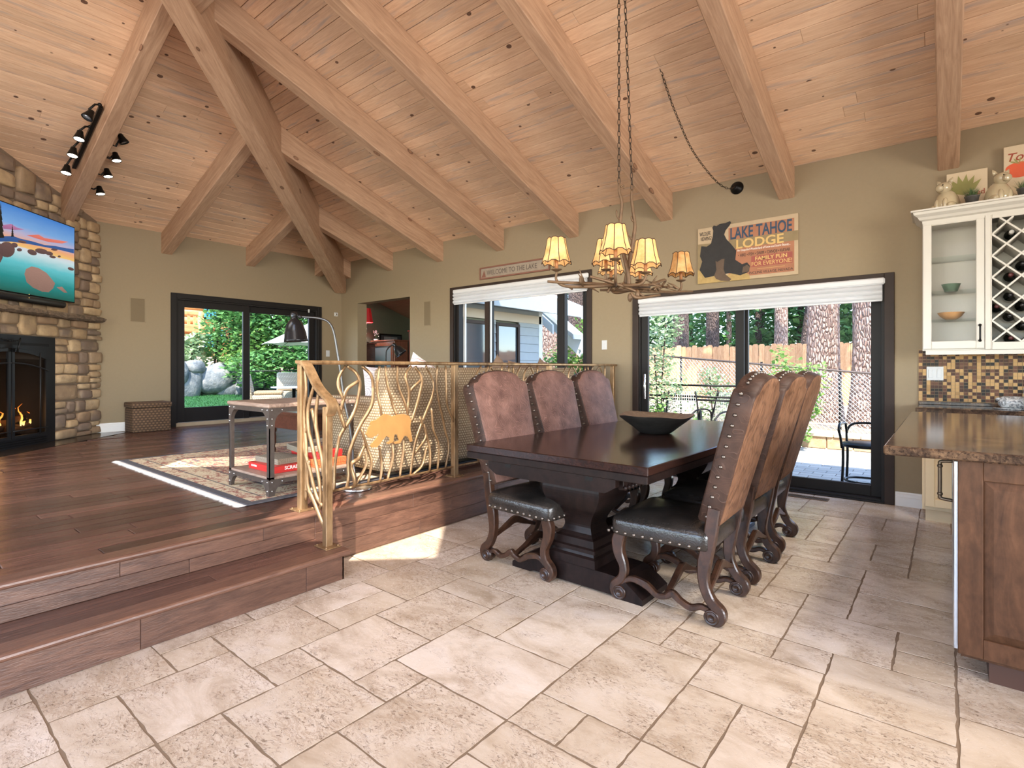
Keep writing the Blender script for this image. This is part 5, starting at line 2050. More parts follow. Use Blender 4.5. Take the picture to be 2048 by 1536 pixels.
# wine lattice
q = .118
lat = []
W_, H_ = rx1 - rx0, rz1 - rz0
for sgn in (1, -1):
    k = -14
    while k < 20:
        c0 = k * q * 1.414
        # line u +- v = c0 clipped to the opening
        pts = []
        if sgn > 0:
            for u in (0, W_):
                v = c0 - u
                if 0 <= v <= H_: pts.append((u, v))
            for v in (0, H_):
                u = c0 - v
                if 0 < u < W_: pts.append((u, v))
        else:
            for u in (0, W_):
                v = u - c0
                if 0 <= v <= H_: pts.append((u, v))
            for v in (0, H_):
                u = v + c0
                if 0 < u < W_: pts.append((u, v))
        if len(pts) >= 2:
            pts.sort()
            lat.append((pts[0], pts[-1], sgn))
        k += 1
for a, b, sgn in lat:
    pa, pb = Vector((rx0 + a[0], 0, rz0 + a[1])), Vector((rx0 + b[0], 0, rz0 + b[1]))
    d = (pb - pa)
    if d.length < .03: continue
    nrm = Vector((-d.z, 0, d.x)).normalized() * .006
    mb = MB()
    y0, y1 = YC + (.002 if sgn > 0 else .004), YR - .02
    P = [pa + nrm, pa - nrm, pb - nrm, pb + nrm]
    mb.add([(p.x, y0, p.z) for p in P] + [(p.x, y1, p.z) for p in P], [(0, 1, 2, 3), (7, 6, 5, 4), (0, 4, 5, 1), (1, 5, 6, 2), (2, 6, 7, 3), (3, 7, 4, 0)])
    ku(mb, 'lattice_slat', M_cab, None, True)
M_bottle = flat('wine_glass_dark', s2l(16, 20, 16), .08, 0)
M_cap = [flat('wine_cap_red', s2l(98, 44, 44), .35), flat('wine_cap_white', s2l(214, 210, 204), .35), flat('wine_cap_dark', s2l(34, 30, 32), .3)]
kk = 0
bl = ['topmost wine bottle with a pale cap in the lattice', 'wine bottle with a red cap in the upper part of the lattice', 'dark-capped wine bottle in the middle of the lattice', 'red-capped wine bottle at the edge of the lattice beside the cabinet door', 'wine bottle with a shiny dark cap in the lower part of the lattice', 'lowest red-capped wine bottle in the lattice', 'dark wine bottle at the picture edge, upper lattice', 'dark wine bottle at the picture edge, lower lattice', 'dark wine bottle at the picture edge, bottom of the lattice']
for (a, b, c_) in ((990, 640, 1), (985, 940, 0), (985, 1080, 2), (888, 1160, 0), (980, 1225, 2), (988, 1380, 0), (1072, 860, 2), (1068, 1150, 2), (1072, 1290, 2)):
    p = U(1740 + a * .2865, 280 + b * .2865, YC + .06)
    bo = thing('wine_bottle', bl[kk], 'bottle', (p.x, p.y, p.z), 0, 'wine bottles in the lattice rack')
    Mb = Matrix.Rotation(-PI / 2, 4, 'X')
    MB().lathe([(.001, .003), (.0145, .0), (.0145, .07), (.016, .09), (.036, .125), (.0375, .14), (.0375, .22), (.001, .225)], 16, Mb).build('glass_body', M_bottle, bo)
    MB().lathe([(.001, -.002), (.0150, -.002), (.0156, .0), (.0156, .055), (.0150, .056)], 16, Mb).build('capsule', M_cap[c_], bo)
    kk += 1
# dishes behind the glass
M_gr = flat('green_glaze', s2l(110, 130, 112), .3, var=.2, scale=30)
M_br = flat('amber_glaze', s2l(186, 140, 92), .35, var=.35, scale=20)
M_gp = mat_paisley('green_plate_glaze', s2l(96, 120, 80), s2l(60, 84, 50), s2l(150, 160, 110), 16)


def dish(name, label, px, z, prof, mat, cat='bowl', sy=1.0):
    p = U(px, 600, YC + .16)
    mb = MB().lathe(prof, 24, Matrix.Diagonal((1, sy, 1, 1)), closed=True)
    return tag(mb.build(name, mat, None, (p.x, p.y, z)), label, cat)


dish('green_bowl', 'small green bucket-shaped bowl on the middle glass shelf', 1902, shz[1] + .0005, [(.001, 0), (.042, 0), (.062, .06), (.066, .062), (.06, .06), (.04, .006), (.001, .006)], M_gr)
dish('amber_bowl', 'wide amber pottery bowl on the lowest glass shelf', 1902, shz[2] + .0005, [(.001, 0), (.035, 0), (.07, .03), (.088, .056), (.09, .06), (.082, .056), (.06, .026), (.001, .01)], M_br)
dish('leaf_plate', 'green patterned shallow dish on the cabinet floor', 1905, zA + t_ + .0005, [(.001, 0), (.06, 0), (.095, .022), (.1, .026), (.09, .022), (.055, .006), (.001, .006)], M_gp, 'plate')

# things on top of the cabinet
M_pig = flat('pig_glaze', s2l(184, 168, 138), .12, 0, var=.14, scale=7, coat=.5)


def pig(label, px, rz):
    p = U(px, 400, 5.66)
    g = thing('ceramic_pig', label, 'figurine', (p.x, p.y, ZCT), rz, 'ceramic pigs on the cabinet')
    # sitting pig, front towards local -y
    mb = MB()
    prof = [(.001, 0), (.07, .0), (.088, .02), (.09, .06), (.078, .105), (.058, .14), (.04, .16), (.001, .17)]
    mb.lathe(prof, 20, Matrix.Translation((0, .015, 0)) @ Matrix.Diagonal((.92, 1.05, 1, 1)), closed=True)
    for s_ in (-1, 1):
        mb.ball((s_ * .03, -.062, .045), .026, 10, 6, (.8, .9, 2.0))
        mb.ball((s_ * .062, -.035, .03), .034, 10, 6, (.8, 1.5, .8))
    mb.build('body', M_pig, g)
    hd_ = MB()
    hd_.ball((0, -.03, .185), .052, 14, 9, (1.0, 1.0, .92))
    hd_.lathe([(.028, 0), (.026, .03), (.02, .036), (.001, .034)], 12, Matrix.Translation((0, -.066, .178)) @ Matrix.Rotation(math.radians(100), 4, 'X'))
    ho = hd_.build('head', M_pig, g)
    for s_ in (-1, 1):
        MB().lathe([(.02, 0), (.016, .02), (.001, .045)], 8, Matrix.Translation((s_ * .036, -.015, .222)) @ Matrix.Rotation(s_ * .5, 4, 'Y') @ Matrix.Diagonal((1, .4, 1, 1))).build('ear', M_pig, ho)
        MB().ball((s_ * .02, -.078, .20), .005, 6, 4).build('eye', M_black, ho)
    return g


pig('glazed cream ceramic pig at the outer end of the cabinet top', 1892, -.5)
pig('glazed cream ceramic pig between the two signs on the cabinet top', 1999, .5)
M_board = flat('cream_board', s2l(202, 182, 152), .7, var=.12, scale=10)
M_redink = flat('rust_ink', s2l(150, 62, 40), .6, var=.1)
M_tom = flat('tomato_paint', s2l(206, 84, 44), .5, var=.25, scale=5)
M_leafp = flat('leaf_paint', s2l(142, 138, 78), .6, var=.3, scale=9)


def print_poly(parent, name, pts, y, mat, org, lift=.0008):
    """flat printed shape on a board facing -y; pts are (x,z)"""
    mb = MB()
    mb.prism([(p[0], p[1]) for p in pts], y - lift, y, Matrix(((1, 0, 0, 0), (0, 0, 1, 0), (0, 1, 0, 0), (0, 0, 0, 1))))
    mb.v = [tuple(Vector(p) - org) for p in mb.v]
    return mb.build(name, mat, parent, fix=True)


def yboard(name, label, cat, x0, x1, z0, z1, y, mat, th=.015):
    o_ = thing(name, label, cat, ((x0 + x1) / 2, y, z0))
    mb = MB().bbox((x0, y - th, z0), (x1, y, z1), .002)
    mb.v = [tuple(Vector(p) - o_.location) for p in mb.v]
    mb.build('board', mat, o_)
    return o_


YB = 5.84
a_, b_ = ony(1893, 400, YB), ony(1975, 336, YB)
sg = yboard('herb_sign', 'cream garden sign leaning behind the small potted grass', 'sign', a_.x, b_.x, ZCT, b_.z, YB, M_board)
so_ = sg.location.copy()
lw = b_.x - a_.x
for k in range(6):
    an = -.95 + k * .36
    bx, bz = a_.x + lw * .42, ZCT + .15
    L_ = .15
    tip = (bx + math.sin(an) * L_, bz + math.cos(an) * L_ * 1.15)
    w = .026
    print_poly(sg, 'painted_leaf', [(bx, bz), (bx + math.sin(an) * L_ * .5 + w * math.cos(an), bz + math.cos(an) * L_ * .55 - w * math.sin(an)), tip, (bx + math.sin(an) * L_ * .5 - w * math.cos(an), bz + math.cos(an) * L_ * .55 + w * math.sin(an))], YB - .0152 - .0004 * k, M_leafp, so_)
text_obj('Seed', .06, M_redink, sg, (a_.x + lw * .50 - so_.x, -.0158, .14), R_my, bold=.0005)
a2, b2_ = ony(2007, 366, YB), ony(2007, 299, YB)
tm = yboard('tomato_sign', 'cream sign with a big painted tomato at the picture edge', 'sign', a2.x, a2.x + .40, ZCT, b2_.z + .01, YB, M_board)
to_ = tm.location.copy()
tx_ = ony(2038, 340, YB)
print_poly(tm, 'painted_tomato', [(tx_.x + .085 * math.cos(2 * PI * k / 24) * (1 + .05 * math.cos(5 * 2 * PI * k / 24)), tx_.z + .062 * math.sin(2 * PI * k / 24)) for k in range(24)], YB - .0152, M_tom, to_)
for an in (-1.1, -.5, .1, .7, 1.3):
    print_poly(tm, 'painted_leaf', [(tx_.x, tx_.z + .045), (tx_.x + math.sin(an) * .04 + .006, tx_.z + .06 + math.cos(an) * .02), (tx_.x + math.sin(an) * .07, tx_.z + .06 + math.cos(an) * .04), (tx_.x + math.sin(an) * .04 - .006, tx_.z + .052 + math.cos(an) * .02)], YB - .0155, M_leafp, to_)
text_obj('Tomato', .09, M_redink, tm, (ony(2010, 325, YB).x - to_.x, -.0155, ony(2010, 326, YB).z - ZCT), R_my, shear=.3, bold=.001)
M_pot = flat('zinc_pot', s2l(92, 90, 88), .45, .5, var=.5, scale=40)
M_grassp = flat('pot_grass', s2l(70, 92, 52), .7, var=.4, scale=30)


def grass_pot(label, px):
    p = U(px, 400, 5.60)
    g = thing('potted_grass', label, 'plant', (p.x, p.y, ZCT), 0, 'potted grasses on the cabinet')
    MB().lathe([(.001, 0), (.034, 0), (.045, .065), (.049, .068), (.049, .074), (.043, .074), (.04, .06), (.001, .058)], 18, closed=True).build('pot', M_pot, g)
    mb = MB()
    rg = random.Random(px)
    for k in range(170):
        a = rg.uniform(0, 2 * PI); r0 = rg.uniform(0, .035); l_ = rg.uniform(.05, .085); le = rg.uniform(0, .06)
        x, y = r0 * math.cos(a), r0 * math.sin(a)
        w = .0025
        tx, ty = x + le * math.cos(a), y + le * math.sin(a)
        mb.add([(x - w * math.sin(a), y + w * math.cos(a), .06), (x + w * math.sin(a), y - w * math.cos(a), .06), (tx, ty, .06 + l_), (x, y, .062)], [(0, 1, 2), (1, 3, 2), (3, 0, 2)])
    stuff(mb.build('grass_blades', M_grassp, g))


grass_pot('small zinc pot of green grass on the cabinet top beside the first pig', 1944)
grass_pot('zinc pot of grass below the tomato sign at the picture edge', 2050)

# backsplash
bs = struct(MB().box((-.19, YR - .006, .9), (1.4, YR + .001, zA + .02)).build('wall_backsplash', flat('mosaic_grout', s2l(160, 136, 104), .8)), 'brown and beige glass mosaic backsplash')
pal = [s2l(190, 152, 104), s2l(76, 50, 40), s2l(44, 38, 34), s2l(104, 70, 54), s2l(168, 132, 88)]
pm = []
for k, c in enumerate(pal): pm.append(flat('mosaic_%d' % k, c, .35 if k in (1, 2, 3) else .5, 0, var=.45 if k in (1, 2, 3) else .08, scale=120, spec=.12))
mb = MB()
rb = random.Random(2)
pw = .0275
i = 0
while -.188 + i * pw < 1.0:
    j = 0
    while .95 + j * pw < zA + .01:
        mb.mi = rb.choice([0, 0, 0, 4, 1, 1, 1, 2, 2, 3, 3])
        x, z = -.188 + i * pw, .945 + j * pw
        mb.box((x + .0014, YR - .0105, z + .0014), (x + pw - .0014, YR - .006, z + pw - .0014))
        j += 1
    i += 1
stuff(mb.build('mosaic_tile', pm, bs))

# lower run along the wall
CT = .914
base = thing('base_cabinet', 'cream lower cabinet under the wall counter', 'cabinet', (-.15, 5.4, 0))
bo_ = base.location.copy()


def kb(mb, name, mat, parent=None): return ku(mb, name, mat, parent or base, False, bo_)


kb(MB().bbox((-.15, 5.40, .10), (1.4, YR, .876), .002), 'body', M_cream)
kb(MB().box((-.13, 5.46, 0), (1.4, YR, .10)), 'toe_kick', M_cream)


def panel_door(x0, x1, z0, z1, y, mat, build, st=.06):
    mb = MB()
    mb.bbox((x0, y - .02, z0), (x0 + st, y, z1), .002).bbox((x1 - st, y - .02, z0), (x1, y, z1), .002)
    mb.bbox((x0 + st, y - .02, z0), (x1 - st, y, z0 + st), .002).bbox((x0 + st, y - .02, z1 - st), (x1 - st, y, z1), .002)
    d = build(mb, 'door', mat)
    mb = MB()
    a, b, c, e = x0 + st, x1 - st, z0 + st, z1 - st
    r = .03
    mb.add([(a, y - .006, c), (b, y - .006, c), (b, y - .006, e), (a, y - .006, e), (a + r, y - .016, c + r), (b - r, y - .016, c + r), (b - r, y - .016, e - r), (a + r, y - .016, e - r)], [(0, 1, 5, 4), (1, 2, 6, 5), (2, 3, 7, 6), (3, 0, 4, 7), (4, 5, 6, 7)])
    build(mb, 'raised_panel', mat, d)
    return d


panel_door(-.13, .26, .13, .86, 5.40, M_cream, kb)
panel_door(.27, .68, .13, .86, 5.40, M_cream, kb)
ctop_ = thing('wall_counter', 'brown granite counter along the mosaic backsplash', 'counter', (-.19, 5.35, .877))
ku(MB().bbox((-.19, 5.35, .877), (1.4, YR - .001, CT), .004), 'slab', M_granite, ctop_, False, ctop_.location)
ku(MB().bbox((-.19, YR - .02, CT), (1.4, YR - .0005, CT + .028), .003), 'upstand', M_granite, ctop_, False, ctop_.location)
# switch plate on the mosaic
M_plate = flat('switch_white', s2l(204, 204, 204), .4, spec=.2)


def switch(name, label, x, z, w, h, n, mat=None, wall='R'):
    m_ = mat or M_plate
    if wall == 'R':
        t = thing(name, label, 'switch', (x, YR - (.0106 if 'mosaic' in label else 0), z))
        MB().bbox((-w / 2, -.006, -h / 2), (w / 2, 0, h / 2), .002).build('plate', m_, t)
        for k in range(n):
            cx = (k - (n - 1) / 2) * w / n
            MB().bbox((cx - .016, -.010, -h * .3), (cx + .016, -.006, h * .3), .002).build('rocker', m_, t)
    else:
        t = thing(name, label, 'switch', (XL, x, z))
        MB().bbox((0, -w / 2, -h / 2), (.006, w / 2, h / 2), .002).build('plate', m_, t)
        for k in range(n):
            MB().bbox((.006, -.016, -h * .3), (.01, .016, h * .3), .002).build('rocker', m_, t)
    return t


p = ony(1870, 747, YR)
switch('light_switch', 'white double rocker switch on the mosaic backsplash', p.x, p.z, .115, .118, 2)
p = ony(1209, 690, YR)
switch('light_switch', 'pale single switch between the window and the big sliding door', p.x, p.z, .072, .115, 1)
p = onx(655.5, 707, XL)
switch('light_switch', 'pale single switch beside the garden sliding door', p.y, p.z, .075, .115, 1, None, 'L')
p = onx(671.5, 629, XL)
t = thing('wall_sensor', 'small white square sensor on the tan wall near the corner', 'sensor', (XL, p.y, p.z))
MB().bbox((0, -.035, -.035), (.02, .035, .035), .004).build('case', M_plate, t)
MB().bbox((.02, -.016, -.016), (.024, .016, .016), .003).build('lens', M_chrome, t)
p = onx(616, 622, XL)
t = thing('door_sensor', 'tiny white alarm contact on the sliding door frame', 'sensor', (XL + .022, p.y, p.z))
MB().bbox((0, -.014, -.03), (.012, .014, -.001), .002).build('contact', M_plate, t)
MB().bbox((0, -.014, .001), (.012, .014, .03), .002).build('magnet', M_plate, t)

# island
isl = thing('kitchen_island', 'cherry wood island with brown granite top', 'island', (.03, 2.72, 0))
io = isl.location.copy()
ki = lambda mb, name, mat, parent=None: ku(mb, name, mat, parent or isl, False, io)
ki(MB().bbox((.045, 2.74, .10), (1.5, 4.7, .874), .002), 'body', M_islandw)
ki(MB().box((.13, 2.80, 0), (1.45, 4.6, .10)), 'toe_kick', flat('toe_dark', s2l(70, 42, 28), .5))
panel_door(.035, 1.02, .115, .872, 2.74, M_islandw, ki, .075)
ki(MB().bbox((-.20, 2.655, .875), (1.62, 4.85, CT), .007), 'countertop', M_granite)
dw = ki(MB().bbox((.022, 2.77, .11), (.045, 3.37, .86), .003), 'dishwasher_door', flat('stainless', s2l(196, 200, 204), .25, .9))
ki(MB().bbox((.028, 3.39, .12), (.045, 3.95, .86), .003), 'drawer_front', M_cream)
ki(MB().bbox((.028, 3.97, .12), (.045, 4.6, .86), .003), 'drawer_front', M_cream)
mb = MB()
mb.tube(bez([(.022, 3.08, .815), (-.018, 3.08, .81), (-.022, 3.08, .79), (-.022, 3.08, .73), (-.022, 3.08, .66), (-.018, 3.08, .645), (.022, 3.08, .64)], 5), .0075, 8)
mb.ball((-.022, 3.08, .79), .011, 8, 5).ball((-.022, 3.08, .665), .011, 8, 5)
ki(mb, 'pull_handle', flat('dark_bronze', s2l(92, 78, 64), .35, .7), dw)

# things on the counter
M_spk = NT('speckled_glaze')
_v3 = M_spk.coord()
M_spk.P(Base_Color=M_spk.ramp(M_spk.noise(_v3, 70, 3, .7), [(.42, s2l(128, 132, 136)), (.58, s2l(218, 220, 220))]), Roughness=.25)
p = onz(2027, 812, CT)
p = ony(2027, 808, 5.58)
cp = thing('ceramic_dish', 'speckled grey and white covered ceramic dish on the wall counter', 'dish', (p.x, 5.58, CT))
softbox((-.09, -.055, .005), (.11, .055, .10), .048, 5).build('body', M_spk.mat, cp)
MB().lathe([(.001, 0), (.1, 0), (.115, .008), (.1, .01), (.001, .006)], 22, Matrix.Diagonal((1.15, .75, 1, 1)) @ Matrix.Translation((.01, 0, 0)), closed=True).build('saucer', M_spk.mat, cp)
MB().ball((-.085, -.01, .075), .016, 8, 6, (1.2, .8, .9)).build('knob', M_spk.mat, cp)
p = ony(2049, 790, 5.5)
cn = thing('canister', 'white canister cut off by the picture edge on the counter', 'canister', (p.x + .05, 5.46, CT))
MB().lathe([(.001, 0), (.055, 0), (.058, .01), (.058, .15), (.001, .15)], 24).build('body', M_plate, cn)
MB().lathe([(.001, .15), (.06, .15), (.06, .168), (.012, .172), (.012, .185), (.001, .19)], 24).build('lid', M_plate, cn)

# floor vent by the big sliding door
a_, b_ = onz(1574, 985), onz(1664, 1000)
fv = thing('floor_vent', 'bronze slotted floor vent in the tiles by the sliding door', 'vent', ((a_.x + b_.x) / 2, 5.70, 0))
fvw = .33
M_vent = flat('vent_bronze', s2l(120, 94, 66), .4, .5)
MB().box((-fvw / 2, -.05, -.004), (fvw / 2, .05, .0015)).build('backing', M_black, fv)
mb = MB().bbox((-fvw / 2 - .012, -.062, 0), (fvw / 2 + .012, -.05, .005), .001).bbox((-fvw / 2 - .012, .05, 0), (fvw / 2 + .012, .062, .005), .001)
mb.bbox((-fvw / 2 - .012, -.05, 0), (-fvw / 2, .05, .005), .001).bbox((fvw / 2, -.05, 0), (fvw / 2 + .012, .05, .005), .001)
mb.build('frame', M_vent, fv)
mb = MB()
for k in range(24): mb.box((-fvw / 2 + .004 + k * .0138, -.05, .0), (-fvw / 2 + .010 + k * .0138, .05, .004))
stuff(mb.build('slat', M_vent, fv))

# ================================================================ speakers in the wall
M_grille = flat('speaker_grille', s2l(118, 102, 78), .8, var=.06, scale=80)


def wall_speaker(label, a, b, wall):
    if wall == 'R':
        p, q = ony(*a, YR), ony(*b, YR)
        t = thing('wall_speaker', label, 'speaker', (p.x, YR, q.z), 0, 'speakers in the walls')
        w, h_ = q.x - p.x, p.z - q.z
        MB().bbox((-.012, -.006, -.012), (w + .012, 0, h_ + .012), .002).build('bezel', M_wall, t)
        MB().bbox((0, -.009, 0), (w, -.004, h_), .002).build('grille', M_grille, t)
    else:
        p, q = onx(*a, XL), onx(*b, XL)
        t = thing('wall_speaker', label, 'speaker', (XL, p.y, q.z), 0, 'speakers in the walls')
        w, h_ = q.y - p.y, p.z - q.z
        MB().bbox((0, -.012, -.012), (.006, w + .012, h_ + .012), .002).build('bezel', M_wall, t)
        MB().bbox((.004, 0, 0), (.009, w, h_), .002).build('grille', M_grille, t)


wall_speaker('tan speaker grille set in the wall between the doorway and the window', (849, 604), (861, 650), 'R')
wall_speaker('tan speaker grille set in the wall above the wicker hamper', (261, 596), (289, 644), 'L')

# ================================================================ signs
def onw(px, py): return ony(px, py, YR - .02)


T3 = lambda a, b: (lambda p: (p.x, p.z))(onw(1370 + a * .13018, 400 + b * .13018))
tl_, br_ = T3(185, 455), T3(1742, 1125)
bl_ = T3(210, 1305); tr_ = T3(1735, 195)
lx0, lx1 = (tl_[0] + bl_[0]) / 2, (tr_[0] + br_[0]) / 2
lz0, lz1 = (bl_[1] + br_[1]) / 2, (tl_[1] + tr_[1]) / 2
M_tan = flat('sign_cream', s2l(184, 162, 132), .75, var=.12, scale=9)
M_ora = flat('sign_orange', s2l(166, 112, 84), .75, var=.16, scale=12)
M_olv = flat('sign_olive', s2l(140, 122, 90), .75, var=.2, scale=14)
M_brd = flat('sign_red', s2l(156, 84, 74), .75, var=.1, scale=12)
M_blu = flat('sign_blue', s2l(50, 72, 94), .7, var=.2, scale=20)
M_yel = flat('sign_yellow', s2l(212, 176, 112), .7, var=.08, scale=20)
M_blk = flat('sign_black', s2l(44, 42, 42), .75, var=.35, scale=20)
M_brn = flat('sign_brown', s2l(96, 78, 64), .75, var=.3, scale=20)
M_grs = flat('sign_grass', s2l(178, 150, 96), .8, var=.3, scale=30)
M_inkb = flat('sign_ink', s2l(52, 46, 46), .7)
lt = yboard('lodge_sign', 'painted wooden lodge sign with a black bear above the big sliding door', 'sign', lx0, lx1, lz0, lz1, YR - .001, M_tan, .019)
lo_ = lt.location.copy()
YF = YR - .0201
W, H = lx1 - lx0, lz1 - lz0
# points in unit coordinates of the board (u to the right, v up)
uv = lambda u, v: (lx0 + W * u, lz0 + H * v)


def lay(name, pts, mat, lift):
    mb = MB()
    mb.prism([uv(*p) for p in pts], YF - lift, YF + .0005, Matrix(((1, 0, 0, 0), (0, 0, 1, 0), (0, 1, 0, 0), (0, 0, 0, 1))))
    mb.v = [tuple(Vector(p) - lo_) for p in mb.v]
    return mb.build(name, mat, lt, fix=True)


def sgt(s_, u0, u1, v0, v1, mat, lift=.003, shear=0, bold=.0012):
    c = text_obj(s_, 1.0, mat, lt, (0, 0, 0), R_my, extrude=.002, shear=shear, bold=(.02 if len(s_) in (5, 10) else .0))
    me = c.data
    xs_ = [v.co.x for v in me.vertices]; ys_ = [v.co.y for v in me.vertices]
    x0, x1, y0, y1 = min(xs_), max(xs_), min(ys_), max(ys_)
    for v in me.vertices:
        v.co.x = (v.co.x - x0) / (x1 - x0) * (u1 - u0) * W
        v.co.y = (v.co.y - y0) / (y1 - y0) * (v1 - v0) * H
        v.co.z = .0004 if v.co.z > 0 else -.002
    p = uv(u0, v0)
    c.location = Vector((p[0], YF - lift, p[1])) - lo_
    return c


lay('orange_field', [(.33, .06), (.965, .06), (.965, .60), (.33, .60)], M_ora, .0008)
lay('orange_field', [(.33, .66), (.965, .66), (.965, .93), (.33, .93)], M_ora, .0008)
lay('olive_band', [(.33, .56), (1.0, .56), (1.0, .72), (.33, .72)], M_olv, .0012)
lay('red_band', [(.56, .20), (.95, .20), (.95, .385), (.56, .385)], M_brd, .0014)
sgt('LAKE TAHOE', .35, .945, .72, .925, M_blu, .003)
sgt('LODGE', .41, .87, .545, .705, M_yel, .003)
sgt('An Unspoiled Wonderland of Snow and Scenic Beauty...', .42, .93, .485, .535, M_ink, .002)
sgt('• HIKE • FISH • SWIM • CANOE • KAYAK', .43, .93, .40, .455, M_inkb, .002)
sgt('FAMILY FUN', .60, .90, .305, .37, M_yel, .003)
sgt('FOR EVERYONE!', .565, .945, .215, .285, M_yel, .003)
lay('rule_line', [(.62, .158), (.88, .158), (.88, .163), (.62, .163)], M_yel, .0014)
sgt('INCLINE VILLAGE, NEVADA', .54, .955, .075, .125, M_inkb, .002)
sgt('WILDLIFE', .02, .14, .86, .93, M_inkb, .002)
sgt('VIEWING!', .03, .15, .77, .84, M_inkb, .002)
lay('grass', [(0, 0), (.55, .0), (.54, .08), (.48, .14), (.42, .20), (.36, .13), (.30, .10), (.22, .16), (.15, .10), (.08, .20), (.0, .26)], M_grs, .0016)
lay('dark_ground', [(0, .16), (.05, .10), (.2, .16), (.25, .7), (.0, .72)], M_olv, .0011)
lay('mother_bear', [(.025, .50), (.05, .40), (.02, .25), (.08, .10), (.2, .12), (.34, .14), (.45, .08), (.53, .12), (.55, .22), (.52, .29), (.47, .27), (.40, .36), (.41, .52), (.36, .64), (.31, .74), (.285, .83), (.30, .90), (.345, .985), (.355, 1.03), (.345, 1.05), (.30, 1.03), (.24, 1.03), (.205, 1.0), (.175, 1.02), (.16, .985), (.17, .93), (.165, .83), (.145, .70), (.10, .66), (.04, .68)], M_blk, .004)
lay('bear_cub', [(.20, .06), (.18, .12), (.205, .22), (.195, .38), (.215, .36), (.26, .40), (.29, .40), (.285, .32), (.28, .22), (.30, .12), (.36, .03), (.34, .0), (.25, .02)], M_brn, .006)
lay('bear_paw', [(.47, .12), (.54, .13), (.545, .21), (.52, .25), (.48, .22)], M_brn, .0055)

p0, p1 = onw(959, 560), onw(1099, 540)
wz1 = onw(959, 536).z
ws_ = yboard('lake_sign', 'narrow grey wooden welcome sign hanging over the window', 'sign', p0.x, p1.x, p0.z, wz1, YR - .001, flat('sign_greywood', s2l(150, 136, 120), .8, var=.2, scale=18), .012)
wo_ = ws_.location.copy()
mb = MB()
M_redw = flat('sign_rust_frame', s2l(126, 82, 66), .6, var=.2)
bw_ = .022
for bx in (((p0.x, YR - .022, p0.z), (p1.x, YR - .001, p0.z + bw_)), ((p0.x, YR - .022, wz1 - bw_), (p1.x, YR - .001, wz1)), ((p0.x, YR - .022, p0.z + bw_), (p0.x + bw_, YR - .001, wz1 - bw_)), ((p1.x - bw_, YR - .022, p0.z + bw_), (p1.x, YR - .001, wz1 - bw_))):
    mb.bbox(*bx, .002)
mb.v = [tuple(Vector(p) - wo_) for p in mb.v]
mb.build('frame', M_redw, ws_)
c = text_obj('WELCOME TO THE LAKE', 1.0, flat('sign_grey_ink', s2l(92, 80, 72), .8), ws_, (0, 0, 0), R_my)
xs_ = [v.co.x for v in c.data.vertices]; ys_ = [v.co.y for v in c.data.vertices]
for v in c.data.vertices:
    v.co.x = (v.co.x - min(xs_)) / (max(xs_) - min(xs_)) * (p1.x - p0.x) * .72
    v.co.y = (v.co.y - min(ys_)) / (max(ys_) - min(ys_)) * .07
c.location = Vector((p0.x + .14, YR - .0142, p0.z + .055)) - wo_
mb = MB()
mb.prism([(p0.x + .03, p0.z + .03), (p0.x + .12, p0.z + .03), (p0.x + .11, p0.z + .07), (p0.x + .085, p0.z + .13), (p0.x + .06, p0.z + .07)], YR - .0142, YR - .0128, Matrix(((1, 0, 0, 0), (0, 0, 1, 0), (0, 1, 0, 0), (0, 0, 0, 1))))
mb.v = [tuple(Vector(p) - wo_) for p in mb.v]
mb.build('painted_boat', M_redw, ws_, fix=True)

# ================================================================ shades
M_shade = NT('shade_fabric')
tr_n = M_shade.n.new('ShaderNodeBsdfTranslucent'); tr_n.inputs[0].default_value = (.92, .93, .95, 1)
mx_n = M_shade.n.new('ShaderNodeMixShader'); mx_n.inputs[0].default_value = .5
M_shade.P(Base_Color=s2l(236, 236, 238), Roughness=.8)
M_shade.t.links.new(M_shade.p.outputs[0], mx_n.inputs[1]); M_shade.t.links.new(tr_n.outputs[0], mx_n.inputs[2])
M_shade.t.links.new(mx_n.outputs[0], M_shade.n['Material Output'].inputs[0])
M_shade = M_shade.mat
M_val = flat('shade_valance', s2l(214, 214, 216), .5)


def shade(label, x0, x1, z1, z0):
    t = thing('roller_shade', label, 'shade', (x0, YR - .03, z0), 0, 'white roller shades')
    L = x1 - x0
    Hh = z1 - z0
    y = -.035
    v = MB()
    v.bbox((0, y, Hh - .06), (L, y + .045, Hh), .012)
    v.build('valance', M_val, t)
    nb = 3
    hb = (Hh - .065) / nb
    for k in range(nb):
        mb = MB()
        mb.grid(lambda u, w, k=k: (.02 + (L - .04) * u, y + .012 - .026 * math.sin(PI * w) ** .7 - .004 * k * 0, Hh - .062 - hb * (k + w)), 2, 7)
        mb.grid(lambda u, w, k=k: (.02 + (L - .04) * (1 - u), y + .030 + .004 * math.sin(PI * w), Hh - .062 - hb * (k + w)), 2, 4)
        mb.build('fold', M_shade, t)
    MB().bbox((.02, y + .008, -.012), (L - .02, y + .028, .004), .004).build('bottom_bar', M_val, t)
    return t


a, b = ony(1276, 606, YR - .05), ony(1770, 562, YR - .05)
shade('white banded shade drawn up over the big sliding door', a.x, b.x, 2.045, 1.845)
a, b = ony(906, 584, YR - .05), ony(1176, 550, YR - .05)
shade('white banded shade drawn up over the window above the sofa', a.x, b.x, 2.435, 2.215)

# ================================================================ chandelier
M_twig = flat('twig_bronze', s2l(104, 80, 58), .55, .3, var=.45, scale=30, bump=.3)
M_candle = flat('candle_brown', s2l(150, 100, 60), .6, var=.2, scale=30)
M_stitch = flat('shade_stitching', s2l(70, 44, 26), .8)


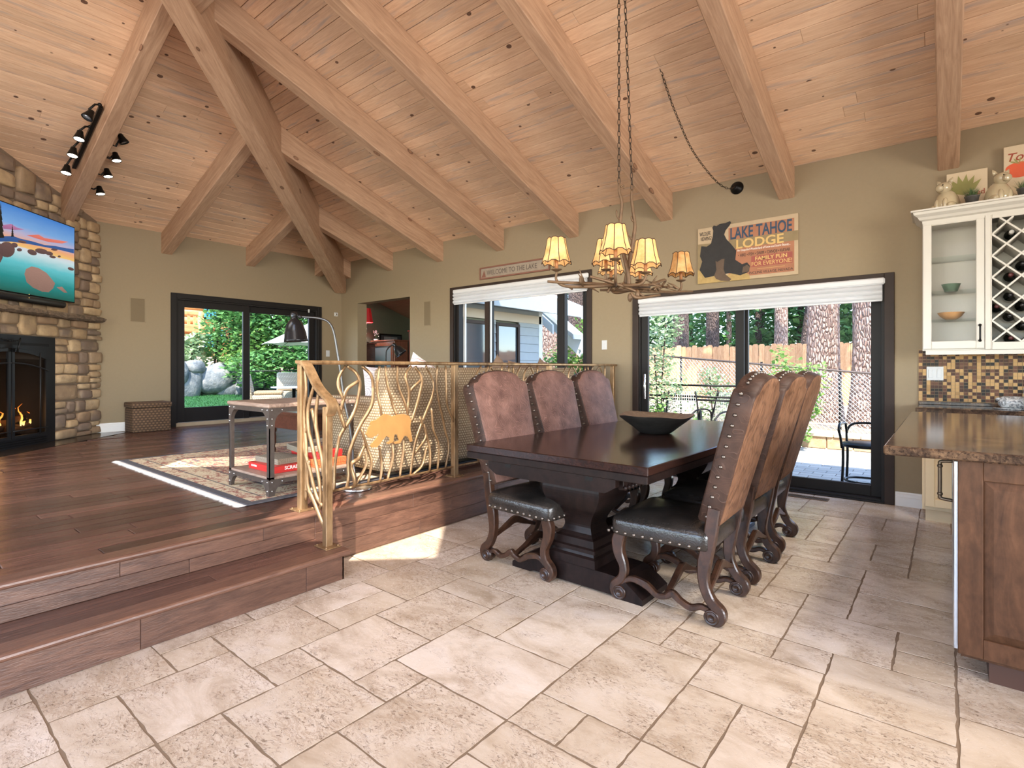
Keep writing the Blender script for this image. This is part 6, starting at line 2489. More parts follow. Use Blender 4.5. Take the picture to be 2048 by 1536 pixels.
def shade_mat(name, strength):
    m = NT(name)
    v = m.coord()
    n = m.noise(v, 14, 4, .6)
    c = m.ramp(n, [(.3, s2l(196, 132, 66)), (.7, s2l(244, 204, 140))])
    m.P(Base_Color=c, Roughness=.7)
    if strength:
        m.P(Emission_Color=m.mix(n, (1.0, .52, .18), (1.0, .72, .36)), Emission_Strength=strength)
    tl_ = m.n.new('ShaderNodeBsdfTranslucent'); m.t.links.new(c, tl_.inputs[0])
    mx = m.n.new('ShaderNodeMixShader'); mx.inputs[0].default_value = .4
    m.t.links.new(m.p.outputs[0], mx.inputs[1]); m.t.links.new(tl_.outputs[0], mx.inputs[2])
    m.t.links.new(mx.outputs[0], m.n['Material Output'].inputs[0])
    return m.mat


M_sh_on = shade_mat('parchment_lit', .8)
M_sh_off = shade_mat('parchment_unlit', .0)
CHC = Vector((-1.75, 3.35, 1.86))
ch = thing('chandelier', 'rustic twig chandelier with parchment shades over the dining table', 'chandelier', CHC)
C_ = lambda px, py, d: atd(px, py, d) - CHC
SHD = [(1113, 543, 3.62, 1), (1231, 522, 3.36, 1), (1212, 543, 3.78, 1), (1291, 549, 3.50, 1), (1362, 564, 4.12, 0), (1222, 560, 4.12, 1), (1280, 563, 4.2, 1)]
NP = 10
hubs = [C_(1250, 568, 3.72), C_(1232, 570, 3.6), C_(1275, 575, 3.85)]
for k, (px, py, d, on) in enumerate(SHD):
    b = C_(px, py, d)
    hub = min(hubs, key=lambda h_: (h_ - b).length)
    arm = MB()
    mid1 = hub.lerp(b, .45) + Vector((0, 0, -.05)); mid2 = hub.lerp(b, .85) + Vector((0, 0, -.075))
    mid1.z = hub.z - .01; mid2.z = hub.z - .005
    P = bez([hub, mid1, mid2, Vector((b.x, b.y, min(b.z, hub.z + .04) - .005)), b], 5)
    arm.tube(P, [.013 - .005 * i / len(P) for i in range(len(P))], 7)
    ao = arm.build('branch_arm', M_twig, ch)
    MB().lathe([(.004, 0), (.02, .003), (.036, .012), (.038, .015), (.03, .012), (.001, .007)], 14, Matrix.Translation(b), closed=True).build('drip_dish', M_twig, ao)
    MB().tube([b + Vector((0, 0, .008)), b + Vector((0, 0, .105))], .012, 8).build('candle_tube', M_candle, ao)
    # panelled shade
    z0 = b.z + .058
    hs = .165
    prof = [(.100, 0), (.092, .02), (.082, .05), (.073, .09), (.066, .13), (.061, hs)]
    sh = MB()
    base_i = 0
    n8 = 8
    vs = []
    sub = 3
    for r, z in prof:
        for q in range(n8 * sub):
            a = 2 * PI * q / (n8 * sub) + k * .4
            ph = (q % sub) / sub
            flatf = math.cos(PI / n8) / math.cos((ph - .5) * 2 * PI / n8)
            rr_ = r * (flatf * .6 + .4) * 1.02
            sc_z = .010 * math.cos(2 * PI * ph) if z == 0 else (.005 * math.cos(2 * PI * ph) if z == hs else 0)
            vs.append((b.x + rr_ * math.cos(a), b.y + rr_ * math.sin(a), z0 + z - sc_z))
    N_ = n8 * sub
    fs = []
    for i in range(len(prof) - 1):
        for q in range(N_): fs.append((i * N_ + q, i * N_ + (q + 1) % N_, (i + 1) * N_ + (q + 1) % N_, (i + 1) * N_ + q))
    sh.add(vs, fs)
    sho = sh.build('lamp_shade', M_sh_on if on else M_sh_off, ch)
    st = MB()
    for q in range(n8):
        st.tube([Vector(vs[i * N_ + q * sub]) for i in range(len(prof))], .0028, 5)
    st.tube([Vector(vs[q % N_]) for q in range(N_ + 1)], .003, 5)
    st.tube([Vector(vs[(len(prof) - 1) * N_ + q % N_]) for q in range(N_ + 1)], .003, 5)
    stuff(st.build('stitching', M_stitch, sho))
    if on:
        pl_ = bpy.data.lights.new('candle_bulb', 'POINT'); pl_.energy = 3.2; pl_.color = (1, .68, .36); pl_.shadow_soft_size = .02
        po_ = bpy.data.objects.new('candle_bulb', pl_); COL.objects.link(po_); po_.location = CHC + b + Vector((0, 0, .135))
        MB().ball(b + Vector((0, 0, .13)), .02, 10, 6, (1, 1, 1.4)).build('bulb', emis('candle_glow', (1, .75, .45), 6) if 'candle_glow' not in MATS else MATS['candle_glow'], ao)
rtw = random.Random(17)
for (L) in ([(1095, 563, 3.6), (1140, 566, 3.62), (1190, 568, 3.65), (1250, 572, 3.7), (1300, 574, 3.8)],
            [(1200, 580, 3.8), (1250, 580, 3.8), (1310, 584, 3.95), (1385, 583, 4.15)],
            [(1180, 553, 3.5), (1225, 566, 3.55), (1265, 580, 3.6), (1290, 594, 3.6)],
            [(1262, 585, 3.5), (1275, 596, 3.5), (1320, 590, 3.6)],
            [(1270, 572, 3.6), (1300, 570, 3.7), (1330, 560, 3.9), (1322, 575, 3.95)],
            [(1215, 585, 3.7), (1222, 570, 3.7), (1218, 558, 3.7)]):
    P = bez([C_(*q) for q in L], 5)
    MB().tube(P, [.012 - .008 * abs(i / len(P) - .4) for i in range(len(P))], 6).build('twig', M_twig, ch)
for k in range(26):
    px, py, d = rtw.uniform(1130, 1360), rtw.uniform(562, 582), rtw.uniform(3.5, 4.0)
    p0 = C_(px, py, d)
    dr_ = Vector((rtw.uniform(-1, 1), rtw.uniform(-1, 1), rtw.uniform(-.4, .9))).normalized()
    L_ = rtw.uniform(.05, .13)
    P = [p0, p0 + dr_ * L_ * .5 + Vector((rtw.uniform(-.01, .01), rtw.uniform(-.01, .01), .005)), p0 + dr_ * L_]
    MB().tube(P, [.008, .006, .003], 5).build('twig', M_twig, ch)
for (px, py, d) in ((1163, 560, 3.6), (1260, 595, 3.6), (1275, 588, 3.6), (1318, 575, 3.9)):
    MB().ball(C_(px, py, d), .022, 8, 6, (.8, .8, 1.4)).build('pine_cone', M_twig, ch)
# uprights and hooks
UPR = [[(1258, 572, 3.7), (1256, 545, 3.7), (1247, 505, 3.7), (1240, 470, 3.7), (1241, 440, 3.7), (1244, 405, 3.7), (1239, 385, 3.7), (1238, 367, 3.7)], [(1250, 572, 3.75), (1255, 545, 3.75), (1262, 505, 3.75), (1268, 470, 3.75), (1270, 450, 3.75), (1266, 420, 3.75), (1263, 395, 3.75), (1264, 380, 3.75)]]
for L in UPR:
    P = bez([C_(*q) for q in L], 5)
    MB().tube(P, [.017 - .009 * i / len(P) for i in range(len(P))], 7).build('upright', M_twig, ch)
for L in ([(1268, 485, 3.75), (1258, 472, 3.75), (1252, 460, 3.75)], [(1270, 478, 3.75), (1262, 476, 3.75), (1255, 468, 3.75)], [(1240, 440, 3.7), (1234, 432, 3.7), (1233, 420, 3.7)], [(1270, 445, 3.75), (1264, 440, 3.75), (1263, 432, 3.75)], [(1241, 374, 3.7), (1247, 371, 3.7), (1248, 378, 3.7)]):
    MB().tube(bez([C_(*q) for q in L], 4), [.006] * (4 * (len(L) - 1)) + [.003], 6).build('twig', M_twig, ch)
# chains
link_mb = MB()
ring = []
for q in range(16):
    a = 2 * PI * q / 16
    ring.append((.0085 * math.cos(a), 0, .024 * math.sin(a) if abs(math.sin(a)) < .99 else .025 * math.sin(a)))
link_mb.tube(ring + [ring[0]], .0028, 6, cap=False)
link_me = link_mb.mesh('chain_link')
M_chain = flat('chain_iron', s2l(70, 58, 48), .45, .7, var=.2)
link_me.materials.append(M_chain)


def chain(pts, parent, org, pitch=.0405):
    """links along a polyline"""
    P = [Vector(p) for p in pts]
    seg = 0
    pos = P[0].copy()
    out = []
    acc = 0.0
    i = 0
    cur = P[0].copy()
    k = 0
    rem = pitch / 2
    while i < len(P) - 1:
        d = P[i + 1] - cur
        if d.length < rem:
            rem -= d.length; cur = P[i + 1].copy(); i += 1
            continue
        cur = cur + d.normalized() * rem
        rem = pitch
        q = d.normalized().to_track_quat('Z', 'Y')
        o = bpy.data.objects.new('chain_link', link_me)
        COL.objects.link(o)
        o.parent = parent
        o.location = cur - org
        o.rotation_euler = (q.to_matrix() @ Matrix.Rotation(PI / 2 * (k % 2) + .3, 3, 'Z')).to_euler()
        k += 1


hookz = H0 + PT * (YR - 3.35) - .02
h1, h2 = Vector((-1.765, 3.35, hookz)), Vector((-1.735, 3.36, hookz))
chain([atd(1238, 367, 3.7), h1], ch, CHC)
chain([atd(1264, 380, 3.75), h2], ch, CHC)
can = ony(1474, 376, YR)
SW = [(1245, -90), (1262, -50), (1282, 0), (1302, 75), (1336, 185), (1357, 240), (1380, 292), (1405, 330), (1435, 365), (1457, 377), (1470, 377)]
tot = 0
acc = [0]
for a, b in zip(SW, SW[1:]):
    tot += math.hypot(b[0] - a[0], b[1] - a[1]); acc.append(tot)
sp_ = [atd(p[0], p[1], 3.7 + (5.58 - 3.7) * (a / tot)) for p, a in zip(SW, acc)]
sp_[0] = h2; sp_[-1] = can + Vector((0, -.05, 0))
chain(bez(sp_, 6), ch, CHC)
mb = MB().lathe([(.001, .045), (.02, .045), (.03, .035), (.055, .02), (.066, .008), (.068, 0)], 22, Matrix.Translation(can - CHC) @ Matrix.Rotation(PI / 2, 4, 'X'))
mb.build('wall_canopy', M_black, ch)
for hk in (h1, h2):
    MB().tube(bez([hk - CHC + Vector((0, 0, .03)), hk - CHC + Vector((0, 0, .0)), hk - CHC + Vector((.012, 0, -.02)), hk - CHC + Vector((0, 0, -.032)), hk - CHC + Vector((-.01, 0, -.022))], 4), .004, 6).build('ceiling_hook', M_chain, ch)

# ================================================================ the room behind the doorway
YD = 8.6
XQ = -9.4
struct(MB().box((XQ, YR + .2, ZP - .1), (-6.4, YD, ZP)).build('floor_study', M_riser), 'wooden floor of the room behind the doorway')
struct(MB().box((XQ, YD, 0), (-6.4, YD + .1, 2.3)).build('wall_study', M_wall2), 'dark green end wall of the room behind the doorway')
struct(MB().box((XQ - .1, YR + .2, 0), (XQ, YD, 3.3)).build('wall_study_left', M_wall2), 'dark green wall seen through the doorway')
struct(MB().box((-6.42, YR + .2, 0), (-6.40, YD, 2.45)).build('wall_study_right', M_wall2), 'dark green right wall of the room behind the doorway')
cs = MB()
cz_ = lambda y: 2.60 - .33 * (y - 7.1)
cs.add([(XQ - .1, YR + .2, cz_(YR + .2)), (-6.38, YR + .2, cz_(YR + .2)), (-6.38, YD, cz_(YD)), (XQ - .1, YD, cz_(YD))], [(0, 1, 2, 3)])
struct(cs.build('ceiling_study', wood('study_ceiling', s2l(130, 98, 76), s2l(160, 124, 98), .6, grain=(1, 9, 9), var=0)), 'sloping wooden ceiling of the room behind the doorway')
dp = lambda px, py, y: ony(px, py, y)
YH = 6.72
a, b = dp(744, 684, YH), dp(789, 684, YH)
hc = thing('glass_hutch', 'reddish wooden hutch with a glass door behind the doorway', 'cabinet', ((a.x + b.x) / 2, YH, ZP))
M_redwood = wood('hutch_wood', s2l(96, 58, 42), s2l(136, 88, 66), .35, grain=(5, 5, 1.4), var=0)
hw = (b.x - a.x) / 2
hzt = a.z - ZP
MB().bbox((-hw, .0, 0), (hw, .34, hzt), .006).build('body', M_redwood, hc)
MB().bbox((-hw - .02, -.035, hzt), (hw + .02, .35, hzt + .025), .006).build('top', M_redwood, hc)
mb = MB()
x0, x1 = -hw * .92, hw * .92
mb.bbox((x0, -.025, .1), (x0 + .06, 0, hzt - .03), .003).bbox((x1 - .06, -.025, .1), (x1, 0, hzt - .03), .003).bbox((x0 + .06, -.025, hzt - .10), (x1 - .06, 0, hzt - .03), .003).bbox((x0 + .06, -.025, .1), (x1 - .06, 0, .18), .003)
d_ = mb.build('door', M_redwood, hc)
MB().box((x0 + .06, -.012, .18), (x1 - .06, -.004, hzt - .10)).build('pane', flat('hutch_glass', s2l(120, 138, 146), .08, .1), d_)
YK = 6.45
p = dp(733, 686, YK)
dk = thing('dark_chest', 'dark narrow cabinet behind the left edge of the doorway', 'cabinet', (p.x, YK, ZP))
MB().bbox((-.24, -.14, 0), (.10, .14, p.z - ZP - .025), .006).build('body', M_cof, dk)
MB().bbox((-.26, -.16, p.z - ZP - .025), (.12, .16, p.z - ZP), .006).build('top', M_cof, dk)
lz = p.z
p = dp(731, 680, YK)
lp_ = thing('table_lamp', 'red shaded lamp with a striped post behind the doorway', 'lamp', (p.x, YK, lz))
M_redsh = emis('red_shade', s2l(190, 36, 40), .12)
hl = dp(731, 645, YK).z - lz
MB().lathe([(.001, 0), (.07, 0), (.08, .012), (.04, .024), (.001, .026)], 20, closed=True).build('base', M_black, lp_)
for k in range(8):
    z0 = .02 + (hl - .02) * k / 8
    MB().lathe([(.014, z0), (.026, z0 + hl * .03), (.026, z0 + hl * .09), (.014, z0 + hl * .12)], 14).build('bead', M_plate if k % 2 else M_black, lp_)
hs_ = dp(731, 617, YK).z - dp(731, 645, YK).z
MB().lathe([(.15, hl), (.10, hl + hs_)], 8, closed=True, smooth=False).build('shade', M_redsh, lp_)
bl2 = bpy.data.lights.new('table_lamp_bulb', 'POINT'); bl2.energy = 45; bl2.color = (1, .95, .9); bl2.shadow_soft_size = .05
bo2 = bpy.data.objects.new('table_lamp_bulb', bl2); COL.objects.link(bo2); bo2.location = (lp_.location.x, YK, lz + hl + hs_ * .5)
a, b = onx(759, 667, XQ + .01), onx(803, 692, XQ + .01)
pc = thing('framed_picture', 'dark framed picture on the green wall behind the doorway', 'picture', (XQ, a.y, b.z))
w_, h_ = b.y - a.y, a.z - b.z
mb = MB()
e_ = .03
for bx in (((.001, 0, 0), (.025, w_, e_)), ((.001, 0, h_ - e_), (.025, w_, h_)), ((.001, 0, e_), (.025, e_, h_ - e_)), ((.001, w_ - e_, e_), (.025, w_, h_ - e_))): mb.bbox(*bx, .003)
mb.build('frame', M_black, pc)
MB().box((.002, e_, e_), (.010, w_ - e_, h_ - e_)).build('mat', flat('picture_mat', s2l(58, 66, 70), .6), pc)
MB().box((.010, w_ * .2, h_ * .22), (.0115, w_ * .8, h_ * .75)).build('print', flat('picture_print', s2l(128, 142, 146), .6, var=.4, scale=6), pc)
p = dp(752, 684, YH + .1)
orc = thing('white_orchid', 'white flowering orchid on top of the reddish hutch', 'plant', (p.x, YH + .1, hzt + .0255 + ZP))
MB().lathe([(.001, 0), (.035, 0), (.05, .035), (.045, .04), (.001, .035)], 14, closed=True).build('pot', M_plate, orc)
mb = MB()
for k in range(4): mb.tube(bez([(0, 0, .035), (.012 * (k - 1.5), 0, .1), (.04 * (k - 1.5), -.01, .19)], 4), .003, 5)
mb.build('stem', M_grassp, orc)
mb = MB()
ro = random.Random(6)
for k in range(22): mb.ball((ro.uniform(-.075, .075), ro.uniform(-.03, .03), ro.uniform(.09, .22)), .012, 6, 4, (1, .6, 1))
stuff(mb.build('blossom', M_plate, orc))
p = dp(819, 700, 7.1)
tall = thing('tall_cabinet', 'tall dark red cabinet edge at the right of the doorway', 'cabinet', (p.x, 7.1, ZP))
zt_ = dp(815, 664, 7.1).z - ZP
MB().bbox((.03, -.05, 0), (.45, .2, zt_), .008).build('body', flat('tall_red', s2l(96, 38, 34), .4, var=.15), tall)
MB().bbox((.01, -.07, zt_), (.47, .22, zt_ + .03), .008).build('top', MATS['tall_red'], tall)

# ================================================================ outside
def mat_leaf(name, dark, light, trans=.35):
    m = NT(name)
    v = m.coord()
    n = m.noise(v, 2.2, 3, .6)
    n2 = m.noise(v, 14, 2, .6)
    f = m.math('ADD', m.math('MULTIPLY', n, .55), m.math('MULTIPLY', n2, .45))
    c = m.ramp(f, [(.34, dark), (.66, light)])
    m.P(Base_Color=c, Roughness=.55)
    t = m.n.new('ShaderNodeBsdfTranslucent'); m.t.links.new(c, t.inputs[0])
    mx = m.n.new('ShaderNodeMixShader'); mx.inputs[0].default_value = trans
    m.t.links.new(m.p.outputs[0], mx.inputs[1]); m.t.links.new(t.outputs[0], mx.inputs[2])
    m.t.links.new(mx.outputs[0], m.n['Material Output'].inputs[0])
    return m.mat


M_leaf = mat_leaf('bright_leaf', s2l(70, 112, 44), s2l(160, 196, 104))
M_leaf2 = mat_leaf('shrub_leaf', s2l(52, 98, 48), s2l(120, 166, 92))
M_leaf3 = mat_leaf('pale_leaf', s2l(110, 140, 92), s2l(196, 212, 168))
M_needle = mat_leaf('conifer_needle', s2l(40, 76, 44), s2l(104, 142, 84), .25)


def mat_bark(name, dark, light):
    m = NT(name)
    v = m.coord()
    d = m.voro(m.mapping(v, (24, 24, 7.5)), 1.0, 'DISTANCE_TO_EDGE')
    n = m.noise(v, 12, 5, .65)
    c = m.ramp(n, [(.3, dark), (.7, light)])
    c = m.mix(m.ramp(d, [(.0, (1, 1, 1)), (.1, (0, 0, 0))]), c, tuple(x * .4 for x in dark))
    m.P(Base_Color=c, Roughness=.9)
    m.bump(m.math('ADD', m.ramp(d, [(0, (0, 0, 0)), (.25, (1, 1, 1))]), m.math('MULTIPLY', n, .4)), .9, .05)
    return m.mat


M_bark = mat_bark('pine_bark', s2l(140, 104, 88), s2l(204, 174, 156))
M_barkd = mat_bark('dark_bark', s2l(74, 58, 52), s2l(120, 98, 88))


def leaves(n, blobs, size, rng, shell=.35):
    """leaf mesh: blobs are (cx,cy,cz,rx,ry,rz)"""
    V, F = [], []
    tot = sum(b[3] * b[4] * b[5] for b in blobs) ** 1
    ws = [(b[3] * b[4] * b[5]) ** .67 for b in blobs]
    sw = sum(ws)
    for b, w in zip(blobs, ws):
        for _ in range(int(n * w / sw)):
            while True:
                x, y, z = rng.uniform(-1, 1), rng.uniform(-1, 1), rng.uniform(-1, 1)
                q = x * x + y * y + z * z
                if shell < q < 1: break
            px, py, pz = b[0] + x * b[3], b[1] + y * b[4], b[2] + z * b[5]
            a = rng.uniform(0, 6.283); t = rng.uniform(-.7, .9)
            s_ = size * rng.uniform(.6, 1.3)
            dx, dy, dz = math.cos(a) * math.cos(t) * s_, math.sin(a) * math.cos(t) * s_, math.sin(t) * s_
            wx, wy = -math.sin(a) * s_ * .38, math.cos(a) * s_ * .38
            wz = rng.uniform(-.3, .3) * s_
            k = len(V)
            V += [(px, py, pz), (px + dx * .5 + wx, py + dy * .5 + wy, pz + dz * .5 + wz), (px + dx, py + dy, pz + dz), (px + dx * .5 - wx, py + dy * .5 - wy, pz + dz * .5 - wz * .2)]
            F += [(k, k + 1, k + 2, k + 3)]
    return V, F


def leafmesh(name, V, F, mat):
    me = bpy.data.meshes.new(name)
    me.from_pydata(V, [], F)
    me.materials.append(mat)
    me.update()
    return me


# ---------------- ground right of the house
MXZ = Matrix(((1, 0, 0, 0), (0, 0, 1, 0), (0, 1, 0, 0), (0, 0, 0, 1)))
M_soil = flat('forest_soil', s2l(168, 146, 120), .95, var=.35, scale=6, bump=.4)
M_paver = NT('grey_paver')
_pv = M_paver.shift(M_paver.coord())
M_paver.P(Base_Color=M_paver.mix(M_paver.rnd(), s2l(150, 146, 138), s2l(176, 168, 156)), Roughness=.85)
M_paver.bump(M_paver.noise(_pv, 40, 4), .3, .004)
M_paver = M_paver.mat
ZG = -.06
YW = 9.75
gr = MB()
gr.box((-6.3, YR + .2, ZG - .2), (6, YW, ZG - .012))
grd = struct(gr.build('ground_patio', flat('paver_joint', s2l(120, 114, 104), .95)), 'grey paver patio outside the big sliding door')
rpv = MB()
PX, PY = .245, .16
jn = 0
y = YR + .21
npv = 0
while y < YW:
    x = -5.2 - (PX / 2 if jn % 2 else 0)
    while x < 1.4:
        vis_ = (-2.75 < x + (YR - y) * 0 < .4) and inview((x, y, ZG)) and npv < 295 and x > -2.4
        # what the sliding door lets the camera see
        tx = x * YR / y
        if vis_ and -1.75 < tx < -.4:
            MB().bbox((-PX / 2 + .004, -PY / 2 + .004, -.03), (PX / 2 - .004, PY / 2 - .004, 0), .006).build('paver', M_paver, grd, (x + PX / 2, y + PY / 2, ZG))
            npv += 1
        else:
            rpv.bbox((x + .004, y + .004, ZG - .03), (x + PX - .004, y + PY - .004, ZG), .006)
        x += PX
    y += PY
    jn += 1
stuff(rpv.build('paver_field', M_paver, grd))
# raised soil with the trees
sl_ = MB()
nx, ny = 30, 16


def soilz(x, y): return .16 + .02 * math.sin(x * 1.3 + y) + min(1, max(0, (y - 9.9) / 6)) * .25 + .03 * math.sin(x * 3.1) * math.cos(y * 2.3)


sl_.grid(lambda u, v: (-9 + 17 * u, 9.9 + 26 * v * v, soilz(-9 + 17 * u, 9.9 + 26 * v * v)), nx, ny)
struct(sl_.build('ground_forest', M_soil), 'pale forest soil behind the low block wall')
M_block = NT('wall_block')
_bv = M_block.shift(M_block.coord())
M_block.P(Base_Color=M_block.ramp(M_block.noise(_bv, 8, 4, .6), [(.3, s2l(166, 130, 96)), (.7, s2l(206, 174, 138))]), Roughness=.9)
M_block.bump(M_block.noise(_bv, 24, 4, .6), .6, .01)
M_block = M_block.mat
rw = thing('retaining_wall', 'low tan block wall at the edge of the patio', 'wall', (-2, YW, ZG))
for k in range(20):
    x = -5.6 + k * .36
    MB().bbox((x + .004, 0, 0), (x + .356, .2, .19), .012).build('block', M_block, rw)
    MB().bbox((x + .1 + .003, -.03, .19), (x + .1 + .357, .24, .255), .012).build('cap_block', flat('cap_tan', s2l(214, 196, 168), .9, var=.15, scale=20, bump=.2) if 'cap_tan' not in MATS else MATS['cap_tan'], rw)

# wooden fence
M_fence = wood('cedar_fence', s2l(168, 116, 74), s2l(216, 168, 122), .8, grain=(10, 10, 1.2), var=.18, knots=0, bump=.2)
YFN = 14.6
fence = thing('wooden_fence', 'dog-eared cedar board fence among the pines', 'fence', (-4, YFN, .25))
rfn = random.Random(9)
bme = []
for q in range(3):
    w, hgt = .138, 1.56 + .02 * q
    pr = [(0, 0), (w, 0), (w, hgt - .03), (w - .03, hgt), (.03, hgt), (0, hgt - .03)]
    m_ = MB().prism(pr, -.01, .01, MXZ)
    me = m_.mesh('board'); me.materials.append(M_fence)
    bm = bmesh.new(); bm.from_mesh(me); bmesh.ops.recalc_face_normals(bm, faces=bm.faces); bm.to_mesh(me); bm.free()
    bme.append(me)
for k in range(70):
    o = link('board', bme[k % 3], fence, (-5.2 + k * .144, rfn.uniform(-.004, .004), rfn.uniform(-.015, .015)), (0, rfn.uniform(-.006, .006), 0))
for z in (.3, 1.2):
    MB().box((-5.2, .012, z), (4.9, .05, z + .09)).build('rail', M_fence, fence)

# chain link fence
cl = thing('chain_link_fence', 'grey chain-link fence with black posts behind the patio', 'fence', (-2.6, 10.5, .15))
M_wire = flat('galvanised_wire', s2l(190, 186, 180), .5, .3)
fa = [ony(1290, 709, 10.9), ony(1790, 751, 10.1)]
za_, zb2 = fa[0].z, fa[1].z
lo_c = Vector(cl.location)
top = lambda t: fa[0].lerp(fa[1], t)
MB().tube([fa[0] - lo_c, fa[1] - lo_c], .018, 8).build('top_rail', flat('fence_rail', s2l(84, 72, 66), .6, .3), cl)
for px, y in ((1362, 10.79), (1523, 10.5), (1680, 10.25)):
    t = (px - 1290) / 500
    p = top(t)
    q_ = ony(px, 760, p.y)
    MB().tube([Vector((q_.x, p.y, .1)) - lo_c, Vector((q_.x, p.y, p.z + .01)) - lo_c], .022, 8).build('post', M_black, cl)
L_ = (fa[1] - fa[0]).length
mb = MB()
pit = .075
for s_ in (-1, 1):
    k = -14
    while k * pit < L_ + 1.2:
        u0 = k * pit
        pts = []
        for q in range(0, 22):
            u = u0 + s_ * (q / 21) * 1.15 + (1.15 if s_ < 0 else 0)
            if 0 <= u <= L_:
                t = u / L_
                p = top(t)
                zz = .12 + (p.z - .12) * (q / 21)
                pts.append(Vector((p.x, p.y + .004 * s_, zz)) - lo_c)
        if len(pts) > 2: mb.tube([pts[0], pts[-1]], .0045, 3, cap=False)
        k += 1
stuff(mb.build('wire_mesh', M_wire, cl))


# trees
def trunk(label, px, y, wpx, mat, hgt=11.0, group='pines beyond the sliding door', lean=0.0, cat='tree'):
    p = ony(px, 800, y)
    d = Vector((p.x, p.y)).dot(Vector((_v.x, _v.y)))
    r = wpx * d / FPX / 2
    z0 = soilz(p.x, y) - .08
    t = thing('pine_tree', label, cat, (p.x, y, z0), 0, group)
    mb = MB()
    rg = random.Random(int(px))
    n = 16
    prof = []
    lv = 16
    jit = [[rg.uniform(.94, 1.06) for _ in range(n)] for _ in range(lv)]

    def fn(u, v):
        k = int(round(u * n)) % n
        j = int(round(v * (lv - 1)))
        rr_ = r * (1.0 - .45 * v) * jit[j][k] * (1 + .35 * math.exp(-v * hgt / .35))
        a = 2 * PI * k / n
        return (rr_ * math.cos(a) + lean * v, rr_ * math.sin(a), v * hgt)
    mb.grid(fn, n, lv, True)
    mb.build('trunk', mat, t)
    V, F = leaves(900, [(lean + rg.uniform(-.8, .8), rg.uniform(-.8, .8), hgt * f, 1.5 * (1.25 - f), 1.5 * (1.25 - f), .7) for f in (.5, .62, .74, .86, .97)], .34, rg)
    o = link('crown', leafmesh('crown', V, F, M_needle), t)
    stuff(o)
    return t


trunk('thick sunlit pine trunk in the middle of the right door panel', 1646, 11.6, 60, M_bark)
trunk('thick reddish pine trunk beside the right edge of the sliding door', 1736, 11.2, 58, M_bark)
trunk('pine trunk behind the left part of the cedar fence', 1362, 17.0, 34, M_barkd)
trunk('dark pine trunk left of the middle of the sliding door', 1425, 18.0, 27, M_barkd)
trunk('slim pale trunk close to the middle stile of the sliding door', 1458, 20.0, 11, M_bark)
trunk('mottled pine trunk just right of the middle stile', 1562, 16.5, 27, M_bark)
trunk('slender dark trunk between the mottled and the thick pine', 1600, 19.0, 22, M_barkd, lean=1.2)
trunk('thin dark trunk right beside the middle stile of the sliding door', 1517, 21.0, 14, M_barkd)


def conifer_mass(spots, n, seed0):
    """foliage and stems of a whole stand of trees"""
    VV, FF = [], []
    st_ = MB()
    for k, (x, y, h, r) in enumerate(spots):
        rg = random.Random(seed0 + k)
        st_.tube([(x, y, .1), (x, y, h * .95)], [.16, .03], 7)
        bl_ = []
        nl = 9
        for q in range(nl):
            f = q / (nl - 1)
            rr_ = r * (1 - f) ** .8 + .15
            for w in range(4):
                a = w * PI / 2 + q
                bl_.append((x + math.cos(a) * rr_ * .5, y + math.sin(a) * rr_ * .5, .45 + f * (h - .5), rr_ * .62, rr_ * .62, h / nl * .6))
        V, F = leaves(n, bl_, .26, rg, .1)
        o_ = len(VV)
        VV += V
        FF += [tuple(i + o_ for i in f) for f in F]
    return VV, FF, st_


def treeline(name, label, spots, n, seed, mat):
    V, F, st_ = conifer_mass(spots, n, seed)
    t = thing(name, label, 'trees')
    t['kind'] = 'stuff'
    stuff(link('foliage', leafmesh('foliage', V, F, mat), t))
    stuff(st_.build('stems', M_barkd, t))


rgc = random.Random(77)
sa_, sb_ = [], []
for k in range(15):
    px = 1180 + k * 42 + rgc.uniform(-10, 10)
    y = rgc.uniform(20, 27)
    p = ony(px, 700, y)
    (sa_ if k % 3 == 0 else sb_).append((p.x, y, rgc.uniform(6.5, 9.5), rgc.uniform(1.5, 2.3)))
for k, px in enumerate((1085, 1120, 1160, 1200)):
    p = ony(px, 700, 21 + k)
    sa_.append((p.x, 21 + k, 8.5, 2.2))
treeline('forest_foliage', 'dark needle forest filling the view above the cedar fence', sb_, 2600, 100, M_needle)
treeline('forest_foliage', 'fresh green broadleaf forest between the pine trunks', sa_, 2600, 200, M_leaf2)


def shrub(label, px, py0, y, blobs, n, size, mat, zbase, seed, name='leafy_shrub', group='shrubs outside the doors', wall='y', stems=5):
    p = ony(px, py0, y) if wall == 'y' else onx(px, py0, y)
    t = thing(name, label, 'shrub', (p.x, p.y, zbase), 0, group)
    rg = random.Random(seed)
    mb = MB()
    for k in range(stems):
        b = blobs[k % len(blobs)]
        mb.tube(bez([(rg.uniform(-.05, .05), rg.uniform(-.05, .05), 0), (b[0] * .4, b[1] * .4, b[2] * .5), (b[0], b[1], b[2])], 4), .012, 5)
    mb.build('stem', M_barkd, t)
    V, F = leaves(n, blobs, size, rg, .05)
    stuff(link('foliage', leafmesh('foliage', V, F, mat), t))
    return t


